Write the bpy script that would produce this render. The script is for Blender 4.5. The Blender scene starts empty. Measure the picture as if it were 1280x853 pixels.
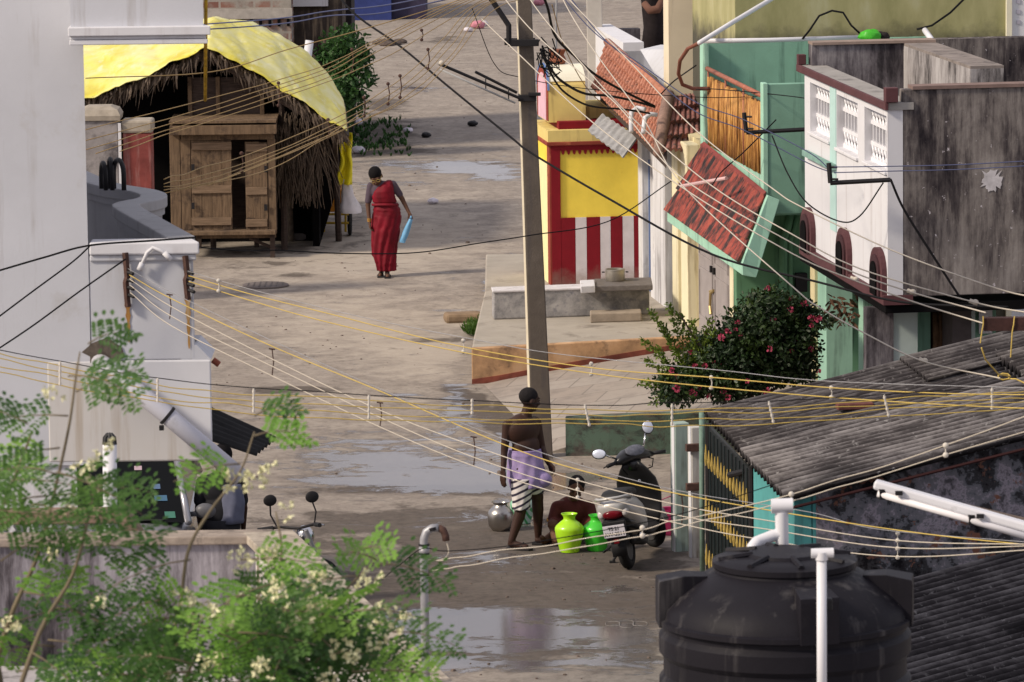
import bpy, bmesh, math, random
from math import sin, cos, pi, radians, sqrt, atan2
from mathutils import Vector as V, Matrix, noise as NZ

RN = random.Random(11)
C = bpy.context.scene.collection
F, H, ROLL = 6500.0, 9.4, -0.012
PITCH = math.atan(921.0 / F)
CM = Matrix.Rotation(pi / 2 - PITCH, 3, 'X') @ Matrix.Rotation(ROLL, 3, 'Z')
CAMP = V((0, 0, H))


# ---------- where things stand: a sight line through the photo met with a plane of the place ----------
def ray(px, py):
    return (CM @ V(((px - 640) / F, -(py - 426.5) / F, -1))).normalized()


def at(px, py, Y):
    d = ray(px, py)
    return CAMP + d * (Y / d.y)


def gz(px, py, z=0.0):
    d = ray(px, py)
    return CAMP + d * ((z - H) / d.z)


# the street frame: a runs along the right-hand house fronts away from us, b to the right of them
SO = V((3.87, 53.0, 0))
SA = V((-0.1401, 0.9901, 0))
SBV = V((0.9901, 0.1401, 0))


def S(a, b, z):
    return SO + SA * a + SBV * b + V((0, 0, z))


def onb(px, py, b=0.0):
    d = ray(px, py)
    t = (SO + SBV * b - CAMP).dot(SBV) / d.dot(SBV)
    p = CAMP + d * t
    return (p - SO).dot(SA), p.z


def ona(px, py, a):
    d = ray(px, py)
    t = (SO + SA * a - CAMP).dot(SA) / d.dot(SA)
    p = CAMP + d * t
    return (p - SO).dot(SBV), p.z


def rnd(a, b):
    return RN.uniform(a, b)


# ---------- mesh builder ----------
class MB:
    def __init__(self):
        self.v, self.f = [], []

    def add(self, vs, fs):
        n = len(self.v)
        self.v += [V(p) for p in vs]
        self.f += [tuple(i + n for i in f) for f in fs]
        return self

    def hexa(self, b4, t4):
        return self.add(list(b4) + list(t4), [(3, 2, 1, 0), (4, 5, 6, 7), (0, 1, 5, 4), (1, 2, 6, 5), (2, 3, 7, 6), (3, 0, 4, 7)])

    def box(self, c, s, rz=0.0, M=None):
        c = V(c)
        h = V(s) / 2
        m = M if M is not None else Matrix.Rotation(rz, 3, 'Z')
        p = [c + m @ V((x * h.x, y * h.y, z * h.z)) for z in (-1, 1) for (x, y) in ((-1, -1), (1, -1), (1, 1), (-1, 1))]
        return self.hexa(p[:4], p[4:])

    def xbox(self, x0, x1, y0, y1, z0, z1):
        return self.box(((x0 + x1) / 2, (y0 + y1) / 2, (z0 + z1) / 2), (x1 - x0, y1 - y0, z1 - z0))

    def sbox(self, a0, a1, b0, b1, z0, z1):
        q = [(a0, b0), (a0, b1), (a1, b1), (a1, b0)]
        return self.hexa([S(a, b, z0) for a, b in q], [S(a, b, z1) for a, b in q])

    def prism(self, poly, vec):
        vec = V(vec)
        n = len(poly)
        p = [V(q) for q in poly]
        return self.add(p + [q + vec for q in p], [tuple(range(n))[::-1], tuple(range(n, 2 * n))] + [(i, (i + 1) % n, n + (i + 1) % n, n + i) for i in range(n)])

    def ring_loft(self, rings, cap=True, closed=True):
        n = len(rings[0])
        vs = [p for r in rings for p in r]
        fs = []
        for k in range(len(rings) - 1):
            for i in range(n if closed else n - 1):
                j = (i + 1) % n
                fs.append((k * n + i, k * n + j, (k + 1) * n + j, (k + 1) * n + i))
        if cap:
            fs.append(tuple(range(n))[::-1])
            fs.append(tuple((len(rings) - 1) * n + i for i in range(n)))
        return self.add(vs, fs)

    def tube(self, pts, r, seg=8, cap=True):
        pts = [V(p) for p in pts]
        rs = r if isinstance(r, (list, tuple)) else [r] * len(pts)
        t0 = (pts[1] - pts[0]).normalized()
        up = V((0, 0, 1)) if abs(t0.z) < 0.9 else V((1, 0, 0))
        n = t0.cross(up).normalized()
        rings = []
        for i, p in enumerate(pts):
            if i == 0:
                t = pts[1] - p
            elif i == len(pts) - 1:
                t = p - pts[i - 1]
            else:
                t = (pts[i + 1] - p).normalized() + (p - pts[i - 1]).normalized()
            t.normalize()
            n = (n - t * n.dot(t))
            if n.length < 1e-6:
                n = t.orthogonal()
            n.normalize()
            b = t.cross(n)
            rings.append([p + (n * cos(2 * pi * k / seg) + b * sin(2 * pi * k / seg)) * rs[i] for k in range(seg)])
        return self.ring_loft(rings, cap)

    def lathe(self, prof, c=(0, 0, 0), seg=28, M=None, sx=1, sy=1):
        c = V(c)
        m = M if M is not None else Matrix.Identity(3)
        rings = [[c + m @ V((r * cos(2 * pi * k / seg) * sx, r * sin(2 * pi * k / seg) * sy, z)) for k in range(seg)] for r, z in prof]
        return self.ring_loft(rings)

    def ell(self, c, r, M=None, n=14):
        prof = [(max(1e-4, sin(pi * k / n)), -cos(pi * k / n)) for k in range(n + 1)]
        m = (M if M is not None else Matrix.Identity(3)) @ Matrix.Diagonal(V(r))
        return self.lathe(prof, c, 2 * n, m)

    def grid(self, fn, nu, nv):
        vs = [fn(i / nu, j / nv) for j in range(nv + 1) for i in range(nu + 1)]
        fs = [(j * (nu + 1) + i, j * (nu + 1) + i + 1, (j + 1) * (nu + 1) + i + 1, (j + 1) * (nu + 1) + i) for j in range(nv) for i in range(nu)]
        return self.add(vs, fs)

    def wallpath(self, pts, w, z0, z1):
        # a wall of width w along plan points
        pts = [V((p[0], p[1], 0)) for p in pts]
        L, Rr = [], []
        for i, p in enumerate(pts):
            a = pts[max(0, i - 1)]
            b = pts[min(len(pts) - 1, i + 1)]
            t = (b - a).normalized()
            n = V((-t.y, t.x, 0)) * w / 2
            L.append(p + n)
            Rr.append(p - n)
        up0, up1 = V((0, 0, z0)), V((0, 0, z1))
        rings = [[L[i] + up0, Rr[i] + up0, Rr[i] + up1, L[i] + up1] for i in range(len(pts))]
        return self.ring_loft(rings)

    def build(self, name, m, parent=None, smooth=False, bevel=0.0, thick=0.0, origin=None, sub=0, auto=None):
        me = bpy.data.meshes.new(name)
        if parent is not None:
            o0 = worigin(parent)
        elif origin is not None:
            o0 = V(origin)
        else:
            xs = [p.x for p in self.v]
            ys = [p.y for p in self.v]
            zs = [p.z for p in self.v]
            o0 = V(((min(xs) + max(xs)) / 2, (min(ys) + max(ys)) / 2, min(zs)))
        me.from_pydata([tuple(p - o0) for p in self.v], [], self.f)
        bm = bmesh.new()
        bm.from_mesh(me)
        bmesh.ops.recalc_face_normals(bm, faces=bm.faces)
        bm.to_mesh(me)
        bm.free()
        me.materials.append(m)
        if smooth:
            for p in me.polygons:
                p.use_smooth = True
            if auto is not None:
                me.set_sharp_from_angle(angle=radians(auto))
        o = bpy.data.objects.new(name, me)
        C.objects.link(o)
        if parent is not None:
            o.parent = parent
        else:
            o.location = o0
        if thick:
            md = o.modifiers.new('thickness', 'SOLIDIFY')
            md.thickness = thick
            md.offset = 0
        if bevel:
            md = o.modifiers.new('edges', 'BEVEL')
            md.width = bevel
            md.segments = 2
            md.limit_method = 'ANGLE'
        if sub:
            md = o.modifiers.new('smooth', 'SUBSURF')
            md.levels = md.render_levels = sub
        return o


def worigin(o):
    p = V(o.location)
    q = o.parent
    while q is not None:
        p = p + V(q.location)
        q = q.parent
    return p


def tag(o, label=None, cat=None, group=None, kind=None):
    if label:
        o['label'] = label
    if cat:
        o['category'] = cat
    if group:
        o['group'] = group
    if kind:
        o['kind'] = kind
    return o


def thing(name, label, cat, loc=(0, 0, 0), group=None):
    o = bpy.data.objects.new(name, None)
    o.empty_display_size = 0.1
    C.objects.link(o)
    o.location = loc
    return tag(o, label, cat, group)


def copy_tree(o, parent=None):
    c = o.copy()
    C.objects.link(c)
    if parent is not None:
        c.parent = parent
    for ch in list(o.children):
        copy_tree(ch, c)
    return c


# ---------- materials ----------
def hexc(r, g, b):
    # a colour given as 0..255 sRGB -> linear
    def l(c):
        c /= 255.0
        return c / 12.92 if c <= 0.04045 else ((c + 0.055) / 1.055) ** 2.4
    return (l(r), l(g), l(b), 1)


class NT:
    def __init__(self, name):
        self.m = bpy.data.materials.new(name)
        self.m.use_nodes = True
        self.t = self.m.node_tree
        self.b = self.t.nodes['Principled BSDF']
        self.tc = None

    def n(self, typ, **kw):
        o = self.t.nodes.new(typ)
        for k, v in kw.items():
            setattr(o, k, v)
        return o

    def l(self, a, b):
        self.t.links.new(a, b)

    def coord(self, scale=(1, 1, 1), rot=(0, 0, 0), loc=(0, 0, 0)):
        if self.tc is None:
            self.tc = self.n('ShaderNodeTexCoord')
        mp = self.n('ShaderNodeMapping')
        mp.inputs['Scale'].default_value = scale
        mp.inputs['Rotation'].default_value = rot
        mp.inputs['Location'].default_value = loc
        self.l(self.tc.outputs['Object'], mp.inputs['Vector'])
        return mp.outputs[0]

    def noise(self, scale=5, detail=5, vec=None, rough=0.6, dist=0.0):
        o = self.n('ShaderNodeTexNoise')
        o.inputs['Scale'].default_value = scale
        o.inputs['Detail'].default_value = detail
        o.inputs['Roughness'].default_value = rough
        o.inputs['Distortion'].default_value = dist
        self.l(vec if vec is not None else self.coord(), o.inputs['Vector'])
        return o.outputs['Fac']

    def ramp(self, fac, stops):
        o = self.n('ShaderNodeValToRGB')
        e = o.color_ramp.elements
        while len(e) < len(stops):
            e.new(0.5)
        for k, (p, c) in enumerate(stops):
            e[k].position = p
            e[k].color = c if len(c) == 4 else (*c, 1)
        self.l(fac, o.inputs[0])
        return o.outputs[0]

    def step(self, fac, a, b):
        o = self.n('ShaderNodeMapRange')
        o.inputs['From Min'].default_value = a
        o.inputs['From Max'].default_value = b
        o.clamp = True
        self.l(fac, o.inputs[0])
        return o.outputs[0]

    def math(self, op, a, b=None):
        o = self.n('ShaderNodeMath', operation=op)
        for k, x in enumerate((a, b)):
            if x is None:
                continue
            if isinstance(x, (int, float)):
                o.inputs[k].default_value = x
            else:
                self.l(x, o.inputs[k])
        return o.outputs[0]

    def mix(self, fac, a, b, typ='MIX'):
        o = self.n('ShaderNodeMix', data_type='RGBA', blend_type=typ)
        for k, x in ((0, fac), (6, a), (7, b)):
            if isinstance(x, (int, float)):
                o.inputs[k].default_value = x
            elif isinstance(x, tuple):
                o.inputs[k].default_value = x if len(x) == 4 else (*x, 1)
            else:
                self.l(x, o.inputs[k])
        return o.outputs[2]

    def bump(self, hgt, s=0.3, d=0.02):
        o = self.n('ShaderNodeBump')
        o.inputs['Strength'].default_value = s
        o.inputs['Distance'].default_value = d
        self.l(hgt, o.inputs['Height'])
        self.l(o.outputs[0], self.b.inputs['Normal'])

    def fin(self, col, rough=0.8, metal=0.0, spec=0.5):
        if isinstance(col, tuple):
            self.b.inputs['Base Color'].default_value = col
        else:
            self.l(col, self.b.inputs['Base Color'])
        if isinstance(rough, (int, float)):
            self.b.inputs['Roughness'].default_value = rough
        else:
            self.l(rough, self.b.inputs['Roughness'])
        self.b.inputs['Metallic'].default_value = metal
        self.b.inputs['Specular IOR Level'].default_value = spec
        return self.m


_mc = {}


def mat(name, col, rough=0.75, var=0.12, scale=4, bump=0.0, bscale=40, metal=0.0, spec=0.25,
        streak=None, grime=None, stretch=(1, 1, 1), foot=None):
    """base colour with uneven tone, optional rain streaks (colour, amount, scale) and blotches (colour, amount, scale)"""
    if name in _mc:
        return _mc[name]
    t = NT(name)
    c = col if len(col) == 4 else (*col, 1)
    dk = tuple(x * (1 - var) for x in c[:3])
    lt = tuple(min(1, x * (1 + var)) for x in c[:3])
    k = t.ramp(t.noise(scale, 6, t.coord(stretch)), [(0.3, dk), (0.7, lt)])
    if grime:
        gc, amt, gs = grime
        n1 = t.noise(gs, 8, None, 0.7, 0.3)
        k = t.mix(t.step(n1, 0.66 - amt * 0.4, 0.74 - amt * 0.2), k, gc)
    if streak:
        sc, amt, ss = streak
        n2 = t.noise(ss, 6, t.coord((1, 1, 0.07)), 0.65)
        n3 = t.noise(ss * 0.25, 4)
        f = t.math('MULTIPLY', t.step(n2, 0.56 - amt * 0.17, 0.68 - amt * 0.17), t.step(n3, 0.36, 0.54))
        k = t.mix(f, k, sc)
    if foot:
        z0, fh, fc = foot
        sp_ = t.n('ShaderNodeSeparateXYZ')
        t.l(t.coord(), sp_.inputs[0])
        zz_ = t.math('ADD', sp_.outputs[2], t.math('MULTIPLY', t.math('SUBTRACT', t.noise(7, 8, None, .7), .5), fh * 2.2))
        k = t.mix(t.math('MULTIPLY', t.step(zz_, z0 + fh, z0), .8), k, fc)
    if bump:
        t.bump(t.noise(bscale, 5), bump, 0.01)
    _mc[name] = t.fin(k, rough, metal, spec)
    return _mc[name]
# ---------- world, sun, camera ----------
sc = bpy.context.scene
w = bpy.data.worlds.new('World')
sc.world = w
w.use_nodes = True
wt = w.node_tree
sky = wt.nodes.new('ShaderNodeTexSky')
sky.sky_type = 'NISHITA'
sky.sun_disc = False
SUN_EL, SUN_AZ = radians(36), radians(-114)     # azimuth from +Y towards +X; the sun stands to the left, a little behind us
sky.sun_elevation = SUN_EL
sky.sun_rotation = SUN_AZ
sky.dust_density = 4.0
sky.air_density = 1.0
sky.ozone_density = 2.5
# thin bright cloud veil over the blue
wtc = wt.nodes.new('ShaderNodeTexCoord')
wno = wt.nodes.new('ShaderNodeTexNoise')
wno.inputs['Scale'].default_value = 2.6
wno.inputs['Detail'].default_value = 6
wt.links.new(wtc.outputs['Generated'], wno.inputs['Vector'])
wmr = wt.nodes.new('ShaderNodeMapRange')
wmr.inputs['From Min'].default_value = .3
wmr.inputs['From Max'].default_value = .62
wmr.inputs['To Min'].default_value = .62
wmr.inputs['To Max'].default_value = .85
wt.links.new(wno.outputs['Fac'], wmr.inputs[0])
wmx = wt.nodes.new('ShaderNodeMix')
wmx.data_type = 'RGBA'
wt.links.new(wmr.outputs[0], wmx.inputs[0])
wt.links.new(sky.outputs[0], wmx.inputs[6])
wmx.inputs[7].default_value = (7.5, 7.25, 7.9, 1)
wt.links.new(wmx.outputs[2], wt.nodes['Background'].inputs[0])
wt.nodes['Background'].inputs[1].default_value = 0.072
sun = bpy.data.lights.new('sun', 'SUN')
sun.energy = 2.7
sun.angle = radians(8)
sun.color = (1.0, 0.87, 0.7)
so = bpy.data.objects.new('sun', sun)
C.objects.link(so)
sd = V((sin(SUN_AZ) * cos(SUN_EL), cos(SUN_AZ) * cos(SUN_EL), sin(SUN_EL)))
so.rotation_euler = sd.to_track_quat('Z', 'Y').to_euler()
so.location = (-20, 40, 40)
cd = bpy.data.cameras.new('camera')
cd.sensor_width = 36
cd.lens = F / 1280 * 36
cd.clip_end = 3000
cd.dof.use_dof = True
cd.dof.focus_distance = 55
cd.dof.aperture_fstop = 16
co = bpy.data.objects.new('camera', cd)
C.objects.link(co)
co.matrix_world = Matrix.Translation(CAMP) @ CM.to_4x4()
sc.camera = co
vs = sc.view_settings
vs.view_transform = 'Standard'
vs.look = 'None'
vs.exposure = 0.5
vs.gamma = 1
sc.render.film_transparent = False
sc.cycles.use_denoising = True
sc.cycles.max_bounces = 6

# ---------- shared materials ----------
m_white = mat('white_wash', (.53, .54, .585), .85, .085, .8, .12, 60, grime=((.47, .465, .48), .22, 1.4), streak=((.42, .41, .42), .05, 5))
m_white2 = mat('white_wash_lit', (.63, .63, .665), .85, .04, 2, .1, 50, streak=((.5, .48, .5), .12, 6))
def streaked(name, cols, bias=0.0, sc=2.4, spots=True):
    """rain blackened plaster: long vertical runs of mould over a grey wash"""
    t = NT(name)
    na = t.noise(sc, 9, t.coord((1, 1, .34)), .72, .3)
    nb = t.noise(sc * 5, 7, t.coord((1, 1, .1)), .7)
    nc = t.noise(sc * .45, 5, t.coord((1, 1, .6)), .6)
    v = t.math('ADD', t.math('ADD', t.math('MULTIPLY', na, .42), t.math('MULTIPLY', nb, .28)), t.math('ADD', t.math('MULTIPLY', nc, .3), bias))
    k = t.ramp(v, [(.4, cols[0]), (.46, cols[1]), (.52, cols[2]), (.6, cols[3])])
    if spots:
        k = t.mix(t.step(t.noise(13, 6, None, .65), .65, .68), k, (.5, .47, .5))
    t.bump(t.noise(24, 6), .35, .012)
    return t.fin(k, .93, 0, .15)
m_stain = streaked('stained_plaster', [(.018, .015, .019), (.07, .06, .062), (.18, .16, .152), (.3, .275, .26)], .002)
m_conc = mat('grey_concrete', (.30, .285, .27), .9, .15, 5, .3, 40, grime=((.12, .11, .11), .3, 3))
m_pole = mat('pole_concrete', (.125, .103, .085), .9, .14, 7, .4, 60, streak=((.1, .085, .08), .35, 8))
m_dark = mat('black_iron', (.015, .014, .016), .6, .2)
m_rust = mat('rusty_iron', (.075, .04, .032), .8, .35, 20, .3, 60)
m_cable = mat('black_cable', (.012, .012, .014), .8, .1, spec=.1)
m_blue_c = mat('blue_cable', (.05, .06, .13), .6, .1)
m_wy = mat('yellow_wire', (.52, .38, .1), .6, .1)
m_wt = mat('tan_wire', (.36, .24, .1), .7, .1)
m_ww = mat('white_wire', (.5, .45, .38), .6, .05)
m_spacer = mat('white_spacer', (.58, .54, .48), .6, .05)
m_pvc = mat('white_pvc', (.66, .66, .7), .4, .05, 3, grime=((.42, .41, .42), .16, 4))
m_steelp = mat('galvanised_pipe', (.33, .33, .35), .45, .15, 20, metal=.4)
m_teal = mat('teal_wall', (.2, .37, .285), .85, .1, 3, .15, 50, streak=((.06, .12, .1), .25, 4))
m_pgreen = mat('pale_green_paint', (.33, .56, .44), .8, .08, 4, streak=((.14, .22, .18), .15, 6))
m_dgreen = mat('green_wall', (.12, .26, .15), .85, .12, 3, .15, streak=((.04, .08, .05), .25, 5))
m_cream = mat('cream_paint', (.66, .58, .36), .8, .06, 4, streak=((.36, .3, .18), .15, 7))
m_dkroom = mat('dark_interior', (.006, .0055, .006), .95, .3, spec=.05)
m_brown = mat('maroon_paint', (.09, .035, .04), .7, .15, 6)
m_wood = mat('weathered_wood', (.15, .1, .062), .85, .35, 6, .4, 40, stretch=(6, 6, .6), grime=((.045, .03, .023), .38, 4))
m_dwood = mat('dark_wood', (.06, .042, .035), .85, .35, 6, .4, 40, stretch=(1, 1, 8))

# ---------- ground: one sheet out to the horizon ----------
def axis(a, b, fine0, fine1, st):
    out = []
    x = fine0
    while x <= fine1 + 1e-6:
        out.append(x)
        x += st
    s, x = st, fine0
    lo = []
    while x > a:
        s *= 1.7
        x -= s
        lo.append(x)
    s, x = st, out[-1]
    hi = []
    while x < b:
        s *= 1.7
        x += s
        hi.append(x)
    return lo[::-1] + out + hi


gx = axis(-1500, 1500, -7, 5, .13)
gy = axis(-300, 2500, 40, 130, .22)

# patches of the road surface, (photo x, y, half width, half height, weight)
WET = [(520, 590, 190, 24, .85), (600, 600, 110, 12, 1.0), (470, 555, 120, 20, .75), (620, 607, 110, 10, 1.3), (575, 520, 50, 22, .8), (630, 560, 50, 12, .8), (560, 780, 110, 18, 1.25), (520, 790, 60, 22, 1.2), (540, 832, 90, 9, 1.5), (700, 832, 90, 4, 1.2), (650, 765, 90, 8, .9), (720, 790, 80, 8, .9), (600, 812, 60, 5, 1.0), (480, 575, 90, 8, .9), (440, 600, 70, 6, .8),
       (640, 800, 130, 30, .75), (590, 213, 70, 6, 1.2), (540, 205, 110, 7, .95), (620, 222, 40, 6, 1.2), (640, 326, 20, 7, 1.1), (620, 352, 30, 4, 1.1), (615, 365, 18, 4, 1.2), (610, 390, 60, 5, .8), (640, 650, 120, 10, .9),
       (500, 495, 30, 6, .8), (610, 700, 110, 14, .8), (770, 735, 30, 8, 1.0), (570, 490, 18, 22, .8), (640, 545, 14, 14, 1.0), (480, 230, 60, 6, .8), (520, 110, 40, 4, .9), (780, 800, 60, 40, .8), (690, 600, 70, 10, 1.0)]
MUD = [(580, 690, 260, 60, .85), (640, 770, 220, 80, 1.05), (700, 740, 140, 20, .5), (520, 650, 200, 14, .5), (560, 808, 150, 10, .8), (540, 655, 230, 22, .45), (480, 612, 150, 6, 1.2), (650, 612, 120, 8, .8), (375, 345, 32, 3, 1.2), (360, 487, 80, 5, 1.2), (470, 165, 60, 22, 1.2), (560, 205, 100, 4, .9), (640, 330, 30, 8, 1.0), (560, 280, 20, 30, .35), (700, 690, 120, 16, .8), (780, 762, 60, 14, 1.2),
       (620, 760, 120, 12, .7), (580, 745, 90, 6, .9), (640, 813, 60, 8, 1.0), (660, 832, 24, 3, 2.0), (572, 498, 8, 12, 1.6), (590, 512, 10, 8, 1.5), (622, 528, 12, 8, 1.6), (600, 500, 9, 7, 1.4), (648, 552, 9, 10, 1.6), (632, 512, 8, 10, 1.2), (560, 486, 14, 5, 1.3), (800, 705, 60, 12, .8), (480, 190, 60, 8, .9), (540, 425, 50, 4, .8), (590, 440, 40, 20, .5), (480, 130, 40, 10, 1.0), (560, 50, 40, 6, .8), (450, 270, 30, 60, .5),
       (610, 520, 28, 14, 1.5), (640, 540, 22, 14, 1.4), (585, 500, 14, 12, 1.3), (655, 560, 14, 14, 1.2), (330, 330, 90, 8, .6), (690, 740, 160, 10, .7), (350, 312, 60, 6, 1.0), (800, 820, 30, 30, .7)]
PALE = [(430, 330, 200, 40, .6), (480, 420, 150, 40, .55), (560, 260, 120, 40, .4), (700, 395, 120, 12, .8), (600, 400, 40, 8, .8), (640, 720, 90, 14, .5), (440, 300, 150, 40, .5), (400, 400, 120, 40, .45), (540, 440, 46, 16, .9), (520, 470, 50, 14, .6), (600, 390, 34, 3, 1.4), (480, 500, 60, 4, 1.2), (550, 555, 40, 5, 1.1), (850, 700, 40, 16, .6), (565, 660, 20, 5, 1.1)]


def blobs(lst):
    out = []
    for px, py, hx, hy, wt_ in lst:
        c = gz(px, py)
        y0, y1 = gz(px, py + hy).y, gz(px, py - hy).y
        out.append((c.x, c.y, hx * c.y / F, (y1 - y0) / 2, wt_))
    return out


def field(bl, x, y):
    s = 0.0
    for cx, cy, rx, ry, wt_ in bl:
        d = ((x - cx) / rx) ** 2 + ((y - cy) / ry) ** 2
        if d < 4:
            s += wt_ * math.exp(-d * 1.1)
    return s


def ground_material():
    t = NT('road_concrete')

    def attr(nm):
        o = t.n('ShaderNodeAttribute')
        o.attribute_name = nm
        return o.outputs['Fac']
    n_big = t.noise(.35, 6, None, .6)
    n_mid = t.noise(1.6, 8, None, .7, .4)
    n_fine = t.noise(9, 6, None, .7)
    n_grit = t.noise(55, 5, None, .75)
    n_pat = t.noise(4.2, 9, t.coord((1, .6, 1), loc=(3, 7, 0)), .78, .2)
    base = t.ramp(n_big, [(.3, (.225, .194, .17)), (.7, (.315, .275, .24))])
    base = t.mix(t.math('MULTIPLY', t.step(n_mid, .44, .64), .8), base, (.38, .335, .29))
    base = t.mix(t.math('MULTIPLY', t.step(n_fine, .48, .66), .55), base, (.15, .125, .108))
    base = t.mix(t.math('MULTIPLY', t.step(n_pat, .52, .6), .38), base, (.17, .145, .127))
    base = t.mix(t.math('MULTIPLY', t.step(n_pat, .46, .38), .4), base, (.37, .325, .275))
    base = t.mix(t.math('MULTIPLY', t.step(n_grit, .55, .7), .4), base, (.11, .092, .08))
    base = t.mix(t.math('MULTIPLY', t.step(n_grit, .42, .34), .4), base, (.42, .37, .31))
    # thin cracks
    vo = t.n('ShaderNodeTexVoronoi', feature='DISTANCE_TO_EDGE')
    vo.inputs['Scale'].default_value = .42
    mixv = t.n('ShaderNodeVectorMath', operation='ADD')
    nd = t.n('ShaderNodeTexNoise')
    nd.inputs['Scale'].default_value = 1.4
    t.l(t.coord(), nd.inputs['Vector'])
    t.l(t.coord(), mixv.inputs[0])
    t.l(nd.outputs['Color'], mixv.inputs[1])
    t.l(mixv.outputs[0], vo.inputs['Vector'])
    crack = t.math('SUBTRACT', 1.0, t.step(vo.outputs['Distance'], .004, .02))
    crack = t.math('MULTIPLY', crack, t.step(n_big, .5, .66))
    base = t.mix(t.math('MULTIPLY', crack, .4), base, (.07, .06, .055))
    pale = t.step(t.math('ADD', attr('pale'), t.math('MULTIPLY', t.math('SUBTRACT', n_mid, .5), 1.6)), .3, .8)
    base = t.mix(t.math('MULTIPLY', pale, .7), base, (.44, .385, .325))
    mud = t.step(t.math('ADD', attr('mud'), t.math('MULTIPLY', t.math('SUBTRACT', n_mid, .5), 3.2)), .4, .8)
    base = t.mix(t.math('MULTIPLY', mud, .8), base, t.ramp(n_fine, [(.35, (.035, .029, .026)), (.65, (.105, .086, .075))]))
    wsum = t.math('ADD', attr('wet'), t.math('MULTIPLY', t.math('SUBTRACT', t.noise(2.8, 10, t.coord((.6, 1, 1)), .76, .6), .5), 4.8))
    damp = t.step(wsum, .2, .8)
    wet = t.step(wsum, .6, .78)
    base = t.mix(t.math('MULTIPLY', damp, .5), base, (.13, .11, .1))
    base = t.mix(t.math('MULTIPLY', wet, .5), base, (.1, .09, .09))
    rough = t.math('SUBTRACT', .9, t.math('ADD', t.math('MULTIPLY', damp, .22), t.math('MULTIPLY', wet, .57)))
    bh = t.math('MULTIPLY', t.math('ADD', t.math('MULTIPLY', n_fine, .6), t.math('MULTIPLY', n_grit, .25)), t.math('SUBTRACT', 1.0, t.math('MULTIPLY', wet, .93)))
    t.bump(bh, .5, .03)
    m = t.fin(base, rough, 0, .2)
    t.l(t.math('ADD', t.math('MULTIPLY', wet, .5), .1), t.b.inputs['Specular IOR Level'])
    return m


bw, bmu, bp = blobs(WET), blobs(MUD), blobs(PALE)
g = MB()
nx, ny = len(gx), len(gy)
g.v = [V((x, y, 0.0)) for y in gy for x in gx]
g.f = [(j * nx + i, j * nx + i + 1, (j + 1) * nx + i + 1, (j + 1) * nx + i) for j in range(ny - 1) for i in range(nx - 1)]
m_ground = ground_material()
go = g.build('ground', m_ground, origin=(0, 0, 0), smooth=True)
for nm, bl in (('wet', bw), ('mud', bmu), ('pale', bp)):
    a_ = go.data.attributes.new(nm, 'FLOAT', 'POINT')
    a_.data.foreach_set('value', [field(bl, v.co.x, v.co.y) if -8 < v.co.x < 7 and 39 < v.co.y < 131 else 0.0 for v in go.data.vertices])
tag(go, 'beige concrete village street with damp patches, mud stains and cracks', 'street', kind='structure')

# ---------- paved apron, its green retaining wall, upper platform with its orange wall, stoop ----------
t = NT('paving_slabs')
br = t.n('ShaderNodeTexBrick')
br.inputs['Scale'].default_value = 1.0
br.inputs['Brick Width'].default_value = .62
br.inputs['Row Height'].default_value = .62
br.inputs['Mortar Size'].default_value = .012
br.inputs['Color1'].default_value = (.29, .245, .21, 1)
br.inputs['Color2'].default_value = (.33, .29, .255, 1)
br.inputs['Mortar'].default_value = (.2, .17, .15, 1)
t.l(t.coord(rot=(0, 0, .25)), br.inputs['Vector'])
kk = t.mix(t.math('MULTIPLY', t.step(t.noise(2.2, 8, None, .7), .48, .7), .6), br.outputs['Color'], (.13, .11, .1))
kk = t.mix(t.step(t.noise(1.3, 6, t.coord(loc=(4, 2, 0))), .62, .72), kk, (.42, .39, .36))
t.bump(t.noise(30, 5), .4, .01)
m_slab = t.fin(kk, .85)
t = NT('green_mossy_wall')
m_gwall = t.fin(t.mix(t.step(t.noise(3.4, 9, t.coord((1, 1, 1.4)), .78, .4), .46, .6), (.085, .135, .1, 1), t.ramp(t.noise(7, 5), [(.4, (.02, .02, .018)), (.65, (.1, .08, .068))])), .85)
t = NT('orange_limewash')
oo = t.ramp(t.noise(3, 8, None, .7), [(.3, (.2, .12, .07)), (.55, (.5, .3, .16)), (.75, (.6, .4, .25))])
m_orange = t.fin(t.mix(t.step(t.noise(2.4, 6, t.coord(loc=(1, 5, 2))), .58, .68), oo, (.06, .045, .04)), .9)
t = NT('red_oxide')
m_redox = t.fin(t.ramp(t.noise(6, 6), [(.3, (.12, .03, .02)), (.7, (.3, .08, .05))]), .85)

A0, A1 = gz(604, 481), gz(688, 566)
A2 = gz(694, 571)
B2 = gz(842, 527, .43)
B1 = gz(832, 437, .31)
Y2, Y1 = A2.y, A0.y
ap = MB()
NXs = 12
top = []
def apron(u, v):
    l_ = A0.lerp(A1, v)
    r_ = V((B1.x + 1.9, B1.y, .36)).lerp(V((B2.x + 2.0, Y2 + .35, .43)), v)
    p = l_.lerp(r_, u)
    p.z = .006 + (.34 + .1 * v) * min(1, u * 1.75) ** .9
    return p
ap.grid(apron, 16, 8)
fr_ = [apron(k / 24, 1.0) for k in range(25)]
ap.add(fr_ + [V((p.x, p.y, -.05)) for p in fr_], [(k, k + 1, 26 + k, 25 + k) for k in range(24)])
ao = ap.build('paved_apron', m_slab)
tag(ao, 'sloping paved apron rising from the street to the house fronts', 'pavement', kind='structure')
gw = MB()
gp = [V((A2.x + .12, Y2 + .02, 0)), V((A2.x + .6, Y2 + .03, 0)), V((B2.x + .15, Y2 + .1, 0)), V((B2.x + 1.9, Y2 + .3, 0))]
zt_ = [.40, .42, .43, .44]
rings = []
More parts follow.
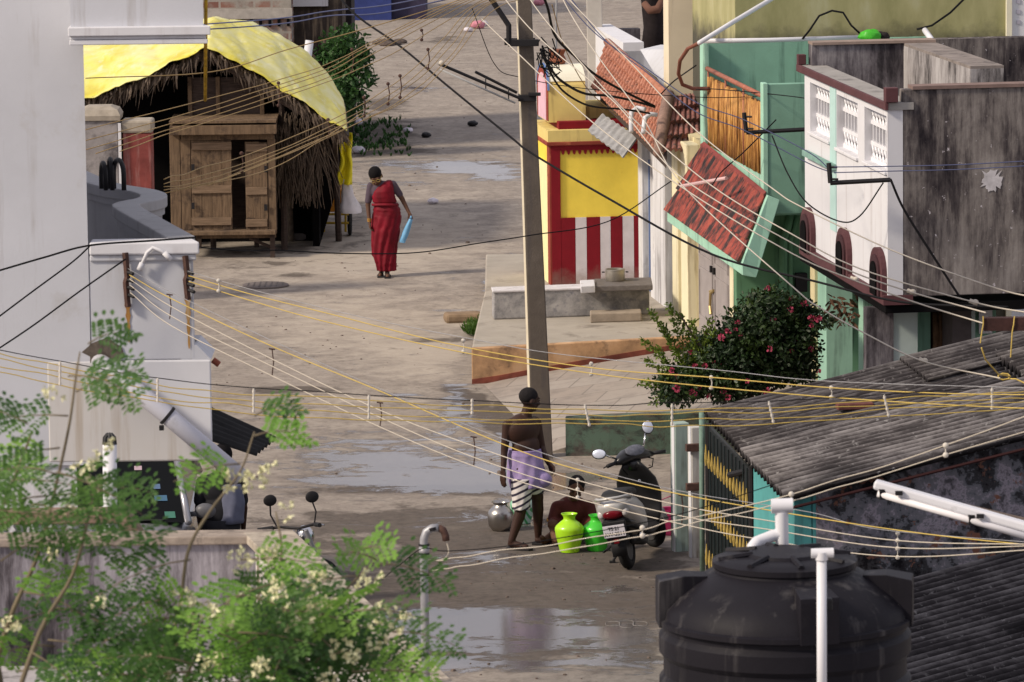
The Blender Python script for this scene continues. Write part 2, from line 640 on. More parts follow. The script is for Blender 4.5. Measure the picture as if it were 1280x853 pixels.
for k, p in enumerate(gp):
    rings.append([p + V((0, 0, -.05)), p + V((0, .16, -.05)), p + V((0, .16, zt_[k] + .03)), p + V((0, 0, zt_[k] + .03))])
gw.ring_loft(rings)
tag(gw.build('retaining_wall', m_gwall, bevel=.015), 'low mossy green retaining wall behind the parked scooter', 'wall')
# upper platform
pf = MB()
P0, P1 = gz(590, 480), gz(832, 440, .30)
P1x = V((P1.x + 1.4, P1.y + .1, 0))
P3 = gz(616, 402)
zp = gz(590, 436, .43)
pl = [V((P0.x, P0.y + .12, 0)), V((P1.x, P1.y + .12, 0)), V((P1.x + 1.6, P1.y + .3, 0)), V((P1.x + 1.2, P1.y + 9, 0)), V((P3.x - .1, P1.y + 9, 0)), V((P3.x - .1, P3.y, 0)), V((P0.x + .02, P0.y + 1.2, 0))]
pf.prism([p + V((0, 0, -.02)) for p in pl], (0, 0, .43))
tag(pf.build('platform', mat('platform_cement', (.36, .325, .28), .9, .12, 2, .3, 40, grime=((.2, .175, .15), .3, 1.5)), bevel=.02), 'raised cement platform in front of the yellow and white houses', 'platform', kind='structure')
ow = MB()
rings = []
for k in range(9):
    u = k / 8
    p = P0.lerp(V((P1.x + .3, P1.y, 0)), u)
    zz = .435 + .05 * u
    rings.append([p + V((0, 0, -.02)), p + V((0, .12, -.02)), p + V((0, .12, zz)), p + V((0, 0, zz))])
ow.ring_loft(rings)
owt = thing('low_wall', 'stained orange limewashed low wall behind the utility pole', 'wall', P0)
ow.build('wall_face', m_orange, owt, bevel=.012)
rb = MB()
rings = []
for k in range(9):
    u = k / 8
    p = P0.lerp(V((P1.x + .3, P1.y, 0)), u)
    z0 = apron(min(1, max(0, (p.x - A0.x) / (B1.x + 1.9 - A0.x))), 0.0).z
    rings.append([p + V((0, -.012, z0 - .02)), p + V((0, 0.002, z0 - .02)), p + V((0, .002, z0 + .05)), p + V((0, -.012, z0 + .05))])
rb.ring_loft(rings)
rb.build('red_base_line', m_redox, owt)
# stoop
st = thing('stoop', 'long grey plastered stoop with a white rim in front of the yellow house', 'stoop', gz(700, 400, .41))
q0, q1 = gz(617, 400, .41), gz(812, 393, .41)
t = NT('blotchy_plaster')
bb = t.ramp(t.noise(4, 8, None, .7, .3), [(.3, (.1, .1, .115)), (.5, (.3, .29, .29)), (.7, (.46, .44, .43))])
m_blotch = t.fin(t.mix(t.step(t.noise(9, 6), .55, .7), bb, (.16, .16, .19)), .9)
s_ = MB()
dv = V((-.02, .34, 0))
s_.hexa([q0, q1, q1 + dv, q0 + dv], [p + V((0, 0, .36)) for p in (q0, q1, q1 + dv, q0 + dv)])
s_.build('wall_face', m_blotch, st, bevel=.02)
s_ = MB()
wq0 = q0.lerp(q1, -.004)
s_.hexa([wq0 + V((0, -.015, .345)), q0.lerp(q1, .66) + V((0, -.015, .345)), q0.lerp(q1, .66) + dv + V((0, .02, .345)), wq0 + dv + V((0, .02, .345))],
        [p + V((0, 0, .03)) for p in (wq0 + V((0, -.015, .345)), q0.lerp(q1, .66) + V((0, -.015, .345)), q0.lerp(q1, .66) + dv + V((0, .02, .345)), wq0 + dv + V((0, .02, .345)))])
s_.build('white_rim', mat('limewash_rim', (.6, .58, .6), .9, .12, 8, grime=((.3, .28, .28), .3, 6)), st, bevel=.01)
s_ = MB()
r0, r1 = gz(744, 365, .77), gz(816, 363, .77)
dv2 = V((0, .75, 0))
s_.hexa([r0, r1, r1 + dv2, r0 + dv2], [p + V((0, 0, .07)) for p in (r0, r1, r1 + dv2, r0 + dv2)])
s_.build('granite_top', mat('granite', (.14, .125, .12), .6, .2, 20), st, bevel=.01)
s_ = MB()
r0, r1 = gz(726, 367, .78), gz(744, 366, .78)
s_.hexa([r0, r1, r1 + dv2 * .8, r0 + dv2 * .8], [p + V((0, 0, .09)) for p in (r0, r1, r1 + dv2 * .8, r0 + dv2 * .8)])
s_.build('white_block', m_white2, st, bevel=.01)
s_ = MB()
r0, r1 = gz(738, 404, .41), gz(802, 402, .41)
dv3 = V((0, .32, 0))
s_.hexa([r0, r1, r1 + dv3, r0 + dv3], [p + V((0, 0, .12)) for p in (r0, r1, r1 + dv3, r0 + dv3)])
tag(s_.build('step_block', mat('stone_step', (.3, .25, .2), .9, .2, 8, .4), bevel=.015), 'single stone step below the dark granite slab of the stoop', 'step')

# ---------- utility pole ----------
PB = gz(677, 571)
PT = at(655, 0, PB.y + .05)
PT = PB + (PT - PB) * (7.4 / PT.z)
pole = thing('utility_pole', 'square concrete utility pole with a black cross arm and wires at the street edge', 'pole', PB)
def pole_at(z):
    return PB + (PT - PB) * (z / PT.z)
pm = MB()
ang = radians(8)
rings = []
for z in (-.05, 2.5, 5.0, 7.4):
    c = pole_at(z)
    wd = .115 - .041 * (z / 5.0) * .95
    dp = wd * .8
    rot = Matrix.Rotation(ang, 3, 'Z')
    rings.append([c + rot @ V((x * wd, y * dp, 0)) for x, y in ((-1, -1), (1, -1), (1, 1), (-1, 1))])
pm.ring_loft(rings)
pm.build('shaft', m_pole, pole, bevel=.012)
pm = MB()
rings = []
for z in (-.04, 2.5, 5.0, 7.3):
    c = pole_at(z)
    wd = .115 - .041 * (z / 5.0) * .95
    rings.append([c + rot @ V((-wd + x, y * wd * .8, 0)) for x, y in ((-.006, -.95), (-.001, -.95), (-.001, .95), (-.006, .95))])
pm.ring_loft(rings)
pm.build('sunlit_side', mat('pole_sunlit', (.62, .55, .42), .9, .12, 6), pole)  # sunlit left face of the shaft painted as a brighter strip
zc = onb(670, 52, 0)[1]
pm = MB()
pc = at(652, 53, PB.y)
pm.box(pc + V((0.02, -.09, 0)), (.34, .05, .075))
pm.box(pc + V((-.02, .1, 0)), (.34, .04, .075))
pm.tube([pc + V((-.14, -.09, 0)), at(636, 32, PB.y - .1), at(612, -4, PB.y - .1), at(590, -30, PB.y - .1)], .035, 6)
pm.build('cross_arm', m_dark, pole, bevel=.006)
pm = MB()
pc2 = at(659, 122, PB.y)
pm.box(pc2, (.2, .2, .07))
pm.box(at(668, 118, PB.y - .1), (.14, .07, .035))
pm.build('lamp_clamp', m_dark, pole, bevel=.006)
for (z, nm) in ((pc.z - .9, 'step_ring'), (pc.z - 2.2, 'step_ring')):
    pass
# wiring clump on the pole
pm = MB()
for k in range(9):
    c = at(686 + rnd(-4, 4), 50 + rnd(-6, 18), PB.y - .15)
    pts = [c + V((rnd(-.05, .05) + .09 * sin(j * 1.1 + k), rnd(-.03, .03), -.22 * j / 6 + .08 * cos(j * 1.7 + k))) for j in range(7)]
    pm.tube(pts, .008, 5)
pm.build('wire_tangle', m_cable, pole)
# street lamp on its arms
sl = thing('street_lamp', 'slim tube street lamp reaching left from the utility pole', 'street lamp', at(655, 122, PB.y - .1))
sm = MB()
a0, a1 = at(652, 124, PB.y - .1), at(549, 80, PB.y - .3)
sm.tube([a0, a1], .017, 8)
sm.build('arm', m_dark, sl)
sm = MB()
sm.tube([at(644, 129, PB.y - .13), at(550, 87, PB.y - .33)], .011, 8)
sm.build('tube', mat('lamp_glass_grey', (.36, .36, .36), .4), sl, smooth=True)
sm = MB()
sm.tube([at(646, 116, PB.y), at(594, 90, PB.y - .1)], .016, 8)
for f in (.2, .75):
    p = at(646 - 52 * f, 116 - 26 * f, PB.y - .08)
    sm.tube([p, p + V((0, -.05, -.13))], .008, 6)
sm.build('brace', m_dark, sl)
sm = MB()
sm.ell(at(552, 79, PB.y - .3), (.032, .032, .03), n=8)
sm.build('end_cap', m_ww, sl, smooth=True)
# ---------- tiles, blinds, grilles: repeated surfaces ----------
def tile_sheet(p00, p10, p11, p01, rows, cols, amp=.03, step=.035, per=10):
    """roof of pan tiles: (u) along the eave, (v) up the slope"""
    mb = MB()
    n = (p10 - p00).cross(p01 - p00).normalized()
    if n.z < 0:
        n = -n
    nu, nv = cols * per, rows * 3
    vs_, fs = [], []
    lines = []
    for r in range(rows):
        for v_, h in ((r / rows, step), ((r + .97) / rows, 0.0)):
            lines.append((v_, h, r))
    for (v_, h, r) in lines:
        for i in range(nu + 1):
            u = i / nu
            ph = (u * cols) % 1.0
            jit = .010 * NZ.noise(V((int(u * cols) * 3.1, r * 5.7, 1)))
            prof = amp * abs(sin(pi * ph)) ** .8
            p = (p00.lerp(p10, u)).lerp(p01.lerp(p11, u), v_ + jit * .6)
            vs_.append(p + n * (prof + h + jit))
    for k in range(len(lines) - 1):
        for i in range(nu):
            fs.append((k * (nu + 1) + i, k * (nu + 1) + i + 1, (k + 1) * (nu + 1) + i + 1, (k + 1) * (nu + 1) + i))
    mb.add(vs_, fs)
    return mb


def tile_material(name, c1, c2, c3, moss, amount, u_dir=None):
    t = NT(name)
    k = t.ramp(t.noise(9, 5, None, .7), [(.3, c1), (.5, c2), (.7, c3)])
    if u_dir is None:
        n = t.noise(5, 8, None, .75, .3)
    else:
        n = t.noise(5.5, 8, t.coord((1, 1, .22)), .7, .2)
    k = t.mix(t.step(n, .70 - amount * .35, .74 - amount * .22), k, moss)
    t.bump(t.noise(40, 4), .3, .01)
    return t.fin(k, .85)


m_tile_o = tile_material('orange_pan_tiles', (.24, .1, .065, 1), (.42, .17, .105, 1), (.5, .24, .16, 1), (.1, .055, .045, 1), .42)
m_tile_r = tile_material('red_flat_tiles', (.19, .035, .025, 1), (.28, .05, .035, 1), (.36, .085, .055, 1), (.02, .014, .015, 1), .75, 1)

# ---------- yellow shrine house ----------
aY, _ = onb(690, 330, 0)
pY = at(690, 355, 68.7)
aY = (pY - SO).dot(SA)
bY = (pY - SO).dot(SBV)
def yz(px, py):
    return ona(px, py, aY)
b0 = bY
b1 = ona(800, 300, aY)[0]
zb = .4
zW = yz(697, 182)[1]
t_ = None
m_yel = mat('yellow_paint', (.82, .63, .085), .8, .09, 2.5, .2, 30, grime=((.66, .47, .06), .16, 3))
m_yel2 = mat('pale_yellow_paint', (.68, .54, .2), .8, .07, 4, streak=((.4, .3, .12), .25, 7))
m_yelp = mat('cream_yellow_top', (.8, .72, .4), .8, .05, 5)
m_red = mat('crimson_paint', (.19, .005, .013), .75, .14, 4, .15, 30, foot=(.42, .22, (.2, .12, .1, 1)))
m_stripew = mat('white_stripe_paint', (.6, .56, .58), .85, .1, 5, .15, 30, foot=(.42, .22, (.3, .22, .18, 1)))
m_redb = mat('red_oxide_paint', (.24, .045, .03), .8, .15, 6, grime=((.4, .12, .06), .2, 5))
yh = thing('yellow_house', 'small yellow house with red and white stripes, scalloped trim and an arched niche on top', 'house', S(aY, b0 + .5, 0))
mb = MB()
dpY = 1.5
mb.sbox(aY, aY + dpY, b0, b1, zb - .1, zW)
mb.build('wall', m_yel, yh)
# left face painted cream with red edges
mb = MB()
mb.sbox(aY + .25, aY + dpY - .3, b0 - .012, b0 - .001, zb, zW - .25)
mb.build('cream_side_panel', m_yelp, yh)
for q_ in ((aY - .02, aY + .2, b0 - .02, b0 + .1), (aY + dpY - .25, aY + dpY, b0 - .02, b0)):
    mb = MB()
    mb.sbox(*q_, zb, zW)
    mb.build('corner_band', m_redb, yh)
mb = MB()
bs = ona(701, 300, aY)[0]
mb.sbox(aY - .028, aY - .001, b0 + .001, bs, zb, zW)
mb.build('red_corner_post', m_red, yh)
# stripes
z1 = yz(720, 272)[1]
xs = [701, 719, 733, 750, 763, 778, 792, 806]
for k in range(len(xs) - 1):
    mb = MB()
    mb.sbox(aY - .026, aY - .002, ona(xs[k], 300, aY)[0] + .002, ona(xs[k + 1], 300, aY)[0] - .001, zb, z1)
    mb.build('red_stripe' if k % 2 == 0 else 'white_stripe', m_red if k % 2 == 0 else m_stripew, yh)
# scalloped trim
zt = yz(720, 188)[1]
mb = MB()
mb.sbox(aY - .03, aY - .002, bs + .001, b1, zt, zW)
k = bs + .04
while k < b1:
    mb.prism([S(aY - .025, k + .022 * cos(pi * j / 6), zt - .055 * sin(pi * j / 6)) for j in range(7)], SA * .02)
    k += .075
mb.build('scalloped_trim', m_red, yh)
# cornice tiers
zc1 = yz(697, 180)[1]
zc2 = yz(697, 165)[1]
zc3 = yz(697, 155)[1]
mb = MB()
mb.sbox(aY - .06, aY + dpY + .05, b0 - .06, b1, zW, zW + .05)
mb.build('cornice', m_redb, yh, bevel=.008)
mb = MB()
mb.sbox(aY - .04, aY + dpY, b0 - .04, b1, zW + .05, zW + .2)
mb.build('yellow_tier', m_yel2, yh)
mb = MB()
mb.sbox(aY + .12, aY + dpY - .1, b0 + .13, b1, zW + .2, zW + .3)
mb.build('red_tier', m_red, yh, bevel=.006)
mb = MB()
zt4 = zW + .3
bq0, bq1 = b0 + .02, ona(731, 120, aY + .2)[0] + .02
zq = ona(700, 82, aY + .6)[1]
rings = []
NA = 14
mid = aY + .75
hw = .48
for bb_ in (bq0, bq1):
    r = [S(mid - hw, bb_, zt4 - .02)]
    for k in range(NA + 1):
        th = pi * k / NA
        r.append(S(mid - hw * cos(th), bb_, zq - .3 + .3 * sin(th)))
    r.append(S(mid + hw, bb_, zt4 - .02))
    rings.append(r)
mb.ring_loft(rings)
nb = mb.build('niche_block', m_yel2, yh)
mb = MB()
rings = []
for bb_ in (bq0 - .005, bq1 + .006):
    r = []
    for k in range(NA + 1):
        th = pi * .12 + pi * .76 * k / NA
        r.append(S(mid - (hw + .012) * cos(th), bb_, zq - .3 + .312 * sin(th)))
    for k in range(NA + 1)[::-1]:
        th = pi * .12 + pi * .76 * k / NA
        r.append(S(mid - hw * cos(th) * .98, bb_, zq - .3 + .296 * sin(th)))
    rings.append(r)
mb.ring_loft(rings)
mb.build('white_vault_top', mat('vault_white', (.76, .74, .62), .8, .05), yh)
for sc_, mm, nm, off in ((1.0, m_redb, 'red_arch', .012), (.72, mat('pink_niche', (.66, .42, .5), .8, .1, 6), 'pink_niche', .018)):
    mb = MB()
    r = [S(mid - hw * sc_, bq0 - off, zt4)]
    for k in range(NA + 1):
        th = pi * k / NA
        r.append(S(mid - hw * sc_ * cos(th), bq0 - off, zq - .3 + .28 * sc_ * sin(th)))
    r.append(S(mid + hw * sc_, bq0 - off, zt4))
    mb.prism(r, SBV * .01)
    mb.build(nm, mm, yh)
mb = MB()
rings = []
for bb_ in (bq0 - .016, bq0 + .012):
    r = []
    for k in range(NA + 1):
        th = pi * k / NA
        r.append(S(mid - (hw + .03) * cos(th), bb_, zq - .3 + .33 * sin(th)))
    for k in range(NA + 1)[::-1]:
        th = pi * k / NA
        r.append(S(mid - (hw + .004) * cos(th), bb_, zq - .3 + .304 * sin(th)))
    rings.append(r)
mb.ring_loft(rings)
mb.build('blue_arch_rim', mat('blue_rim', (.12, .2, .42), .8), yh)
mb = MB()
zz = zW + .2
mb.sbox(aY + .5, aY + dpY - .1, bq1 + .001, b1 + .3, zt4, zt4 + .16)
mb.build('side_parapet', m_yel2, yh)
# rusty pot on top
pt = gz(705, 82, zq)
mb = MB()
pc3 = S(mid, (bq0 + bq1) / 2 - .05, zq + .012)
mb.lathe([(.1, 0), (.12, .05), (.085, .12), (.11, .17), (.115, .19), (.09, .19)], pc3, 18)
tag(mb.build('clay_pot', mat('terracotta', (.22, .08, .045), .8, .25, 10), smooth=True, auto=40), 'rust brown clay pot standing on the arched niche of the yellow house', 'pot')
# aluminium pan on the granite slab
pan = thing('cooking_pot', 'small dented metal cooking pot on the granite slab of the stoop', 'pot', gz(769, 351, .842))
mb = MB()
mb.lathe([(.001, 0), (.115, 0), (.125, .02), (.125, .14), (.135, .145), (.13, .15), (.118, .145), (.115, .03), (.001, .02)], pan.location, 24)
mb.build('body', mat('dull_aluminium', (.42, .39, .34), .4, .15, 12, metal=.8), pan, smooth=True, auto=40)
mb = MB()
for s in (-1, 1):
    c = V(pan.location) + V((s * .135, 0, .11))
    mb.tube([c + V((0, -.03, 0)), c + V((s * .03, -.02, 0)), c + V((s * .03, .02, 0)), c + V((0, .03, 0))], .006, 6)
mb.build('handle', m_dark, pan)

# ---------- white house with the orange tiled roof ----------
wh = thing('tiled_house', 'whitewashed house with an orange pan tile roof next to the yellow house', 'house', S(12.5, .4, 0))
def fa(px, b=0.0):
    return onb(px, 300, b)[0]
zw0 = .38
zE = 2.5
mb = MB()
mb.sbox(fa(831) + .02, fa(775) + .3, .1, 2.6, zw0, zE + .05)
mb.build('wall', m_white, wh)
for x0, x1, nm in ((777, 788, 'column'), (798, 803, 'column'), (813, 831, 'wall_pier')):
    mb = MB()
    a_far, a_near = fa(x0), fa(x1)
    mb.sbox(a_near, a_far, 0.0, .102, zw0, zE)
    mb.build(nm, mat('limewash_grimy', (.6, .6, .62), .85, .1, 2.5, .2, 40, streak=((.26, .25, .26), .45, 5), grime=((.36, .35, .36), .2, 2)), wh, bevel=.01)
mb = MB()
mb.sbox(fa(812, .09), fa(804, .09), .085, .099, zw0, 2.1)
mb.build('door', mat('pale_blue_door', (.42, .46, .52), .7, .1, 5), wh)
mb = MB()
mb.sbox(fa(808.5, .07), fa(807.5, .07), .06, .084, 1.7, 1.95)
mb.build('notice_plate', mat('brown_plate', (.3, .17, .1), .7), wh)
mb = MB()
for x in (812.3, 804.2):
    mb.sbox(fa(x, .08) - .03, fa(x, .08) + .03, .07, .0985, zw0, 2.15)
mb.build('door_frame', mat('blue_frame', (.1, .15, .3), .7), wh)
# roof: street slope, hip slope
e_n = at(823, 194, 64.6)
e_f = at(741, 112, 69.6)
r_n = at(836, 124, 66.6)
r_f = at(759, 56, 71.4)
rt = tile_sheet(e_f, e_n, r_n, r_f, 5, 26, .035, .03, 8)
rt.build('roof', m_tile_o, wh, thick=.02)
h_n = at(878, 193, 65.2)
h_r = at(880, 117, 67.2)
rt = tile_sheet(e_n + V((.05, -.03, .0)), h_n, h_r, r_n + V((.05, 0, 0)), 4, 7, .045, .05, 10)
rt.build('hip_roof', tile_material('old_hip_tiles', (.15, .06, .05, 1), (.26, .1, .08, 1), (.34, .15, .12, 1), (.07, .05, .05, 1), .55), wh, thick=.02)
mb = MB()
mb.tube([e_n + V((0, -.05, .03)), e_n.lerp(r_n, .5) + V((.0, -.02, .07)), r_n + V((0, -.02, .05))], [.07, .085, .08], 8)
mb.build('hip_ridge', mat('ridge_mortar', (.25, .16, .13), .9, .25, 10, .4), wh, smooth=True)
mb = MB()
mb.tube([r_n + V((0, 0, .04)), r_f + V((0, 0, .04))], .055, 8)
mb.build('ridge_cap', m_tile_o, wh, smooth=True)
# back slope in straw coloured sheet
mb = MB()
mb.add([r_n + V((.02, 0, .02)), r_f + V((.02, 0, .02)), r_f + V((1.0, .25, -.75)), r_n + V((1.25, .4, -.5))], [(0, 1, 2, 3)])
mb.build('back_slope', mat('straw_roof', (.4, .34, .2), .9, .2, 8, .3, stretch=(1, 6, 1)), wh, thick=.04)
mb = MB()
mb.prism([e_n + V((.1, .1, -.12)), e_f + V((.1, .1, -.12)), r_f + V((0, 0, -.12)), r_n + V((0, 0, -.12))], (0, 0, -.06))
mb.build('rafters', m_dwood, wh)
mb = MB()
mb.tube([at(789, 165, 64.9), at(789, 141, 65.1), at(796, 135, 65.3), at(806, 137, 65.2)], .03, 8)
mb.tube([at(804, 166, 64.7), at(806, 148, 64.9), at(813, 143, 65.0), at(822, 144, 65.0)], .03, 8)
mb.build('conduit_bend', m_pvc, wh, smooth=True)
# grey asbestos sheet under the far eave
gs = MB()
q = [at(735, 164, 68.3), at(779, 197, 67.0), at(797, 172, 67.4), at(753, 143, 68.7)]
def gsheet(u, v):
    return q[0].lerp(q[1], u).lerp(q[3].lerp(q[2], u), v) + V((0, 0, .009 * sin(u * 2 * pi * 7)))
gs.grid(gsheet, 50, 4)
tag(gs.build('cement_sheet', mat('asbestos_grey', (.3, .3, .305), .9, .25, 9, .4, grime=((.13, .125, .125), .25, 6)), thick=.02), 'short grey corrugated cement sheet sticking out below the orange tiles', 'roof sheet')

# ---------- cream house with the grey double door ----------
ch = thing('cream_house', 'cream house front with pilasters and a grey double door', 'house', S(9.5, .4, 0))
mb = MB()
mb.sbox(fa(918), fa(838) - .02, .13, 2.6, zw0 - .1, 2.75)
mb.build('wall', m_cream, ch)
for x0, x1, bq in ((840, 847, .06), (851, 859, -.03), (911.5, 920, -.03)):
    mb = MB()
    mb.sbox(fa(x1, bq), fa(x0, bq), bq, .131, zw0 - .1, 2.7)
    mb.build('pilaster', mat('cream_pilaster', (.72, .66, .46), .8, .06, 3, streak=((.4, .33, .2), .12, 6)), ch, bevel=.012)
m_door = mat('grey_door_wood', (.30, .27, .27), .75, .1, 5, .2, 40, streak=((.2, .18, .18), .2, 6))
d0_, d1_ = fa(911.5, .1), fa(873, .1)
mid_ = (d0_ + d1_) / 2
for s0, s1, hx in ((d0_, mid_ - .012, 1), (mid_ + .012, d1_, 0)):
    mb = MB()
    mb.sbox(s0, s1, .1, .129, zw0 - .05, 2.25)
    dd = mb.build('door', m_door, ch)
    mb = MB()
    for z0, z1_ in ((.55, 1.2), (1.32, 2.1)):
        for aa, bb_, cc, dd_ in ((s0 + .06, s0 + .1, z0, z1_), (s1 - .1, s1 - .06, z0, z1_), (s0 + .1, s1 - .1, z0, z0 + .04), (s0 + .1, s1 - .1, z1_ - .04, z1_)):
            mb.sbox(aa, bb_, .088, .099, cc, dd_)
    mb.build('panel_moulding', m_door, dd)
    mb = MB()
    mb.sbox((s1 - .12) if hx else s0 + .06, (s1 - .06) if hx else s0 + .12, .07, .0995, 1.22, 1.3)
    mb.build('latch', m_dark, dd)
mb = MB()
mb.tube([S(mid_ - .1, .08, 1.02), S(mid_ - .04, .05, .98), S(mid_, .05, .82), S(mid_ - .05, .05, .72)], .02, 6)
mb.tube([S(mid_ - .1, .08, 1.02), S(mid_ + .05, .06, .99)], .018, 6)
mb.build('lock_and_chain', mat('brass', (.4, .3, .14), .5, .2, metal=.6), ch)

# ---------- green house ----------
gh = thing('green_house', 'green two storey house with bamboo blinds on its balcony and a red tile awning', 'house', S(7.5, .6, 0))
aG0 = onb(957, 200, 0)[0]
aG1 = onb(882, 130, 0)[0]
zF = onb(957, 222, 0)[1]            # balcony floor
zP = ona(980, 105, aG0)[1]
zU = ona(975, 268, aG0)[1]
bE = ona(1012, 200, aG0)[0]
mb = MB()
mb.sbox(aG0, aG0 + .12, .03, bE + .6, zU, zP)
mb.build('front_panel', m_teal, gh, bevel=.008)
mb = MB()
mb.sbox(aG0 - .012, aG0 + .15, -.03, .03, zU + .06, zP + .012)
mb.build('corner_pilaster', m_pgreen, gh, bevel=.008)
zB = ona(940, 52, aG1)[1]
mb = MB()
mb.sbox(aG1, aG1 + .15, .02, 2.8, zF - .2, zB)
mb.build('back_wall', m_teal, gh)
mb = MB()
mb.sbox(aG1 - .14, aG1 + .16, -.04, .02, zF - .25, zB)
mb.build('corner_pilaster', m_pgreen, gh, bevel=.008)
mb = MB()
mb.sbox(aG0 + .1, aG1, .0, 2.6, zF - .22, zF)
mb.build('balcony_floor', m_pgreen, gh)
# bamboo blind
t = NT('bamboo_slats')
kk = t.ramp(t.noise(9, 5, t.coord((2.2, 2.2, .22)), .75), [(.34, (.09, .035, .01)), (.48, (.34, .145, .03)), (.6, (.56, .3, .08))])
m_bam = t.fin(kk, .7)
mb = MB()
zt0 = onb(957, 131, 0)[1]
na = int((aG1 - aG0 - .25) / .045)
for k in range(na):
    a_ = aG0 + .14 + k * .045 + rnd(-.006, .006)
    zj = zt0 + rnd(-.03, .01)
    mb.tube([S(a_, .01 + rnd(-.012, .012), zF + .005), S(a_ + rnd(-.02, .02), .01 + rnd(-.02, .02), (zF + zj) / 2), S(a_ + rnd(-.015, .015), .01 + rnd(-.012, .012), zj)], rnd(.013, .025), 6)
mb.build('bamboo_blind', m_bam, gh, smooth=True)
mb = MB()
mb.sbox(aG0 + .12, aG1 - .14, .05, .075, zF + .01, zt0 - .02)
mb.build('blind_backing', m_dwood, gh)
mb = MB()
zr = onb(957, 122, 0)[1]
mb.tube([S(aG0 + .1, .0, zr), S(aG1 - .1, .0, zr + .01)], .03, 8)
for k in range(4):
    a_ = aG0 + .2 + (aG1 - aG0 - .4) * k / 3
    mb.tube([S(a_, .0, zr), S(a_, .0, zF)], .014, 6)
mb.build('handrail', mat('rail_red', (.33, .12, .08), .6, .2, 8), gh, smooth=True)
# awning
bA = -.42
tb, tf = S(*([onb(884, 180, 0)[0], -.04, onb(884, 180, 0)[1]])), S(*([onb(962, 243, 0)[0], -.04, onb(962, 243, 0)[1]]))
lb, lf = onb(834, 264, bA), onb(926, 329, bA)
lb, lf = S(lb[0], bA, lb[1]), S(lf[0], bA, lf[1])
aw = tile_sheet(lb, lf, tf, tb, 3, 24, .018, .035, 6)
awn = aw.build('tile_awning', m_tile_r, gh, thick=.03)
mb = MB()
mb.prism([tb + V((0, 0, .0)), tf, tf + (lf - tf) * .1 + V((0, 0, .05)), tb + (lb - tb) * .1 + V((0, 0, .05))], (0, 0, .03))
mb.build('awning_top_band', mat('red_cement', (.22, .05, .045), .8, .1, 5), awn)
mb = MB()
mb.tube([at(864, 237, 61.2) + V((-.12, -.1, .05)), at(913, 227, 60.2) + V((-.05, -.1, .05))], .022, 8)
tag(mb.build('plastic_pipe', mat('pink_pipe', (.6, .4, .4), .6)), 'thin pinkish pipe lying on the red tile awning', 'pipe')
# fascia under awning, side bracket
mb = MB()
dn = V((0, 0, -.13))
ib = SBV * .1
mb.hexa([lb + dn, lf + dn, lf + dn + ib, lb + dn + ib], [lb + V((0, 0, -.015)), lf + V((0, 0, -.015)), lf + ib + V((0, 0, -.015)), lb + ib + V((0, 0, -.015))])
mb.build('fascia', m_pgreen, gh, bevel=.008)
mb = MB()
mb.prism([lf + V((0, 0, -.13)), lf + V((0, 0, .0)), tf + V((0, 0, .0)), tf + SBV * .14 + V((0, 0, -.06)), lf + SBV * .16 + V((0, 0, -.16))], SA * -.1)
mb.build('bracket', m_pgreen, gh, bevel=.008)
# soffit and ground floor
mb = MB()
mb.sbox(aG0 + .05, aG1 - .1, .0, 1.6, zU - .02, zF - .221)
mb.build('lintel_band', m_teal, gh)
aGf = aG0 + .55
bGl = ona(921, 400, aGf)[0]
mb = MB()
mb.sbox(aGf, aGf + .2, bGl, bE + 1.2, zw0 - .1, zU - .02)
mb.sbox(aGf + .2, aG1 + .2, .62, .8, zw0 - .1, zU - .02)
mb.build('ground_floor_wall', m_dgreen, gh)
mb = MB()
for px, r in ((979, .05), (988, .028)):
    b_, _ = ona(px, 330, aGf - .08)
    ztop = ona(px, 300, aGf - .08)[1]
    mb.tube([S(aGf - .08, b_, zw0), S(aGf - .08, b_, ztop), S(aGf - .02, b_ + .06, ztop + .12), S(aGf - .02, b_ + .1, zU - .05)], r, 10)
mb.build('drain_pipe', m_dgreen, gh, smooth=True)
mb = MB()
b_, zz = ona(998, 352, aGf - .05)
mb.sbox(aGf - .1, aGf - .005, b_ - .04, b_ + .1, zz - .12, zz + .1)
mb.build('meter_box', m_dark, gh, bevel=.01)

# ---------- white and maroon house ----------
mh = thing('terrace_house', 'house with three white grilled windows, maroon arches and a black stained side wall', 'house', S(2, 1, 0))
zt = onb(1114, 130, 0)[1]
zb = onb(1114, 372, 0)[1]
aM = onb(1006, 180, 0)[0]
wins = []
for x0, x1, tx, ty, by in ((1012.5, 1037.5, 1012.5, 88, 164), (1046, 1072, 1046, 107, 184), (1080.5, 1108, 1080.5, 121.5, 201)):
    a_far, zh = onb(tx, ty, 0)
    _, zl = onb(tx, by, 0)
    a_near = onb(x1, ty + 15, 0)[0]
    wins.append((a_near, a_far, zl, min(zh, zt - .15)))
TH = .16
mb = MB()
zl, zh = min(w_[2] for w_ in wins), max(w_[3] for w_ in wins)
prev = 0.0
for (an, af, l_, h_) in wins[::-1]:
    mb.sbox(prev, an, 0, TH, l_, h_)
    prev = af
    zl, zh = l_, h_
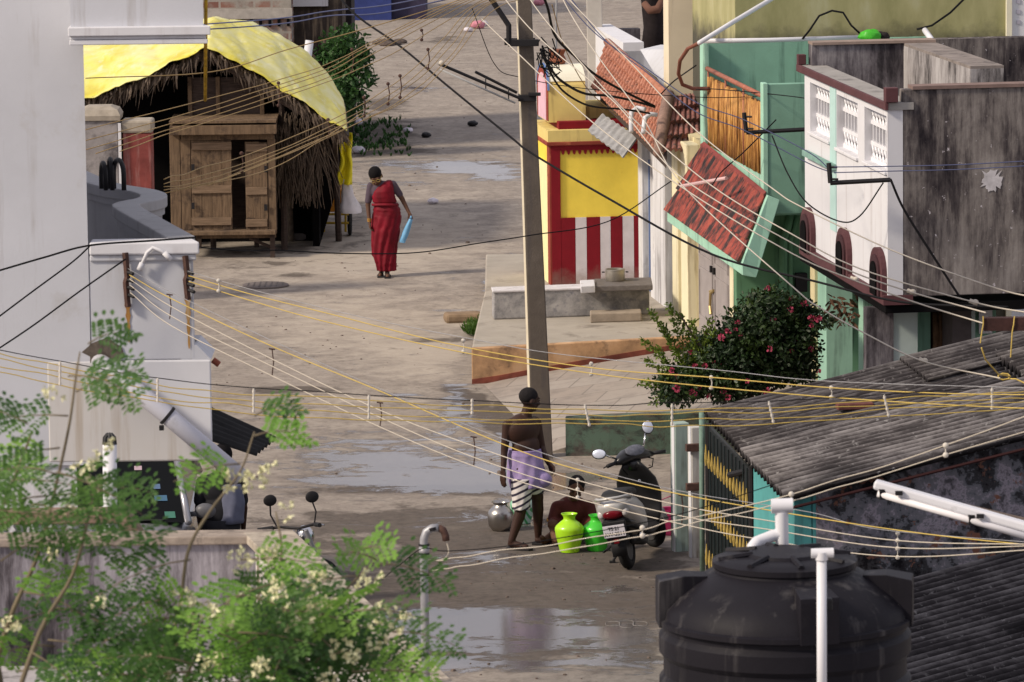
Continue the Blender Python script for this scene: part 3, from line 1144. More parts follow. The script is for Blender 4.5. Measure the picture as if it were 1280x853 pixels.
# pieces above and below each opening
ws = wins[::-1]
mb = MB()
edges = [0.0] + [e for w_ in ws for e in (w_[0], w_[1])] + [aM]
for k in range(len(edges) - 1):
    if k % 2 == 0:
        mb.sbox(edges[k], edges[k + 1], 0, TH, zb, zt - .08)
    else:
        w_ = ws[k // 2]
        mb.sbox(edges[k], edges[k + 1], 0, TH, zb, w_[2])
        mb.sbox(edges[k], edges[k + 1], 0, TH, w_[3], zt - .08)
mb.build('street_front', m_white2, mh)
m_grill = mat('white_grille', (.72, .72, .76), .7, .06, 10)
m_behind = mat('lavender_backing', (.085, .075, .1), .9, .25, 5)
for (an, af, l_, h_) in wins:
    mb = MB()
    nb_ = 7
    for k in range(nb_):
        a_ = an + (af - an) * (k + .5) / nb_
        mb.sbox(a_ - .013, a_ + .013, .075, .1, l_, h_)
    for f in (.0, .3, .68, .95):
        z = l_ + (h_ - l_) * f
        mb.sbox(an, af, .07, .105, z, z + .04)
    for band in ((.04, .3), (.72, .95)):
        za, zc_ = l_ + (h_ - l_) * band[0], l_ + (h_ - l_) * band[1]
        for k in range(nb_):
            a_ = an + (af - an) * k / nb_
            da = (af - an) / nb_
            for s in (0, 1):
                mb.tube([S(a_ + da * s, .085, za), S(a_ + da * (1 - s), .085, zc_)], .013, 4)
    gr = mb.build('window_grille', m_grill, mh)
    mb = MB()
    mb.sbox(an - .02, af + .02, .13, .15, l_ - .02, h_ + .02)
    mb.build('window_backing', m_behind, gr)
    mb = MB()
    mb.sbox(an - .03, af + .02, -.03, .07, l_ - .035, l_ - .001)
    mb.build('sill', m_white2, gr, bevel=.006)
# pale green vertical band and ledge
mb = MB()
mb.sbox(onb(1046, 200, 0)[0] + .01, onb(1038, 200, 0)[0] - .02, -.01, .002, zb + .35, zt - .1)
mb.build('green_band', mat('pale_aqua_paint', (.42, .6, .58), .8, .08, 4), mh)
mb = MB()
zz = onb(1024, 199, 0)[1]
mb.sbox(onb(1046, 197, 0)[0], onb(1010, 203, 0)[0], -.07, -.012, zz - .02, zz + .04)
mb.build('ledge', mat('ledge_green', (.2, .34, .3), .8, .2, 8), mh)
# coping
mb = MB()
mb.sbox(-.05, aM + .3, -.035, .0, zt - .08, zt)
mb.sbox(-.06, .06, -.03, .1, zt, zt + .15)
mb.sbox(aM + .2, aM + .3, -.03, .06, zt, zt + .11)
mb.build('maroon_coping', m_brown, mh, bevel=.006)
mb = MB()
mb.sbox(-.02, aM + .3, .001, .27, zt - .08, zt - .006)
mb.build('coping_top', m_conc, mh)
# arches along the bottom of the front
for px, py in ((1013, 305), (1058, 333), (1101, 358)):
    ac, _ = onb(px, py, 0)
    rad = .31
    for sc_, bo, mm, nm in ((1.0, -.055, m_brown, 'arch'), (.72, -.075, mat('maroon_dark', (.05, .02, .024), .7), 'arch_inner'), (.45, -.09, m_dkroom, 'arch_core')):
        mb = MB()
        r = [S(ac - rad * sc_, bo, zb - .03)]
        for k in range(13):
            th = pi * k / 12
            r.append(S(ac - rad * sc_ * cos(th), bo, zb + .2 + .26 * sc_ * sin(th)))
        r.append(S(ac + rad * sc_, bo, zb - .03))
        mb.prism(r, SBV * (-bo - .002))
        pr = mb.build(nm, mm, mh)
mb = MB()
mb.sbox(-.02, aM + .1, -.05, TH + .1, zb - .1, zb - .001)
mb.build('maroon_string_course', m_brown, mh)
# side wall facing us, streaked black
bR = 3.6
zS = ona(1200, 107, 0)[1]
mb = MB()
mb.sbox(0.002, .18, TH + .001, 1.9, zb - .02, zS - .03)
mb.sbox(0.002, .18, 1.9, bR, zb - 1.3, zS + .04)
mb.build('side_wall', m_stain, mh, bevel=.01)
mb = MB()
mb.sbox(-.02, .22, TH + .1, 1.9, zS - .03, zS + .005)
mb.build('side_coping', mat('coping_brown', (.2, .14, .125), .9, .2, 6), mh)
# terrace: floor, back wall, partition, far wall
zfl = zt - 1.0
mb = MB()
mb.sbox(.18, aM + .3, TH + .11, bR, zfl - .15, zfl)
mb.build('terrace_floor', m_conc, mh)
m_stain2 = streaked('black_streaked_plaster', [(.016, .013, .018), (.045, .04, .045), (.12, .108, .12), (.26, .245, .255)], 0.0, 3, False)
zk = ona(1080, 55, aM + .1)[1]
mb = MB()
mb.sbox(aM + .1, aM + .3, .105, 1.5, zfl, zk)
mb.build('terrace_back_wall', m_stain2, mh)
mb = MB()
mb.sbox(aM + .07, aM + .33, .105, 1.5, zk, zk + .03)
mb.build('back_coping', mat('coping_brown2', (.26, .2, .17), .9, .2, 6), mh)
pb0, pz0 = ona(1132, 53, aM)
pb1, pz1 = ona(1213, 92, 1.4)
mb = MB()
zpk = (pz0 + pz1) / 2
pp = [S(1.4, pb1, 0), S(1.4, pb1 + .36, 0), S(aM + .1, pb0 + .36, 0), S(aM + .1, pb0, 0)]
mb.hexa([p + V((0, 0, zfl)) for p in pp], [p + V((0, 0, zpk)) for p in pp])
mb.build('partition_wall', streaked('streaked_partition', [(.02, .018, .02), (.12, .11, .11), (.3, .28, .28), (.42, .4, .4)], .02, 4, False), mh)
mb = MB()
mb.hexa([p + V((0, 0, zpk)) for p in pp], [p + V((0, 0, zpk + .03)) for p in pp])
mb.build('partition_coping', mat('coping_grey', (.22, .19, .175), .9, .25, 5, grime=((.08, .07, .07), .3, 4)), mh)
mb = MB()
zk2 = ona(1230, 48, aM + .5)[1]
mb.sbox(aM + .5, aM + .7, pb0 + .2, bR + 1.5, zfl, zk2)
mb.build('far_wall', m_stain, mh)
mb = MB()
b_, z_ = ona(1240, 226, -.004)
mb.prism([S(-.004, b_ + .15 * cos(k * pi / 20) * (.7 + .55 * NZ.noise(V((k * .9, 0, 5)))), z_ + .15 * sin(k * pi / 20) * (.7 + .55 * NZ.noise(V((k * .9, 0, 5))))) for k in range(40)], SA * .003)
mb.build('paint_splash', mat('splash_white', (.5, .48, .5), .9, .2, 14), mh)
# ground floor under the front
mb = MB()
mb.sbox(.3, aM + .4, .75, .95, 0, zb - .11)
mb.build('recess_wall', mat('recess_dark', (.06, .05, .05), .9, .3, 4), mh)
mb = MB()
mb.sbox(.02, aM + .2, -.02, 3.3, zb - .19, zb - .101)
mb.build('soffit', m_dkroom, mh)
for x0, x1, mm, bq in ((1013, 1019, m_cream, .42), (1020, 1033, m_pgreen, .45), (1073, 1079, m_pgreen, .5), (1034, 1044, mat('plum_door', (.06, .045, .06), .8), .6)):
    mb = MB()
    an, af = onb(x1, 400, bq)[0], onb(x0, 400, bq)[0]
    mb.sbox(an, af, bq, .75, 0.2, zb - .2)
    mb.build('door' if mm.name == 'plum_door' else 'pier', mm, mh)
m_pale = mat('pale_aqua_wall', (.38, .45, .44), .85, .08, 4)
ag = .55
for x0, x1, mm, nm, d_ in ((1083, 1117, m_stain2, 'ground_wall', -.02), (1117, 1147, m_pale, 'ground_wall', 0), (1147, 1163, m_teal, 'ground_wall', .25), (1163, 1189, m_dkroom, 'doorway', .3), (1189, 1219, m_pale, 'ground_wall', 0), (1219, 1245, m_teal, 'ground_wall', .25)):
    mb = MB()
    mb.sbox(ag + d_, ag + d_ + .15, ona(x0, 420, ag + d_)[0], ona(x1, 420, ag + d_)[0], 0.2, zb - .2)
    mb.build(nm, mm, mh)
mb = MB()
for px in (1168, 1174, 1181):
    b_, _ = ona(px, 410, ag + .28)
    mb.tube([S(ag + .27, b_, zb - .25), S(ag + .27, b_ + .02, zb - .55), S(ag + .27, b_, zb - .9)], [.03, .045, .03], 7)
mb.build('curtain', mat('brown_curtain', (.12, .07, .04), .9, .4, 12), mh, smooth=True)
mb = MB()
b_, z_ = ona(1232, 385, ag + .2)
mb.box(S(ag + .2, b_, z_ - .12), (.14, .03, .3))
tag(mb.build('hanging_cloth', m_pvc), 'small pale cloth hanging at the right edge under the stained wall', 'cloth')
# ---------- buildings behind, right ----------
aC = 15.4
mb = MB()
c0, c1 = ona(836, 60, aC)[0], ona(911, 60, aC)[0]
cw = thing('cream_wall_house', 'tall plain cream house wall rising behind the tiled roofs', 'house', S(aC + 1, c0 + 1, 0))
mb.sbox(aC, aC + .4, c0, c1, 0, 7.5)
mb.build('wall', mat('cream_plaster', (.68, .6, .46), .85, .07, 2, .1, 40, streak=((.4, .34, .25), .2, 5)), cw)
mb = MB()
mb.sbox(aC - .02, aC + .05, c1 - .0, c1 + .1, 0, 7.5)
mb.build('lit_corner_strip', mat('cream_lit', (.78, .72, .58), .85), cw)  # lit edge of the wall painted as a lighter cream strip
aO = 11.0
oh = thing('olive_house', 'olive washed house wall with mould along its foot', 'house', S(aO + 1, 3, 0))
o0, o1 = ona(919, 20, aO)[0], ona(1257, 20, aO)[0]
ob = ona(1000, 49, aO)[1]
mb = MB()
mb.sbox(aO, aO + 3, o0, o1, 0, 7.5)
t = NT('olive_limewash')
kk = t.ramp(t.noise(2, 7, t.coord((1, 1, .35)), .65), [(.3, (.24, .235, .1)), (.55, (.36, .34, .17)), (.75, (.46, .45, .3))])
sepz = t.n('ShaderNodeSeparateXYZ')
t.l(t.coord(), sepz.inputs[0])
foot = t.math('MULTIPLY', t.step(t.math('ADD', sepz.outputs[2], t.math('MULTIPLY', t.noise(5, 6), .5)), ob + .42, ob + .12), .9)
kk = t.mix(foot, kk, (.035, .033, .03))
m_olive = t.fin(kk, .9)
mb.build('wall', m_olive, oh)
mb = MB()
mb.sbox(aO - .05, aO + .1, o1 + .001, o1 + .07, 0, 7.5)
mb.build('pale_corner', mat('pale_corner', (.7, .66, .52), .8), oh)
mb = MB()
mb.sbox(aO - .02, aO + .1, o1 + .071, o1 + 2, 0, 7.5)
mb.build('white_bay', m_white2, oh)
mb = MB()
for r in range(5):
    z = ob + .12 + r * .13
    for c_ in range(2):
        mb.sbox(aO - .03, aO - .021, o1 + .13 + c_ * .1, o1 + .18 + c_ * .1, z, z + .05)
mb.build('vent_holes', mat('vent_grey', (.4, .38, .45), .8), oh)
# roof edge pipe and hose, bag
aPp = aG1 - .06
zpp = zB + .035
mb = MB()
mb.tube([at(874, 54, 61.9), at(916, 28, 62.6), at(961, 1, 63.2), at(985, -14, 63.6)], .03, 8)
tag(mb.build('sloping_pipe', m_pvc, smooth=True), 'white plastic pipe slanting up the cream wall corner', 'pipe')
mb = MB()
mb.tube([at(880, 51.5, 62.2), at(960, 50.5, 62.4), at(1073, 47, 62.5)], .028, 8)
tp = mb.build('roof_pipe', m_pvc, smooth=True)
tag(tp, 'white plastic pipe lying along the top of the teal back wall', 'pipe')
mb = MB()
mb.tube([at(1003, 49, 62.4), at(1012, 38, 62.4), at(1024, 20, 62.4), at(1040, 13.5, 62.4), at(1054, 16, 62.4), at(1064, 32, 62.4), at(1076, 43, 62.4)], .014, 6)
tag(mb.build('arched_hose', m_cable, smooth=True), 'black hose arched over the teal wall against the olive wall', 'hose')
mb = MB()
mb.tube([at(1146, 37, 63.4), at(1165, 32, 63.4), at(1188, 16, 63.5), at(1206, -2, 63.6), at(1220, -16, 63.6)], .014, 6)
tag(mb.build('hanging_cable', m_cable, smooth=True), 'black cable hanging down the right half of the olive wall', 'cable')
gbm = MB()
def bagf(c, rx, rz, seed):
    def f(u, v):
        th, ph = 2 * pi * u, pi * v
        r = 1 + .35 * NZ.noise(V((cos(th) * sin(ph) * 2 + seed, sin(th) * sin(ph) * 2, cos(ph) * 2)))
        return V(c) + V((rx * r * cos(th) * sin(ph), .1 * r * sin(th) * sin(ph), rz * r * cos(ph)))
    return f
gbm.grid(bagf(at(1087, 45, 62.2), .14, .075, 3), 16, 10)
tag(gbm.build('plastic_bag', mat('green_plastic', (.06, .42, .03), .4, .2, 6), smooth=True), 'crumpled bright green plastic bag on the roof pipe', 'bag')
gbm = MB()
gbm.grid(bagf(at(1103, 46, 62.3), .09, .06, 9), 16, 10)
tag(gbm.build('rag', mat('black_rag', (.02, .015, .015), .9), smooth=True), 'black rag bundled beside the green plastic bag', 'rag')
mb = MB()
mb.tube([at(1156, 38, 60.6), at(1168, 55, 60.2)], .035, 8)
tag(mb.build('pipe_stub', m_pvc, smooth=True), 'short white pipe stub leaning on the terrace partition', 'pipe')
mb = MB()
pts = [at(876, 53, 62.0), at(860, 61, 62.4), at(850, 76, 62.8), at(848, 92, 63), at(853, 106, 63.2), at(866, 111, 63.2), at(886, 111, 63)]
mb.tube(pts, .024, 8)
tag(mb.build('brown_hose', mat('brown_hose', (.2, .075, .05), .6), smooth=True), 'reddish brown hose looping down the cream wall', 'hose')
# white terrace behind the tiled roof
tw = thing('roof_terrace', 'small white walled roof terrace behind the orange tiled roof', 'terrace', S(21, 1.9, 0))
aT = 21.5
k0, kz = ona(779, 64, aT)
k1, _ = ona(838, 64, aT)
mb = MB()
mb.sbox(aT, aT + .2, k0, k1, 0, ona(800, 64, aT)[1])
mb.build('front_wall', m_white, tw)
mb = MB()
ztw = ona(790, 42, aT + .3)[1]
mb.hexa([S(aT, k0, 0), S(aT, k0 + .3, 0), S(aT + 3, k0 + .3, 0), S(aT + 3, k0, 0)], [S(aT, k0, kz + .12), S(aT, k0 + .3, kz + .12), S(aT + 3, k0 + .3, kz + .15), S(aT + 3, k0, kz + .15)])
mb.build('side_wall', m_white2, tw)
mb = MB()
mb.sbox(aT + 2.6, aT + 2.8, k0 + .31, k1, 0, ona(800, 36, aT + 2.6)[1])
mb.build('rear_wall', m_stain2, tw)
mb = MB()
mb.hexa([at(800, 62, 72.5), at(862, 62, 70), at(862, 112, 69), at(830, 112, 69.5)], [p + V((.3, .5, .02)) for p in (at(800, 62, 72.5), at(862, 62, 70), at(862, 112, 69), at(830, 112, 69.5))])
mb.build('sloping_parapet', m_white, tw)
# concrete post behind the yellow house
pp = thing('lamp_post', 'tall pale square concrete post behind the yellow house', 'post', gz(744, 300, 0))
b = at(745, 160, 77)
tpn = at(742, -40, 77)
mb = MB()
rings = []
for f in (0, 1):
    c = V((b.x + .02, b.y, -.02)).lerp(V((tpn.x, tpn.y, tpn.z)), f)
    rings.append([c + V((x * .115, y * .1, 0)) for x, y in ((-1, -1), (1, -1), (1, 1), (-1, 1))])
mb.ring_loft(rings)
mb.build('shaft', mat('pale_concrete', (.45, .42, .38), .9, .1, 6), pp, bevel=.01)
mb = MB()
b = at(696, 100, 80)
mb.tube([V((b.x, b.y, 0)), at(695, 40, 80), at(696, -20, 80)], .018, 6)
tag(mb.build('thin_post', m_steelp), 'thin grey metal post far behind the arched niche', 'post')
# dark trunk far behind
tt = thing('tree_trunk', 'dark thick tree trunk wrapped with a brown band beyond the white terrace', 'tree', gz(817, 70, 0))
mb = MB()
c = at(817, 30, 108)
mb.tube([V((c.x, c.y, 0)), at(817, 34, 108), at(816, 10, 108), at(814, -20, 108), at(810, -60, 108)], [.3, .22, .24, .26, .3], 10)
mb.build('trunk', mat('black_bark', (.014, .01, .011), .9, .4, 10, .5), tt, smooth=True)
mb = MB()
mb.tube([at(805, 4, 107.6), at(812, 13, 107.5), at(822, 12, 107.5), at(827, 2, 107.6)], [.07, .09, .09, .07], 8)
mb.build('brown_band', mat('brown_band', (.14, .07, .05), .9), tt, smooth=True)

# ---------- left: white building with the curved balcony ----------
YL = 35.0
lw = thing('white_building', 'large white building with a curved balcony overhanging the street', 'building', (-4.5, 36.5, 0))
dirb = V((-.28, .96, 0))
XT = at(107, 180, YL).x
XB = at(242, 340, YL).x
XS = at(265, 500, YL).x
zTop = at(150, 303, YL).z
zMid = at(240, 450, YL).z
zBot = at(190, 577, YL).z
def lb4(x0, x1, y0, y1, z):
    return [V((x0 - .28 / .96 * 0, y0, z)), V((x1, y0, z)), V((x1 - (y1 - y0) * .29, y1, z)), V((x0, y1, z))]
mb = MB()
mb.hexa(lb4(-10, XT, YL, YL + 5, zBot - .02), lb4(-10, XT, YL, YL + 5, 9.6))
mb.build('tower_wall', m_white, lw)
mb = MB()
XG = at(96, 600, YL).x
mb.hexa(lb4(-10, XG, YL + .02, YL + 5, 0), lb4(-10, XG, YL + .02, YL + 5, zBot - .021))
mb.build('ground_wall', m_white2, lw)
mb = MB()
t = NT('stained_overhang')
kk = t.ramp(t.noise(1.5, 6), [(.3, (.58, .58, .61)), (.7, (.65, .65, .68))])
n2 = t.noise(7, 6, t.coord((1, 1, .06)), .65)
nx_ = t.n('ShaderNodeSeparateXYZ')
t.l(t.coord(), nx_.inputs[0])
sd_ = t.step(t.math('SUBTRACT', t.math('ADD', nx_.outputs[2], t.math('MULTIPLY', nx_.outputs[0], .8)), 5.55), .25, -.2)
kk = t.mix(t.math('MULTIPLY', sd_, .35), kk, (.5, .45, .36))
kk = t.mix(t.math('MULTIPLY', t.math('MULTIPLY', t.step(n2, .5, .7), sd_), .6), kk, (.3, .22, .13))
m_ovh = t.fin(kk, .85)
mb.hexa(lb4(XT - .3, XS, YL - .004, YL + 3.2, zBot), lb4(XT - .3, XS, YL - .004, YL + 3.2, zMid))
mb.build('overhang_band', m_ovh, lw, bevel=.012)
mb = MB()
mb.hexa([V((XB - .1, YL + .005, zMid)), V((XS, YL + .005, zMid)), V((XS, YL + .5, zMid)), V((XB - .1, YL + .5, zMid))], [V((XB - .1, YL + .005, zMid + .1)), V((XB + .012, YL + .005, zMid + .1)), V((XB + .012, YL + .5, zMid + .1)), V((XB - .1, YL + .5, zMid + .1))])
mb.build('sloped_shoulder', m_white, lw)
mb = MB()
mb.hexa(lb4(XT + .001, XB, YL + .004, YL + .16, zMid + .001), lb4(XT + .001, XB, YL + .004, YL + .16, zTop - .1))
mb.build('balcony_front', m_white, lw, bevel=.01)
mb = MB()
mb.hexa(lb4(XT + .01, XB + .045, YL - .03, YL + .2, zTop - .085), lb4(XT + .01, XB + .045, YL - .03, YL + .2, zTop))
mb.build('front_coping', m_white2, lw, bevel=.012)
mb = MB()
mb.hexa(lb4(XT + .01, XB + .022, YL - .012, YL + .18, zTop - .13), lb4(XT + .01, XB + .022, YL - .012, YL + .18, zTop - .086))
mb.build('coping_moulding', m_white, lw, bevel=.01)
mb = MB()
mb.hexa(lb4(XT - .2, XB, YL + .17, YL + 3, zMid + .001), lb4(XT - .2, XB, YL + .17, YL + 3, zMid + .12))
mb.build('balcony_floor', m_conc, lw)
path = [(226, 296), (195, 279), (153, 256), (166, 252), (182, 249.5), (192, 246), (192, 242), (180, 238), (160, 235), (140, 232), (122, 227), (108, 221), (90, 213)]
pw = [gz(x, y, zTop) for x, y in path]
# smooth the plan
sm_ = []
for i in range(len(pw) - 1):
    for k in range(4):
        sm_.append(pw[i].lerp(pw[i + 1], k / 4))
sm_.append(pw[-1])
for _ in range(2):
    sm_ = [sm_[0]] + [(sm_[i - 1] + sm_[i] * 2 + sm_[i + 1]) / 4 for i in range(1, len(sm_) - 1)] + [sm_[-1]]
m_balc = mat('shaded_parapet', (.36, .36, .375), .88, .06, 3, .1, 60, streak=((.3, .3, .31), .2, 8))  # shade on the white parapet painted in as grey, plus faint streaks
mb = MB()
mb.wallpath(sm_, .12, zMid, zTop - .08)
mb.build('balcony_side', m_balc, lw)
mb = MB()
mb.wallpath(sm_, .2, zTop - .08, zTop + .001)
mb.build('side_coping', m_balc, lw, bevel=.01)
mb = MB()
mb.wallpath(sm_, .16, zTop - .13, zTop - .081)
mb.build('side_moulding', m_balc, lw)
# upper bay with moulding
mb = MB()
x0, x1 = at(88, 20, YL - .4).x, at(254, 20, YL - .4).x
zu = at(170, 33, YL - .4).z
mb.hexa(lb4(x0, x1, YL - .4, YL + 1.5, zu), lb4(x0, x1, YL - .4, YL + 1.5, 9.6))
mb.build('upper_bay', m_white, lw)
mb = MB()
for k, (dz0, dz1, pr) in enumerate(((-.06, .001, .05), (-.085, -.061, .02), (-.12, -.086, .03))):
    mb.hexa(lb4(x0 - pr * .3, x1 + pr, YL - .4 - pr, YL + 1.5, zu + dz0), lb4(x0 - pr * .3, x1 + pr, YL - .4 - pr, YL + 1.5, zu + dz1 - .001))
mb.build('bay_moulding', m_white2, lw, bevel=.006)
# rust brackets and their stains
t = NT('rust_run')
m_rrun = t.fin(t.ramp(t.noise(9, 5, t.coord((1, 1, .15))), [(.35, (.2, .075, .012)), (.6, (.42, .23, .06)), (.75, (.5, .42, .3))]), .85)
for x, ya, yb, yc in ((158.5, 316, 384, 428), (233.5, 320, 375, 436)):
    p0, p1 = at(x - 2, ya, YL - .03), at(x + 1.5, yb, YL - .03)
    mb = MB()
    mb.tube([p0, p0.lerp(p1, .45) + V((.006, 0, 0)), p0.lerp(p1, .55) + V((-.006, 0, 0)), p1], .021, 4)
    br_ = mb.build('iron_bracket', m_rust, lw)
    mb = MB()
    for k in range(4):
        q = p0.lerp(p1, .35 + .14 * k)
        mb.tube([q, q + V((.05, -.05, -.01))], .012, 6)
    mb.build('insulator_pin', m_dark, br_)
    mb = MB()
    q0, q1 = at(x + 1, yb - 6, YL - .0015), at(x + 3, yc, YL - .0015)
    n = 12
    L_, R_ = [], []
    for k in range(n + 1):
        q = q0.lerp(q1, k / n)
        wd = .018 * (1 - .75 * k / n) * (1 + .4 * sin(k * 1.9))
        q.y = YL - .0022
        L_.append(q + V((-wd, 0, 0)))
        R_.append(q + V((wd, 0, 0)))
    mb.add(L_ + R_, [(i, i + 1, n + 2 + i, n + 1 + i) for i in range(n)])
    mb.build('rust_stain', m_rrun, lw)
mb = MB()
mb.tube([at(176, 334, YL - .04), at(184, 316, YL - .05), at(191, 310, YL - .05), at(202, 314, YL - .05), at(212, 323, YL - .05)], .013, 8)
mb.tube([at(174, 338, YL - .04), at(178, 329, YL - .04)], .02, 8)
mb.tube([at(205, 316, YL - .05), at(214, 325, YL - .05)], .018, 8)
mb.build('conduit_elbow', m_white2, lw, smooth=True)
mb = MB()
mb.tube([at(266, 450, YL + .1), at(274, 456, YL + .1)], .022, 8)
mb.build('drain_spout', mat('red_spout', (.22, .06, .035), .7), lw)
# hole and drain pipe
mb = MB()
c = at(130, 440, YL - .004)
mb.prism([c + V((.13 * cos(k * .45) * (1 + .2 * sin(k * 3)), 0, .085 * sin(k * .45) * (1 + .2 * cos(k * 2)))) for k in range(14)], (0, .003, 0))
mb.build('broken_hole', mat('hole_brown', (.11, .09, .075), .95, .4, 20), lw)
dp_ = thing('drain_pipe', 'thick grey plastic drain pipe slanting down across the white overhang', 'pipe', at(210, 522, YL - .12))
mb = MB()
mb.tube([at(122, 451, YL + .05), at(136, 461, YL - .12), at(205, 516, YL - .14), at(302, 598, YL - .2)], .062, 16)
mb.build('tube', mat('grey_pvc', (.5, .5, .56), .4, .06, 3, grime=((.36, .36, .38), .2, 3)), dp_, smooth=True)
mb = MB()
pa, pb_ = at(208, 518.5, YL - .14), at(211, 521, YL - .14)
mb.tube([pa, pb_], .072, 14)
mb.box(at(202, 535, YL - .12), (.03, .05, .03))
mb.box(at(217, 517, YL - .12), (.03, .05, .03))
mb.build('clamp', m_dark, dp_)
# vent pipe with slotted cowl
vp = thing('vent_pipe', 'upright white vent pipe with a dark slotted cowl under the overhang', 'pipe', at(137, 665, 31.5))
mb = MB()
pb2 = at(137, 680, 31.5)
mb.tube([V((pb2.x, pb2.y, 3.3)), at(137, 556, 31.5)], .044, 14)
mb.build('tube', m_pvc, vp, smooth=True)
mb = MB()
ct = at(137, 556, 31.5)
mb.lathe([(.03, 0), (.03, .04), (.02, .055), (.001, .06)], ct, 12)
for k in range(8):
    th = k * pi / 4
    mb.tube([ct + V((.04 * cos(th), .04 * sin(th), 0)), ct + V((.036 * cos(th), .036 * sin(th), .045)), ct + V((.015 * cos(th), .015 * sin(th), .07))], .006, 5)
mb.build('cowl', mat('cowl_grey', (.06, .06, .06), .6), vp)
mb = MB()
mb.tube([at(137, 640, 31.5) + V((0, 0, -.02)), at(137, 640, 31.5) + V((0, 0, .03))], .051, 14)
mb.build('coupling', m_pvc, vp, smooth=True)
# dark ribbed awning sheet
q = [at(262, 510, 36.1), at(345, 548, 36.1), at(320, 568, 35.3), at(262, 549, 35.3)]
mb = MB()
mb.grid(lambda u, v: q[0].lerp(q[1], u).lerp(q[3].lerp(q[2], u), v) + V((0, 0, .012 * sin(v * 2 * pi * 6))), 4, 48)
tag(mb.build('awning_sheet', mat('dark_awning', (.02, .02, .021), .8, .3, 6, spec=.1), thick=.015), 'dark ribbed awning sheet sticking out right of the white overhang', 'awning')
# black hoops on the balcony
for k, (x0, x1, yt) in enumerate(((127, 132.5, 203), (137, 140.5, 198), (142.5, 155, 199))):
    Yh = 38.4 - .2 * k
    yb_ = 236
    mb = MB()
    pl_, pr_ = at(x0, yb_, Yh), at(x1, yb_ + 2, Yh - .3)
    zt2 = at(x0, yt, Yh).z
    rr = (pr_ - pl_) / 2
    pts = [pl_]
    for j in range(9):
        th = pi * j / 8
        pts.append(pl_ + rr * (1 - cos(th)) + V((0, 0, zt2 - pl_.z - .1 + .1 * sin(th))))
    pts.append(pr_)
    mb.tube(pts, .018, 8)
    h_ = mb.build('metal_hoop', m_dark, smooth=True)
    tag(h_, ['black metal hoop standing on the curved balcony, farthest left of three', 'middle black metal hoop of three on the curved balcony', 'widest black metal hoop on the curved balcony beside the red pillar'][k], 'hoop', 'black hoops on the curved balcony')
mb = MB()
mb.tube([at(257.5, -8, 34.7), at(257, 60, 34.9), at(256.5, 126, 35.1)], .012, 8)
tag(mb.build('thin_rod', mat('yellow_rod', (.42, .25, .02), .6, .5, 30), smooth=True), 'thin yellow and black rod hanging beside the upper white bay', 'rod')

# ---------- foreground terrace roof with grey parapet ----------
tz = at(150, 668, 30).z
fz = at(100, 828, 30).z
th_ = thing('terrace_block', 'foreground terrace roof with a black streaked grey parapet behind the leafy branches', 'terrace', (-3, 28, 0))
cR = gz(340, 669, tz)
cN = gz(532, 856, tz)
dirn = (cN - cR).normalized()
cF = cR + dirn * 9
m_par = streaked('lavender_streaked', [(.022, .02, .024), (.09, .08, .09), (.22, .205, .23), (.38, .36, .4)], .0, 3.2, False)
mb = MB()
mb.xbox(-8, cR.x - .02, cR.y, cR.y + .18, fz, tz - .05)
mb.build('rear_parapet', m_par, th_)
mb = MB()
mb.xbox(-8, cR.x, cR.y - .03, cR.y + .2, tz - .05, tz)
mb.build('rear_coping', mat('coping_stone', (.3, .25, .21), .9, .25, 8, .4, grime=((.1, .085, .075), .35, 5)), th_, bevel=.008)
mb = MB()
mb.wallpath([cR, cR + dirn * 5.6], .2, fz, tz - .05)
mb.build('street_parapet', mat('white_streaked', (.6, .57, .54), .9, .1, 3, streak=((.25, .21, .17), .5, 7)), th_)
mb = MB()
mb.wallpath([cR + dirn * -.12, cR + dirn * 5.6], .3, tz - .05, tz + .002)
mb.build('street_coping', mat('coping_stone2', (.38, .33, .27), .9, .25, 9, .4, grime=((.16, .14, .12), .35, 6)), th_, bevel=.008)
mb = MB()
cE = cR + dirn * 5.6
mb.prism([V((-8, cR.y + .18, 0)), V((cR.x + .08, cR.y + .18, 0)), V((cE.x + .08, cE.y, 0)), V((-8, cE.y, 0))], (0, 0, fz))
mb.build('roof_slab', mat('roof_cement', (.42, .4, .41), .95, .2, 3, .3, grime=((.08, .075, .075), .35, 2)), th_)
# balustrade on the parapet
bl_ = thing('balustrade', 'short white balustrade with a stone rail on the grey parapet', 'balustrade', at(60, 668, 30.2))
yb0 = cR.y + .35
mb = MB()
p0, p1 = at(-40, 647, yb0), at(150, 648, yb0)
zr0, zr1 = at(60, 653, yb0).z, at(60, 638, yb0).z
mb.xbox(p0.x, p1.x, yb0 - .08, yb0 + .1, zr0, zr1)
p2 = at(181, 668, yb0)
mb.hexa([V((p1.x, yb0 - .08, tz - .06)), V((p2.x, yb0 - .08, tz - .06)), V((p2.x, yb0 + .1, tz - .06)), V((p1.x, yb0 + .1, tz - .06))], [V((p1.x, yb0 - .08, zr1)), V((p1.x + .05, yb0 - .08, zr1)), V((p1.x + .05, yb0 + .1, zr1)), V((p1.x, yb0 + .1, zr1))])
mb.build('rail', mat('rail_stone', (.24, .17, .13), .9, .25, 14, .4), bl_, bevel=.006)
for k in range(8):
    x = at(8 + k * 24 - 30, 660, yb0).x
    mb = MB()
    mb.lathe([(.05, 0), (.05, .02), (.03, .04), (.046, .07), (.03, .1), (.04, zr0 - tz + .06)], (x, yb0, tz - .06), 12)
    mb.build('baluster', m_white2, bl_, smooth=True)
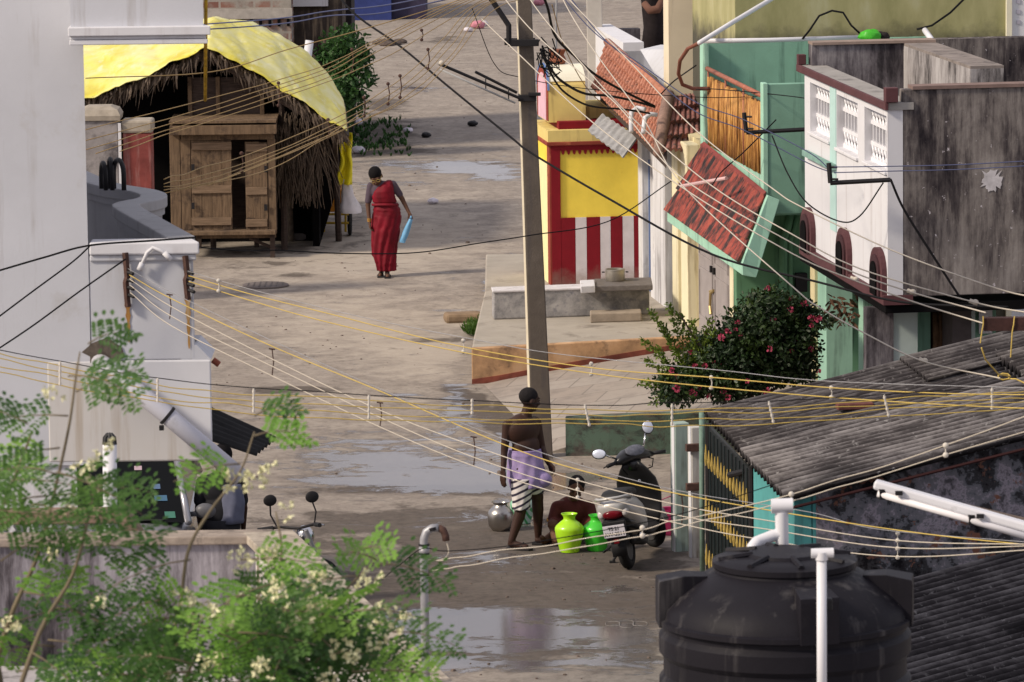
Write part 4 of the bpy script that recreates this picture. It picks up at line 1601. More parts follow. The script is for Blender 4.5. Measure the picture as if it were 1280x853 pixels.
# plain wall below so nothing floats
# ---------- bent service mast ----------
gm = thing('service_mast', 'grey steel pipe mast with a curved rusty end carrying two white wires', 'mast', at(531, 853, 26))
Ym = cN.y + .02
mb = MB()
bx = at(533, 900, Ym)
mb.tube([V((bx.x, bx.y, 2.6)), at(531, 760, Ym), at(529.5, 690, Ym), at(530, 674, Ym), at(533, 665, Ym), at(540, 660.5, Ym), at(548, 660, Ym)], .021, 12)
mb.tube([at(530.5, 694, Ym), at(530, 684, Ym)], .026, 12)
mb.build('pipe', m_steelp, gm, smooth=True)
mb = MB()
mb.tube([at(548, 660, Ym), at(554, 663, Ym), at(557, 670, Ym), at(557.5, 676, Ym)], .019, 10)
mb.build('rusty_end', m_rust, gm, smooth=True)
for y in (681, 692, 718):
    mb = MB()
    mb.tube([at(530, y - 1, Ym), at(530, y + 1.2, Ym)], .028, 12)
    mb.build('collar', m_dark, gm)
mb = MB()
mb.tube([at(540.5, 659, Ym), at(541.5, 663, Ym)], .027, 10)
mb.build('collar', m_dark, gm)

# ---------- thatched hut with the yellow tarp ----------
hut = thing('thatched_hut', 'thatched hut covered with a pale yellow tarpaulin', 'hut', (-4.2, 78, 0))
fr = [(96, 128), (106, 122), (145, 108), (185, 93), (225, 75), (258, 57), (295, 76), (335, 99), (372, 122), (405, 145), (434, 164)]
bk = [(60, 70), (95, 58), (140, 44), (185, 34), (230, 26), (272, 22), (312, 29), (350, 43), (385, 66), (410, 92), (428, 124)]
FR = [at(x, y, 75.8) for x, y in fr]
BK = [at(x, y, 80.6) for x, y in bk]
def prof(P, u):
    k = min(len(P) - 2, int(u * (len(P) - 1)))
    return P[k].lerp(P[k + 1], u * (len(P) - 1) - k)
def tarp(u, v):
    p = prof(FR, u).lerp(prof(BK, u), v)
    wr = NZ.noise(V((u * 9, v * 4, 0))) * .06 + NZ.noise(V((u * 34 + v * 16, v * 7, 3))) * .03 - .022 * max(0, 1 - abs(((u * 7 + v * .8) % 1) - .5) * 9)
    edge = .05 * sin(u * 40) if v < .02 else 0
    return p + V((0, -.12 if v == 0 else 0, wr + .12 * sin(pi * v) + edge * .4))
mb = MB()
mb.grid(tarp, 90, 36)
t = NT('yellow_tarp')
kk = t.ramp(t.noise(1.3, 6, t.coord((1, .6, 1)), .65, .4), [(.36, (.6, .5, .02)), (.46, (.7, .63, .1)), (.62, (.74, .7, .3))])
kk = t.mix(t.step(t.noise(6, 5, t.coord((1, .3, 1))), .55, .72), kk, (.78, .75, .42))
m_tarp = t.fin(kk, .45)
t.b.inputs['Subsurface Weight'].default_value = 0
tarpo = mb.build('tarpaulin', m_tarp, hut, smooth=True, thick=.012)
# thatch edge: hanging palm strands along the gable
t = NT('palm_thatch')
m_thatch = t.fin(t.ramp(t.noise(14, 4, t.coord((1, 1, .2))), [(.35, (.03, .022, .018)), (.55, (.1, .073, .055)), (.72, (.3, .23, .17))]), .9)
mb = MB()
def strand(p, d, L_, w_):
    e = p + d * L_
    s = d.cross(V((0, 1, 0))).normalized() * w_
    m_ = p + d * L_ * .5 + V((rnd(-.02, .02), rnd(-.04, .0), 0))
    mb.add([p - s, p + s, m_ + s * .8, m_ - s * .8, e + s * .2, e - s * .2], [(0, 1, 2, 3), (3, 2, 4, 5)])
for k in range(520):
    u = .06 + .92 * RN.random()
    p = prof(FR, u) + V((rnd(-.03, .03), rnd(-.1, .25), rnd(-.1, -.01)))
    sgn = -1 if u < .5 else 1
    d = V((rnd(-.35, .35) - sgn * -.25, rnd(-.1, .0), -1)).normalized()
    strand(p, d, rnd(.08, .32) * (1 if RN.random() < .92 else 1.5), rnd(.006, .016))
mb.build('thatch_fringe', m_thatch, hut)
mb = MB()
mb.grid(lambda u, v: prof(FR, u).lerp(prof(BK, u), v) + V((0, .05, -.12)), 60, 6)
mb.build('thatch_layer', mat('thatch_dark', (.06, .045, .035), .95, .4, 12, .5), hut, thick=.1)
# gable rafters
mb = MB()
mb.tube([FR[1] + V((0, .1, -.16)), FR[5] + V((0, .1, -.16))], .04, 6)
mb.tube([FR[5] + V((0, .1, -.16)), FR[10] + V((0, .1, -.16))], .04, 6)
mb.tube([at(145, 118, 76), V((at(145, 118, 76).x, 76, 0))], .045, 7)
mb.tube([at(262, 70, 76.4), V((at(262, 70, 76.4).x, 76.4, 0))], .045, 7)
mb.tube([at(352, 112, 76.2), V((at(352, 112, 76.2).x, 76.2, 0))], .05, 7)
mb.tube([at(418, 152, 76.2), V((at(418, 152, 76.2).x, 77.2, 0))], .05, 7)
mb.build('pole_frame', m_dwood, hut)
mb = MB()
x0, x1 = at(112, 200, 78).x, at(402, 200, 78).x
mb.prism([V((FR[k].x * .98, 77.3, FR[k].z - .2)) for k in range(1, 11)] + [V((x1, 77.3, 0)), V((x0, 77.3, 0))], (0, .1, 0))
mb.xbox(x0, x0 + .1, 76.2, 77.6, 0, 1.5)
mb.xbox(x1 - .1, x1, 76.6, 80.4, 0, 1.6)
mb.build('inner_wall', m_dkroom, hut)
# brushwood side screen
bw_ = thing('brushwood_screen', 'tangled brushwood sticks leaning on the right of the wooden kiosk', 'screen', at(370, 290, 76))
mb = MB()
for k in range(190):
    x = rnd(344, 402)
    p = at(x, rnd(140, 175), 76 + rnd(-.2, .35))
    e = at(x + rnd(-24, 30), rnd(205, 262), 75.9 + rnd(-.2, .3))
    if e.z < .02:
        e.z = .02
    mb.tube([p, p.lerp(e, .5) + V((rnd(-.06, .06), 0, rnd(-.03, .03))), e], [.009, .008, .005], 4)
mb.build('sticks', mat('dark_sticks', (.085, .062, .045), .9, .55, 9), bw_)
mb = MB()
pz = gz(364, 302)
mb.tube([pz, at(361, 232, pz.y), at(359, 200, pz.y)], [.05, .045, .04], 8)
mb.build('post', mat('grey_post', (.2, .165, .14), .9, .3, 14), bw_, smooth=True)
# upper boards behind the kiosk
ub = thing('board_crate', 'dark plank crate stacked inside the hut above the kiosk', 'crate', at(283, 155, 76.3))
mb = MB()
for k in range(5):
    ya = 97 + k * 11.5
    p0, p1 = at(236, ya, 76.2), at(331, ya + 11, 76.2)
    mb.box(((p0.x + p1.x) / 2, 76.2 + rnd(-.01, .01), (p0.z + p1.z) / 2), (p1.x - p0.x, .03, (p0.z - p1.z) * .96))
mb.build('planks', m_dwood, ub, bevel=.004)
for x in (237, 272, 327):
    mb = MB()
    p0, p1 = at(x, 96, 76.16), at(x, 156, 76.16)
    mb.box((p0.x, 76.15, (p0.z + p1.z) / 2), (.06, .04, p0.z - p1.z))
    mb.build('batten', m_wood, ub, bevel=.004)
mb = MB()
pA, pB_ = at(238, 100, 76.6), at(330, 156, 76.6)
mb.xbox(pA.x, pB_.x, 76.24, 76.9, pB_.z - .1, pA.z - .03)
mb.build('body', m_dwood, ub)
# wooden kiosk on legs
Yk = 75.4
ki = thing('wooden_kiosk', 'weathered plank kiosk with two half open doors standing on legs in front of the hut', 'kiosk', gz(280, 318))
def kq(x, y):
    return at(x, y, Yk)
def plank(mb, x0, y0, x1, y1, dy=0.0, th=.03):
    p0, p1 = kq(x0, y0), kq(x1, y1)
    xa, xb = kq(x0, (y0 + y1) / 2).x, kq(x1, (y0 + y1) / 2).x
    mb.box(((xa + xb) / 2, Yk + dy, (p0.z + p1.z) / 2), (xb - xa, th, p0.z - p1.z))
mb = MB()
plank(mb, 213, 156, 346, 166, -.06, .3)
plank(mb, 226, 166, 343, 174, -.02, .05)
plank(mb, 213, 166, 226, 296, 0, .06)
plank(mb, 226.5, 174, 239, 292, .0, .05)
plank(mb, 335, 174, 345, 292, .0, .05)
plank(mb, 227, 291, 345, 297, -.01, .08)
plank(mb, 227, 288, 345, 291, .0, .5)
mb.build('frame', m_wood, ki, bevel=.005)
mb = MB()
p0, p1 = kq(216, 168), kq(344, 294)
mb.xbox(p0.x, p0.x + .03, Yk + .04, Yk + .9, p1.z, p0.z)
mb.xbox(p1.x - .03, p1.x, Yk + .04, Yk + .9, p1.z, p0.z)
mb.xbox(p0.x + .03, p1.x - .03, Yk + .87, Yk + .9, p1.z, p0.z)
mb.build('box_sides', m_dwood, ki)
mb = MB()
mb.xbox(p0.x - .04, p1.x + .05, Yk - .2, Yk + .95, kq(0, 156).z, kq(0, 153).z)
mb.build('lid_board', m_wood, ki)
for xs0, xs1, yt, nm in ((239.5, 290, 175, 4), (307, 334.5, 177, 3)):
    mb = MB()
    wd = (xs1 - xs0) / nm
    for k in range(nm):
        plank(mb, xs0 + wd * k + .12, yt + rnd(0, 1.5), xs0 + wd * (k + 1) - .12, 290, -.02 + rnd(-.006, .006), .022)
    dr = mb.build('door', m_wood, ki, bevel=.003)
    for yy in (yt + 1, yt + 55, yt + 95):
        mb = MB()
        plank(mb, xs0 + .5, yy + 2, xs1 - .5, yy + 11, -.045, .022)
        mb.build('cross_board', mat('pale_plank', (.19, .13, .085), .85, .35, 6, .4, 40, stretch=(.6, 6, 6)), dr, bevel=.003)
    hx = xs0 + 2 if nm == 4 else xs1 - 2
    for yy in (yt + 30, yt + 78):
        mb = MB()
        plank(mb, hx - 2, yy, hx + 2, yy + 8, -.06, .01)
        mb.build('hinge', m_dark, dr)
for x, yy in ((222, 312), (246, 309), (338, 322), (318, 309)):
    mb = MB()
    gpt = gz(x + 3, yy)
    tpz = at(x, 294, gpt.y)
    mb.box((gpt.x, gpt.y, tpz.z / 2 + .01), (.07, .07, tpz.z + .02))
    mb.build('leg', m_dwood, ki)
mb = MB()
mb.tube([kq(312, 298), kq(346, 312)], .025, 6)
mb.tube([kq(246, 299), kq(232, 310)], .025, 6)
mb.build('brace', m_dwood, ki)
# stones beside it
for k, (x, y, sx, lab) in enumerate(((385, 292, .26, 'rough grey stone block stacked beside the brushwood screen'), (374, 301, .3, 'low dark stone block on the ground beside the wooden kiosk'))):
    mb = MB()
    c = gz(x, y)
    mb.box(c + V((0, .1, .13 if k == 0 else .06)), (sx, .3, .24 if k == 0 else .12), .2)
    tag(mb.build('stone_block', mat('rough_stone', (.16, .14, .13), .95, .3, 10, .5), bevel=.03), lab, 'stone')
# gate pillars
gp_ = thing('gate_pillar', 'grey plastered gate pillar with a rounded cap behind the balcony', 'pillar', gz(128, 290))
mb = MB()
Yg = 70.5
p0, p1 = at(100, 150, Yg), at(147, 150, Yg)
mb.xbox(p0.x, p1.x, Yg, Yg + .5, 0, at(120, 151, Yg).z)
mb.build('shaft', mat('mottled_pillar', (.27, .25, .25), .9, .25, 4, .3, grime=((.1, .09, .095), .4, 3)), gp_, bevel=.015)
mb = MB()
rings = []
for z_, o_ in ((151, .03), (145, .04), (138, 0), (134, -.1)):
    z = at(120, z_, Yg).z
    rings.append([V((p0.x - o_, Yg - o_, z)), V((p1.x + o_, Yg - o_, z)), V((p1.x + o_, Yg + .5 + o_, z)), V((p0.x - o_, Yg + .5 + o_, z))])
mb.ring_loft(rings)
mb.build('cap', mat('cap_cement', (.33, .29, .24), .9, .2, 8), gp_)
mb = MB()
pw_ = at(150, 190, Yg - .02)
mb.xbox(pw_.x - .02, pw_.x + .02, Yg - .04, Yg - .001, 0, at(150, 154, Yg).z)
mb.build('white_edge', m_white2, gp_)
gp2 = thing('gate_pillar', 'red washed gate pillar with a grey cement cap beside the grey pillar', 'pillar', gz(170, 290))
mb = MB()
p0, p1 = at(153.5, 170, Yg), at(189, 170, Yg)
zc_ = at(170, 167, Yg).z
mb.xbox(p0.x, p1.x, Yg + .02, Yg + .45, 0, zc_)
mb.build('shaft', mat('red_wash', (.2, .05, .045), .9, .25, 5, .3, streak=((.3, .16, .15), .3, 8)), gp2, bevel=.015)
mb = MB()
mb.xbox(p0.x - .02, p1.x + .02, Yg, Yg + .47, zc_ + .001, at(170, 151, Yg).z)
mb.build('cap', mat('cap_cement', (.33, .29, .24), .9, .2, 8), gp2, bevel=.03)

# hanging yellow sheet, white sack, orange handcart
mb = MB()
def hang(px0, px1, py0, py1, Y, amp, seed):
    def f(u, v):
        p = at(px0 + (px1 - px0) * u + 5 * NZ.noise(V((v * 3, seed, u))), py0 + (py1 - py0) * v, Y)
        return p + V((.03 * NZ.noise(V((u * 4, v * 4, seed))), amp * sin(u * 9 + v * 2 + seed), 0))
    return f
mb.grid(hang(424, 440, 166, 231, 76.4, .07, 2), 14, 18)
tag(mb.build('tarp_strip', mat('bright_yellow_sheet', (.66, .58, .02), .5, .15, 5), smooth=True, thick=.01), 'bright yellow plastic strip hanging from the hut eave', 'sheet')
mb = MB()
def sack(u, v):
    th = 2 * pi * u
    w_ = (.05 + .1 * v) * (1 + .3 * NZ.noise(V((cos(th) * 2, sin(th) * 2, v * 3))))
    return at(432 + 7 * v, 224 + 42 * v, 76.5) + V((w_ * cos(th), w_ * sin(th), 0))
mb.grid(sack, 18, 12)
tag(mb.build('white_sack', mat('sack_white', (.55, .53, .56), .8, .12, 8), smooth=True), 'crumpled white sack hanging below the bright yellow strip', 'sack')
ct = thing('handcart', 'orange sided handcart parked under the hut roof', 'cart', gz(425, 292))
mb = MB()
Yc = 77.6
p0, p1 = at(402, 240, Yc), at(432, 265, Yc)
mb.xbox(p0.x, p1.x, Yc, Yc + 1.4, p1.z, p0.z + .02)
mb.build('body', mat('orange_panel', (.5, .2, .02), .7, .2, 5), ct, bevel=.01)
mb = MB()
for yy in (268, 279):
    a_, b_ = at(386, yy, Yc - .05), at(436, yy, Yc - .05)
    mb.tube([a_, b_], .02, 6)
for x in (405, 432):
    mb.tube([at(x, 245, Yc - .05), at(x, 290, Yc - .05)], .02, 6)
mb.build('frame', mat('cart_yellow', (.3, .2, .02), .7), ct)
def wheel(mb, c, R_, r, axis_x=True, seg=24):
    rot = Matrix.Rotation(pi / 2, 3, 'Y') if axis_x else Matrix.Rotation(pi / 2, 3, 'X')
    prof_ = [(R_ + r * cos(2 * pi * k / 8), r * sin(2 * pi * k / 8)) for k in range(9)]
    rings_ = [[V(c) + rot @ V((rr * cos(2 * pi * j / seg), rr * sin(2 * pi * j / seg), z)) for rr, z in prof_[:-1]] for j in range(seg)]
    n = 8
    vs_ = [p for r_ in rings_ for p in r_]
    fs = []
    for j in range(seg):
        for k in range(n):
            fs.append((j * n + k, j * n + (k + 1) % n, ((j + 1) % seg) * n + (k + 1) % n, ((j + 1) % seg) * n + k))
    mb.add(vs_, fs)
m_tyre = mat('tyre_rubber', (.014, .014, .015), .8, .2, 20)
mb = MB()
gw_ = gz(436, 292)
wheel(mb, (at(437, 262, Yc + .3).x, Yc + .3, .27), .24, .03)
ty = mb.build('wheel', m_tyre, ct, smooth=True)
mb = MB()
c = V((at(437, 262, Yc + .3).x, Yc + .3, .27))
for k in range(8):
    mb.tube([c, c + V((0, .24 * cos(k * pi / 4), .24 * sin(k * pi / 4)))], .008, 5)
mb.build('spokes', m_steelp, ty)

# ---------- far left background ----------
bh = thing('brick_building', 'old brick and plaster building end above the yellow tarpaulin', 'building', gz(310, 130))
t = NT('old_brick')
br = t.n('ShaderNodeTexBrick')
br.inputs['Scale'].default_value = 1.0
br.inputs['Brick Width'].default_value = .3
br.inputs['Row Height'].default_value = .14
br.inputs['Mortar Size'].default_value = .02
br.inputs['Color1'].default_value = (.16, .07, .055, 1)
br.inputs['Color2'].default_value = (.24, .12, .09, 1)
br.inputs['Mortar'].default_value = (.3, .27, .24, 1)
mp = t.n('ShaderNodeMapping')
tc_ = t.n('ShaderNodeTexCoord')
mp.inputs['Rotation'].default_value = (radians(90), 0, 0)
t.l(tc_.outputs['Object'], mp.inputs[0])
t.l(mp.outputs[0], br.inputs['Vector'])
kk = t.mix(t.step(t.noise(1.6, 8, None, .7), .45, .6), br.outputs['Color'], t.ramp(t.noise(5, 6), [(.3, (.2, .18, .16)), (.7, (.36, .33, .29))]))
m_brick = t.fin(kk, .95)
Yb = 90.
p0, p1 = at(225, 20, Yb), at(364, 20, Yb)
mb = MB()
mb.xbox(p0.x, p1.x, Yb, Yb + 4, 0, 5)
mb.build('wall', m_brick, bh)
mb = MB()
z = at(300, 15, Yb).z
mb.xbox(p0.x, p1.x + .02, Yb - .06, Yb - .002, z - .12, z + .05)
mb.build('plaster_band', mat('plaster_band', (.36, .33, .3), .9, .2, 6, .4), bh)
zz = at(300, 27, Yb).z
for k in range(11):
    mb = MB()
    x = p0.x + .25 + k * .16
    mb.xbox(x, x + .05, Yb - .05, Yb - .003, zz - .1 + rnd(-.03, .02), zz + .09 + rnd(-.04, .05))
    mb.build('wall_slot', m_dkroom, bh)
sh = thing('dark_shopfront', 'dark weathered shopfront with a white lintel board beside the brick building', 'shop', gz(395, 130))
mb = MB()
q0, q1 = at(365, 20, 91), at(428, 20, 91)
mb.xbox(q0.x + .01, q1.x, 91, 95, 0, 4.5)
mb.build('wall', mat('black_weathered', (.045, .035, .03), .95, .4, 4, .4, streak=((.22, .17, .12), .4, 9)), sh)
mb = MB()
z0_, z1_ = at(385, 8, 90.9).z, at(385, -6, 90.9).z
mb.xbox(q0.x - .02, at(410, 5, 90.9).x, 90.85, 90.999, z0_, z1_)
mb.build('lintel_board', m_white2, sh)
mb = MB()
mb.xbox(q1.x - .001, q1.x + .1, 93, 95, 0, 4.5)
mb.build('side_wing', mat('black_wing', (.03, .025, .026), .95, .3, 5), sh)
bsh = thing('blue_shop', 'blue painted shop at the far end of the street', 'shop', gz(490, 14))
mb = MB()
q0, q1 = at(440, 5, 119), at(489, 5, 119)
mb.xbox(q0.x, q1.x, 119, 122, 0, 3)
mb.build('wall', mat('deep_blue', (.03, .045, .17), .8, .2, 5), bsh)
mb = MB()
q2 = at(532, 5, 119)
mb.xbox(q1.x + .01, q2.x, 119.2, 122, 0, 3)
mb.build('side_wall', mat('dull_blue', (.035, .03, .06), .8, .3, 4), bsh)
mb = MB()
mb.xbox(q0.x - 2.4, q0.x - .01, 119.4, 122, 0, 3)
mb.build('dark_bay', mat('dark_bay', (.025, .02, .03), .9, .3, 4), bsh)
mb = MB()
pz = gz(386, 152)
mb.tube([V((pz.x, 88, 0)), at(387, 51, 88)], .075, 10)
tag(mb.build('short_post', m_pvc, smooth=True), 'white round post end standing above the tarpaulin ridge', 'post')

# ---------- right: corrugated shed ----------
EA, EB = at(880, 517, 49.1), at(986, 626, 44.35)
SL = .215
def roofpt(f, d, dz=0.0):
    p = EA.lerp(EB, f) + SBV * d
    p.z = EA.z + (EB.z - EA.z) * f + SL * d + dz
    return p
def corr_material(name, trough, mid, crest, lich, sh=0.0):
    """weathered cement sheet: trough shade and paler crests painted in, lichen spots"""
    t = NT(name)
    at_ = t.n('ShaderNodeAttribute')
    at_.attribute_name = 'ridge'  # corrugation shading painted into the colour: dark troughs, pale crests
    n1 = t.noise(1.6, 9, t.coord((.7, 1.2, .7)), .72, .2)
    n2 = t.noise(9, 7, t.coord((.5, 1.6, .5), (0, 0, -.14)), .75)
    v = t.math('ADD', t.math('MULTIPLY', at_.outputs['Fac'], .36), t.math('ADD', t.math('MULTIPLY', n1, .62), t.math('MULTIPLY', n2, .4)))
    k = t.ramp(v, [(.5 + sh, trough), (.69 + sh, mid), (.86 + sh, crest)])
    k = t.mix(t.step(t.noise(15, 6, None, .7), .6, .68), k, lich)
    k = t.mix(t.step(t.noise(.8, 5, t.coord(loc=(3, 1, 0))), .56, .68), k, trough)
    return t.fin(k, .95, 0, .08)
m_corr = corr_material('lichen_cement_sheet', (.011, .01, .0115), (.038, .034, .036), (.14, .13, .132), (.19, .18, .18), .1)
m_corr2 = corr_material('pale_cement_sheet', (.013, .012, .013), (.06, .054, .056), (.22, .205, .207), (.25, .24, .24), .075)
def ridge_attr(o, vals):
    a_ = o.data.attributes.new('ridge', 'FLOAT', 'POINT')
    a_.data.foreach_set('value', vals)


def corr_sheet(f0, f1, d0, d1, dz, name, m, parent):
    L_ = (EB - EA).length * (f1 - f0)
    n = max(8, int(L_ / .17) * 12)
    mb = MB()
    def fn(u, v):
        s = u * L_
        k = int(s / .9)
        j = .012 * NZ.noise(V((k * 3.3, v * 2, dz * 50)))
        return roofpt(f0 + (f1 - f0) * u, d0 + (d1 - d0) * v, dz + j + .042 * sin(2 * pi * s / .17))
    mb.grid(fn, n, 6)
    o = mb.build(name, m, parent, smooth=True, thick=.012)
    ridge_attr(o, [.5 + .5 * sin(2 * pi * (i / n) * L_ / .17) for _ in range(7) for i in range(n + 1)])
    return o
shd = thing('corrugated_shed', 'low shed with lichen blackened corrugated roof, teal and peeling walls', 'shed', (3.6, 47, 0))
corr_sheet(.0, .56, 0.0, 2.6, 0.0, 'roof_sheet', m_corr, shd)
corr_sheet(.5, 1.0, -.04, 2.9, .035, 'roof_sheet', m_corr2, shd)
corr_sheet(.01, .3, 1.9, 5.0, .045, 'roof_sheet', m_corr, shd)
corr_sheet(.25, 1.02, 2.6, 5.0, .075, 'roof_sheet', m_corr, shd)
# walls: teal side, peeling front
def shw(f, d, z):
    p = EA.lerp(EB, f) + SBV * d
    p.z = z
    return p
mb = MB()
W0, W1 = EA.lerp(EB, .48) + SBV * .1, EA.lerp(EB, .94) + SBV * .1
mb.hexa([V((W0.x, W0.y, 0)), V((W1.x, W1.y, 0)), V((W1.x, W1.y, 0)) + SBV * .15, V((W0.x, W0.y, 0)) + SBV * .15],
        [V((W0.x, W0.y, 1.7)), V((W1.x, W1.y, 1.7)), V((W1.x, W1.y, 1.7)) + SBV * .15, V((W0.x, W0.y, 1.7)) + SBV * .15])
m_aqua = mat('aqua_wall', (.09, .33, .33), .85, .1, 3, .15, 40, streak=((.06, .16, .17), .25, 5))
mb.build('teal_wall', m_aqua, shd)
t = NT('peeling_wall')
n1 = t.noise(2.4, 10, None, .72, .1)
n2 = t.noise(4.5, 9, t.coord(loc=(5, 2, 1)), .72, .1)
kk = t.ramp(n1, [(.38, (.014, .013, .015)), (.41, (.05, .048, .052)), (.455, (.06, .06, .066)), (.47, (.17, .175, .195)), (.53, (.22, .21, .235)), (.545, (.4, .36, .41)), (.62, (.1, .095, .105))])
kk = t.mix(t.step(n2, .58, .595), kk, (.24, .115, .08))
kk = t.mix(t.step(t.noise(8, 6, t.coord((1, 1, .4))), .6, .72), kk, (.025, .022, .026))
t.bump(n2, .6, .03)
m_peel = t.fin(kk, .95, 0, .1)
mb = MB()
X0 = W1 + SBV * .16
Xs = ona(1020, 640, (W1 - SO).dot(SA))[0]
fb = (W1 - SO).dot(SBV)
mb.hexa([V((X0.x, X0.y, 0)), S((W1 - SO).dot(SA), Xs, 0), S((W1 - SO).dot(SA) + .2, Xs, 0), V((X0.x, X0.y, 0)) + SA * .2],
        [V((X0.x, X0.y, 1.75)), S((W1 - SO).dot(SA), Xs, 1.8), S((W1 - SO).dot(SA) + .2, Xs, 1.8), V((X0.x, X0.y, 1.75)) + SA * .2])
mb.build('teal_corner', m_aqua, shd)
mb = MB()
aw_ = (W1 - SO).dot(SA)
mb.hexa([S(aw_, Xs + .001, 0), S(aw_, fb + 5.2, 0), S(aw_ + .2, fb + 5.2, 0), S(aw_ + .2, Xs + .001, 0)],
        [S(aw_, Xs + .001, 1.72 + SL * (Xs - fb)), S(aw_, fb + 5.2, 1.72 + SL * 5.1), S(aw_ + .2, fb + 5.2, 1.72 + SL * 5.1), S(aw_ + .2, Xs + .001, 1.72 + SL * (Xs - fb))])
mb.build('peeling_wall', m_peel, shd)
mb = MB()
p = at(961, 548 + 21, 46.9)
pgr = EA.lerp(EB, .47)
mb.tube([at(912, 594, 48.4), at(937, 588, 48.0)], .03, 8)
mb.build('eave_pipe', m_dark, shd)
mb = MB()
mb.tube([roofpt(1.0, -.05, -.07), roofpt(1.0, 3, -.07)], .014, 6)
mb.build('edge_batten', mat('red_batten', (.045, .014, .014), .8), shd)
mb = MB()
c = roofpt(.36, 1.15, .06)
mb.box(c, (.34, .13, .06), .14)
tag(mb.build('loose_brick', mat('brick_red', (.13, .05, .045), .9, .3, 12), bevel=.01), 'single reddish brick lying on the shed roof as a weight', 'brick')
# posts beside the gate
for k, (x0, x1, yt, yb_, lab) in enumerate(((839.5, 862, 528, 692, 'pale green square gate post beside the scooter'), (861, 880, 533, 700, 'white and grey square gate post next to the black gate'))):
    gpt = gz((x0 + x1) / 2, yb_ - 4)
    zt3 = at(x0, yt, gpt.y).z
    ps = thing('gate_post', lab, 'post', gpt)
    wd = (x1 - x0) / F * gpt.y / 2
    mb = MB()
    c = gpt
    rings = []
    for z in (-.02, zt3):
        rings.append([V((c.x, c.y, z)) + Matrix.Rotation(.3, 3, 'Z') @ V((x * wd * .86, y * wd * .86, 0)) for x, y in ((-1, -1), (1, -1), (1, 1), (-1, 1))])
    mb.ring_loft(rings)
    mb.build('shaft', mat('post_aqua', (.3, .38, .34), .85, .1, 4, streak=((.16, .19, .16), .25, 8)) if k == 0 else mat('post_white', (.52, .5, .46), .85, .12, 4, streak=((.28, .24, .19), .4, 8)), ps, bevel=.01)
    mb = MB()
    e0 = V((c.x, c.y, 0)) + Matrix.Rotation(.3, 3, 'Z') @ V((-wd * .87, -wd * .3, 0))
    mb.box((e0.x - .003, e0.y, zt3 / 2), (.008, wd * .9, zt3), .3)
    mb.build('white_side', m_white2, ps)
    if k == 1:
        for f in (.55, .85):
            mb = MB()
            mb.box(V((c.x - .03, c.y - wd - .03, zt3 * f)), (.14, .07, .07), .2)
            mb.build('gate_hinge', m_rust, ps)
# black gate with yellow spear rods
gt = thing('sheet_gate', 'tall black sheet gate with rows of yellow spear tips', 'gate', gz(885, 712))
G0, G1 = gz(886, 712), gz(941, 775)
zg0, zg1 = at(886, 532, G0.y).z, at(941, 590, G1.y).z
gd = (G1 - G0)
mb = MB()
mb.prism([G0 + V((0, 0, .05)), G1 + V((0, 0, .05)), G1 + V((0, 0, zg1)), G0 + V((0, 0, zg0))], SBV * .03)
gate_sheet = mb.build('sheet', mat('gate_black', (.012, .016, .018), .5, .3, 6), gt)
mb = MB()
for k in range(13):
    p = G0 + gd * (k / 12) - SBV * .012
    mb.tube([p + V((0, 0, .06)), p + V((0, 0, zg0 - .03))], .008, 6)
mb.build('rods', mat('gate_teal', (.01, .018, .02), .5), gt)
m_gy = mat('gate_yellow', (.5, .36, .1), .6, .15, 10)
for zc_ in (.84, .49, .15):
    for k in range(14):
        p = G0 + gd * (.02 + k / 14) - SBV * .03
        zz = zc_ * zg0
        mb = MB()
        mb.tube([p + V((0, 0, zz - .16)), p + V((0, 0, zz - .1)), p + V((0, 0, zz + (.02 if k % 4 else .05))), ], [.008, .016, .004], 5)
        mb.build('spear_tip', m_gy, gt)
for f in (0.0, 1.0):
    mb = MB()
    p = G0 + gd * f
    mb.tube([p, p + V((0, 0, zg0 + .02))], .03, 8)
    mb.build('end_post', m_dark, gt)
mb = MB()
p = gz(878, 716)
mb.tube([p, at(877, 515, p.y)], .026, 8)
tag(mb.build('pole', mat('weathered_teal', (.16, .24, .2), .8, .25, 10), smooth=True), 'thin weathered greenish pole beside the black gate', 'pole')
mb = MB()
p = gz(924, 735)
c0 = at(925, 590, 49.3)
mb.box(c0 + V((0, -.05, -.13)), (.07, .02, .38), .5)
tag(mb.build('notice_board', mat('notice_grey', (.3, .3, .31), .8, .2, 20)), 'narrow grey notice board under the shed eave', 'notice board')

# ---------- lower corrugated roof, bottom right ----------
lr = thing('lower_shed', 'lower lean-to with a dark corrugated roof in the bottom right corner', 'shed', (4.4, 41, 0))
R0, R1 = gz(1120, 733, 1.22), V((7.2, 44.1, 0))
R1.z = 1.22 + .2 * (R1.x - R0.x)
def lroof(u, v):
    s = v * 8.0
    p = R0.lerp(R1, u) + SA * (-s)
    p = p + V((-.6 * u * 0, 0, -.02 * s + .04 * sin(2 * pi * s / .17)))
    return p
mb = MB()
mb.grid(lambda u, v: lroof(v * 1.3 - .3, u), 8 * 70, 6)
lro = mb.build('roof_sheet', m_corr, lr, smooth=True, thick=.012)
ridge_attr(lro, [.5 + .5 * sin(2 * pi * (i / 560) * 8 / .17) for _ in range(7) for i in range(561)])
mb = MB()
e0 = R0.lerp(R1, -.25)
mb.prism([e0 + V((0, 0, -e0.z)), R1 + V((0, 0, -R1.z)), R1 + V((0, 0, -.08)), e0 + V((0, 0, -.08))], SA * -.15)
q0, q1 = e0 + SA * -8, R1 + SA * -8
mb.prism([q0 + V((0, 0, -q0.z)), q1 + V((0, 0, -q1.z)), q1 + V((0, 0, -.3)), q0 + V((0, 0, -.3))], SA * .15)
mb.build('end_walls', m_peel, lr)

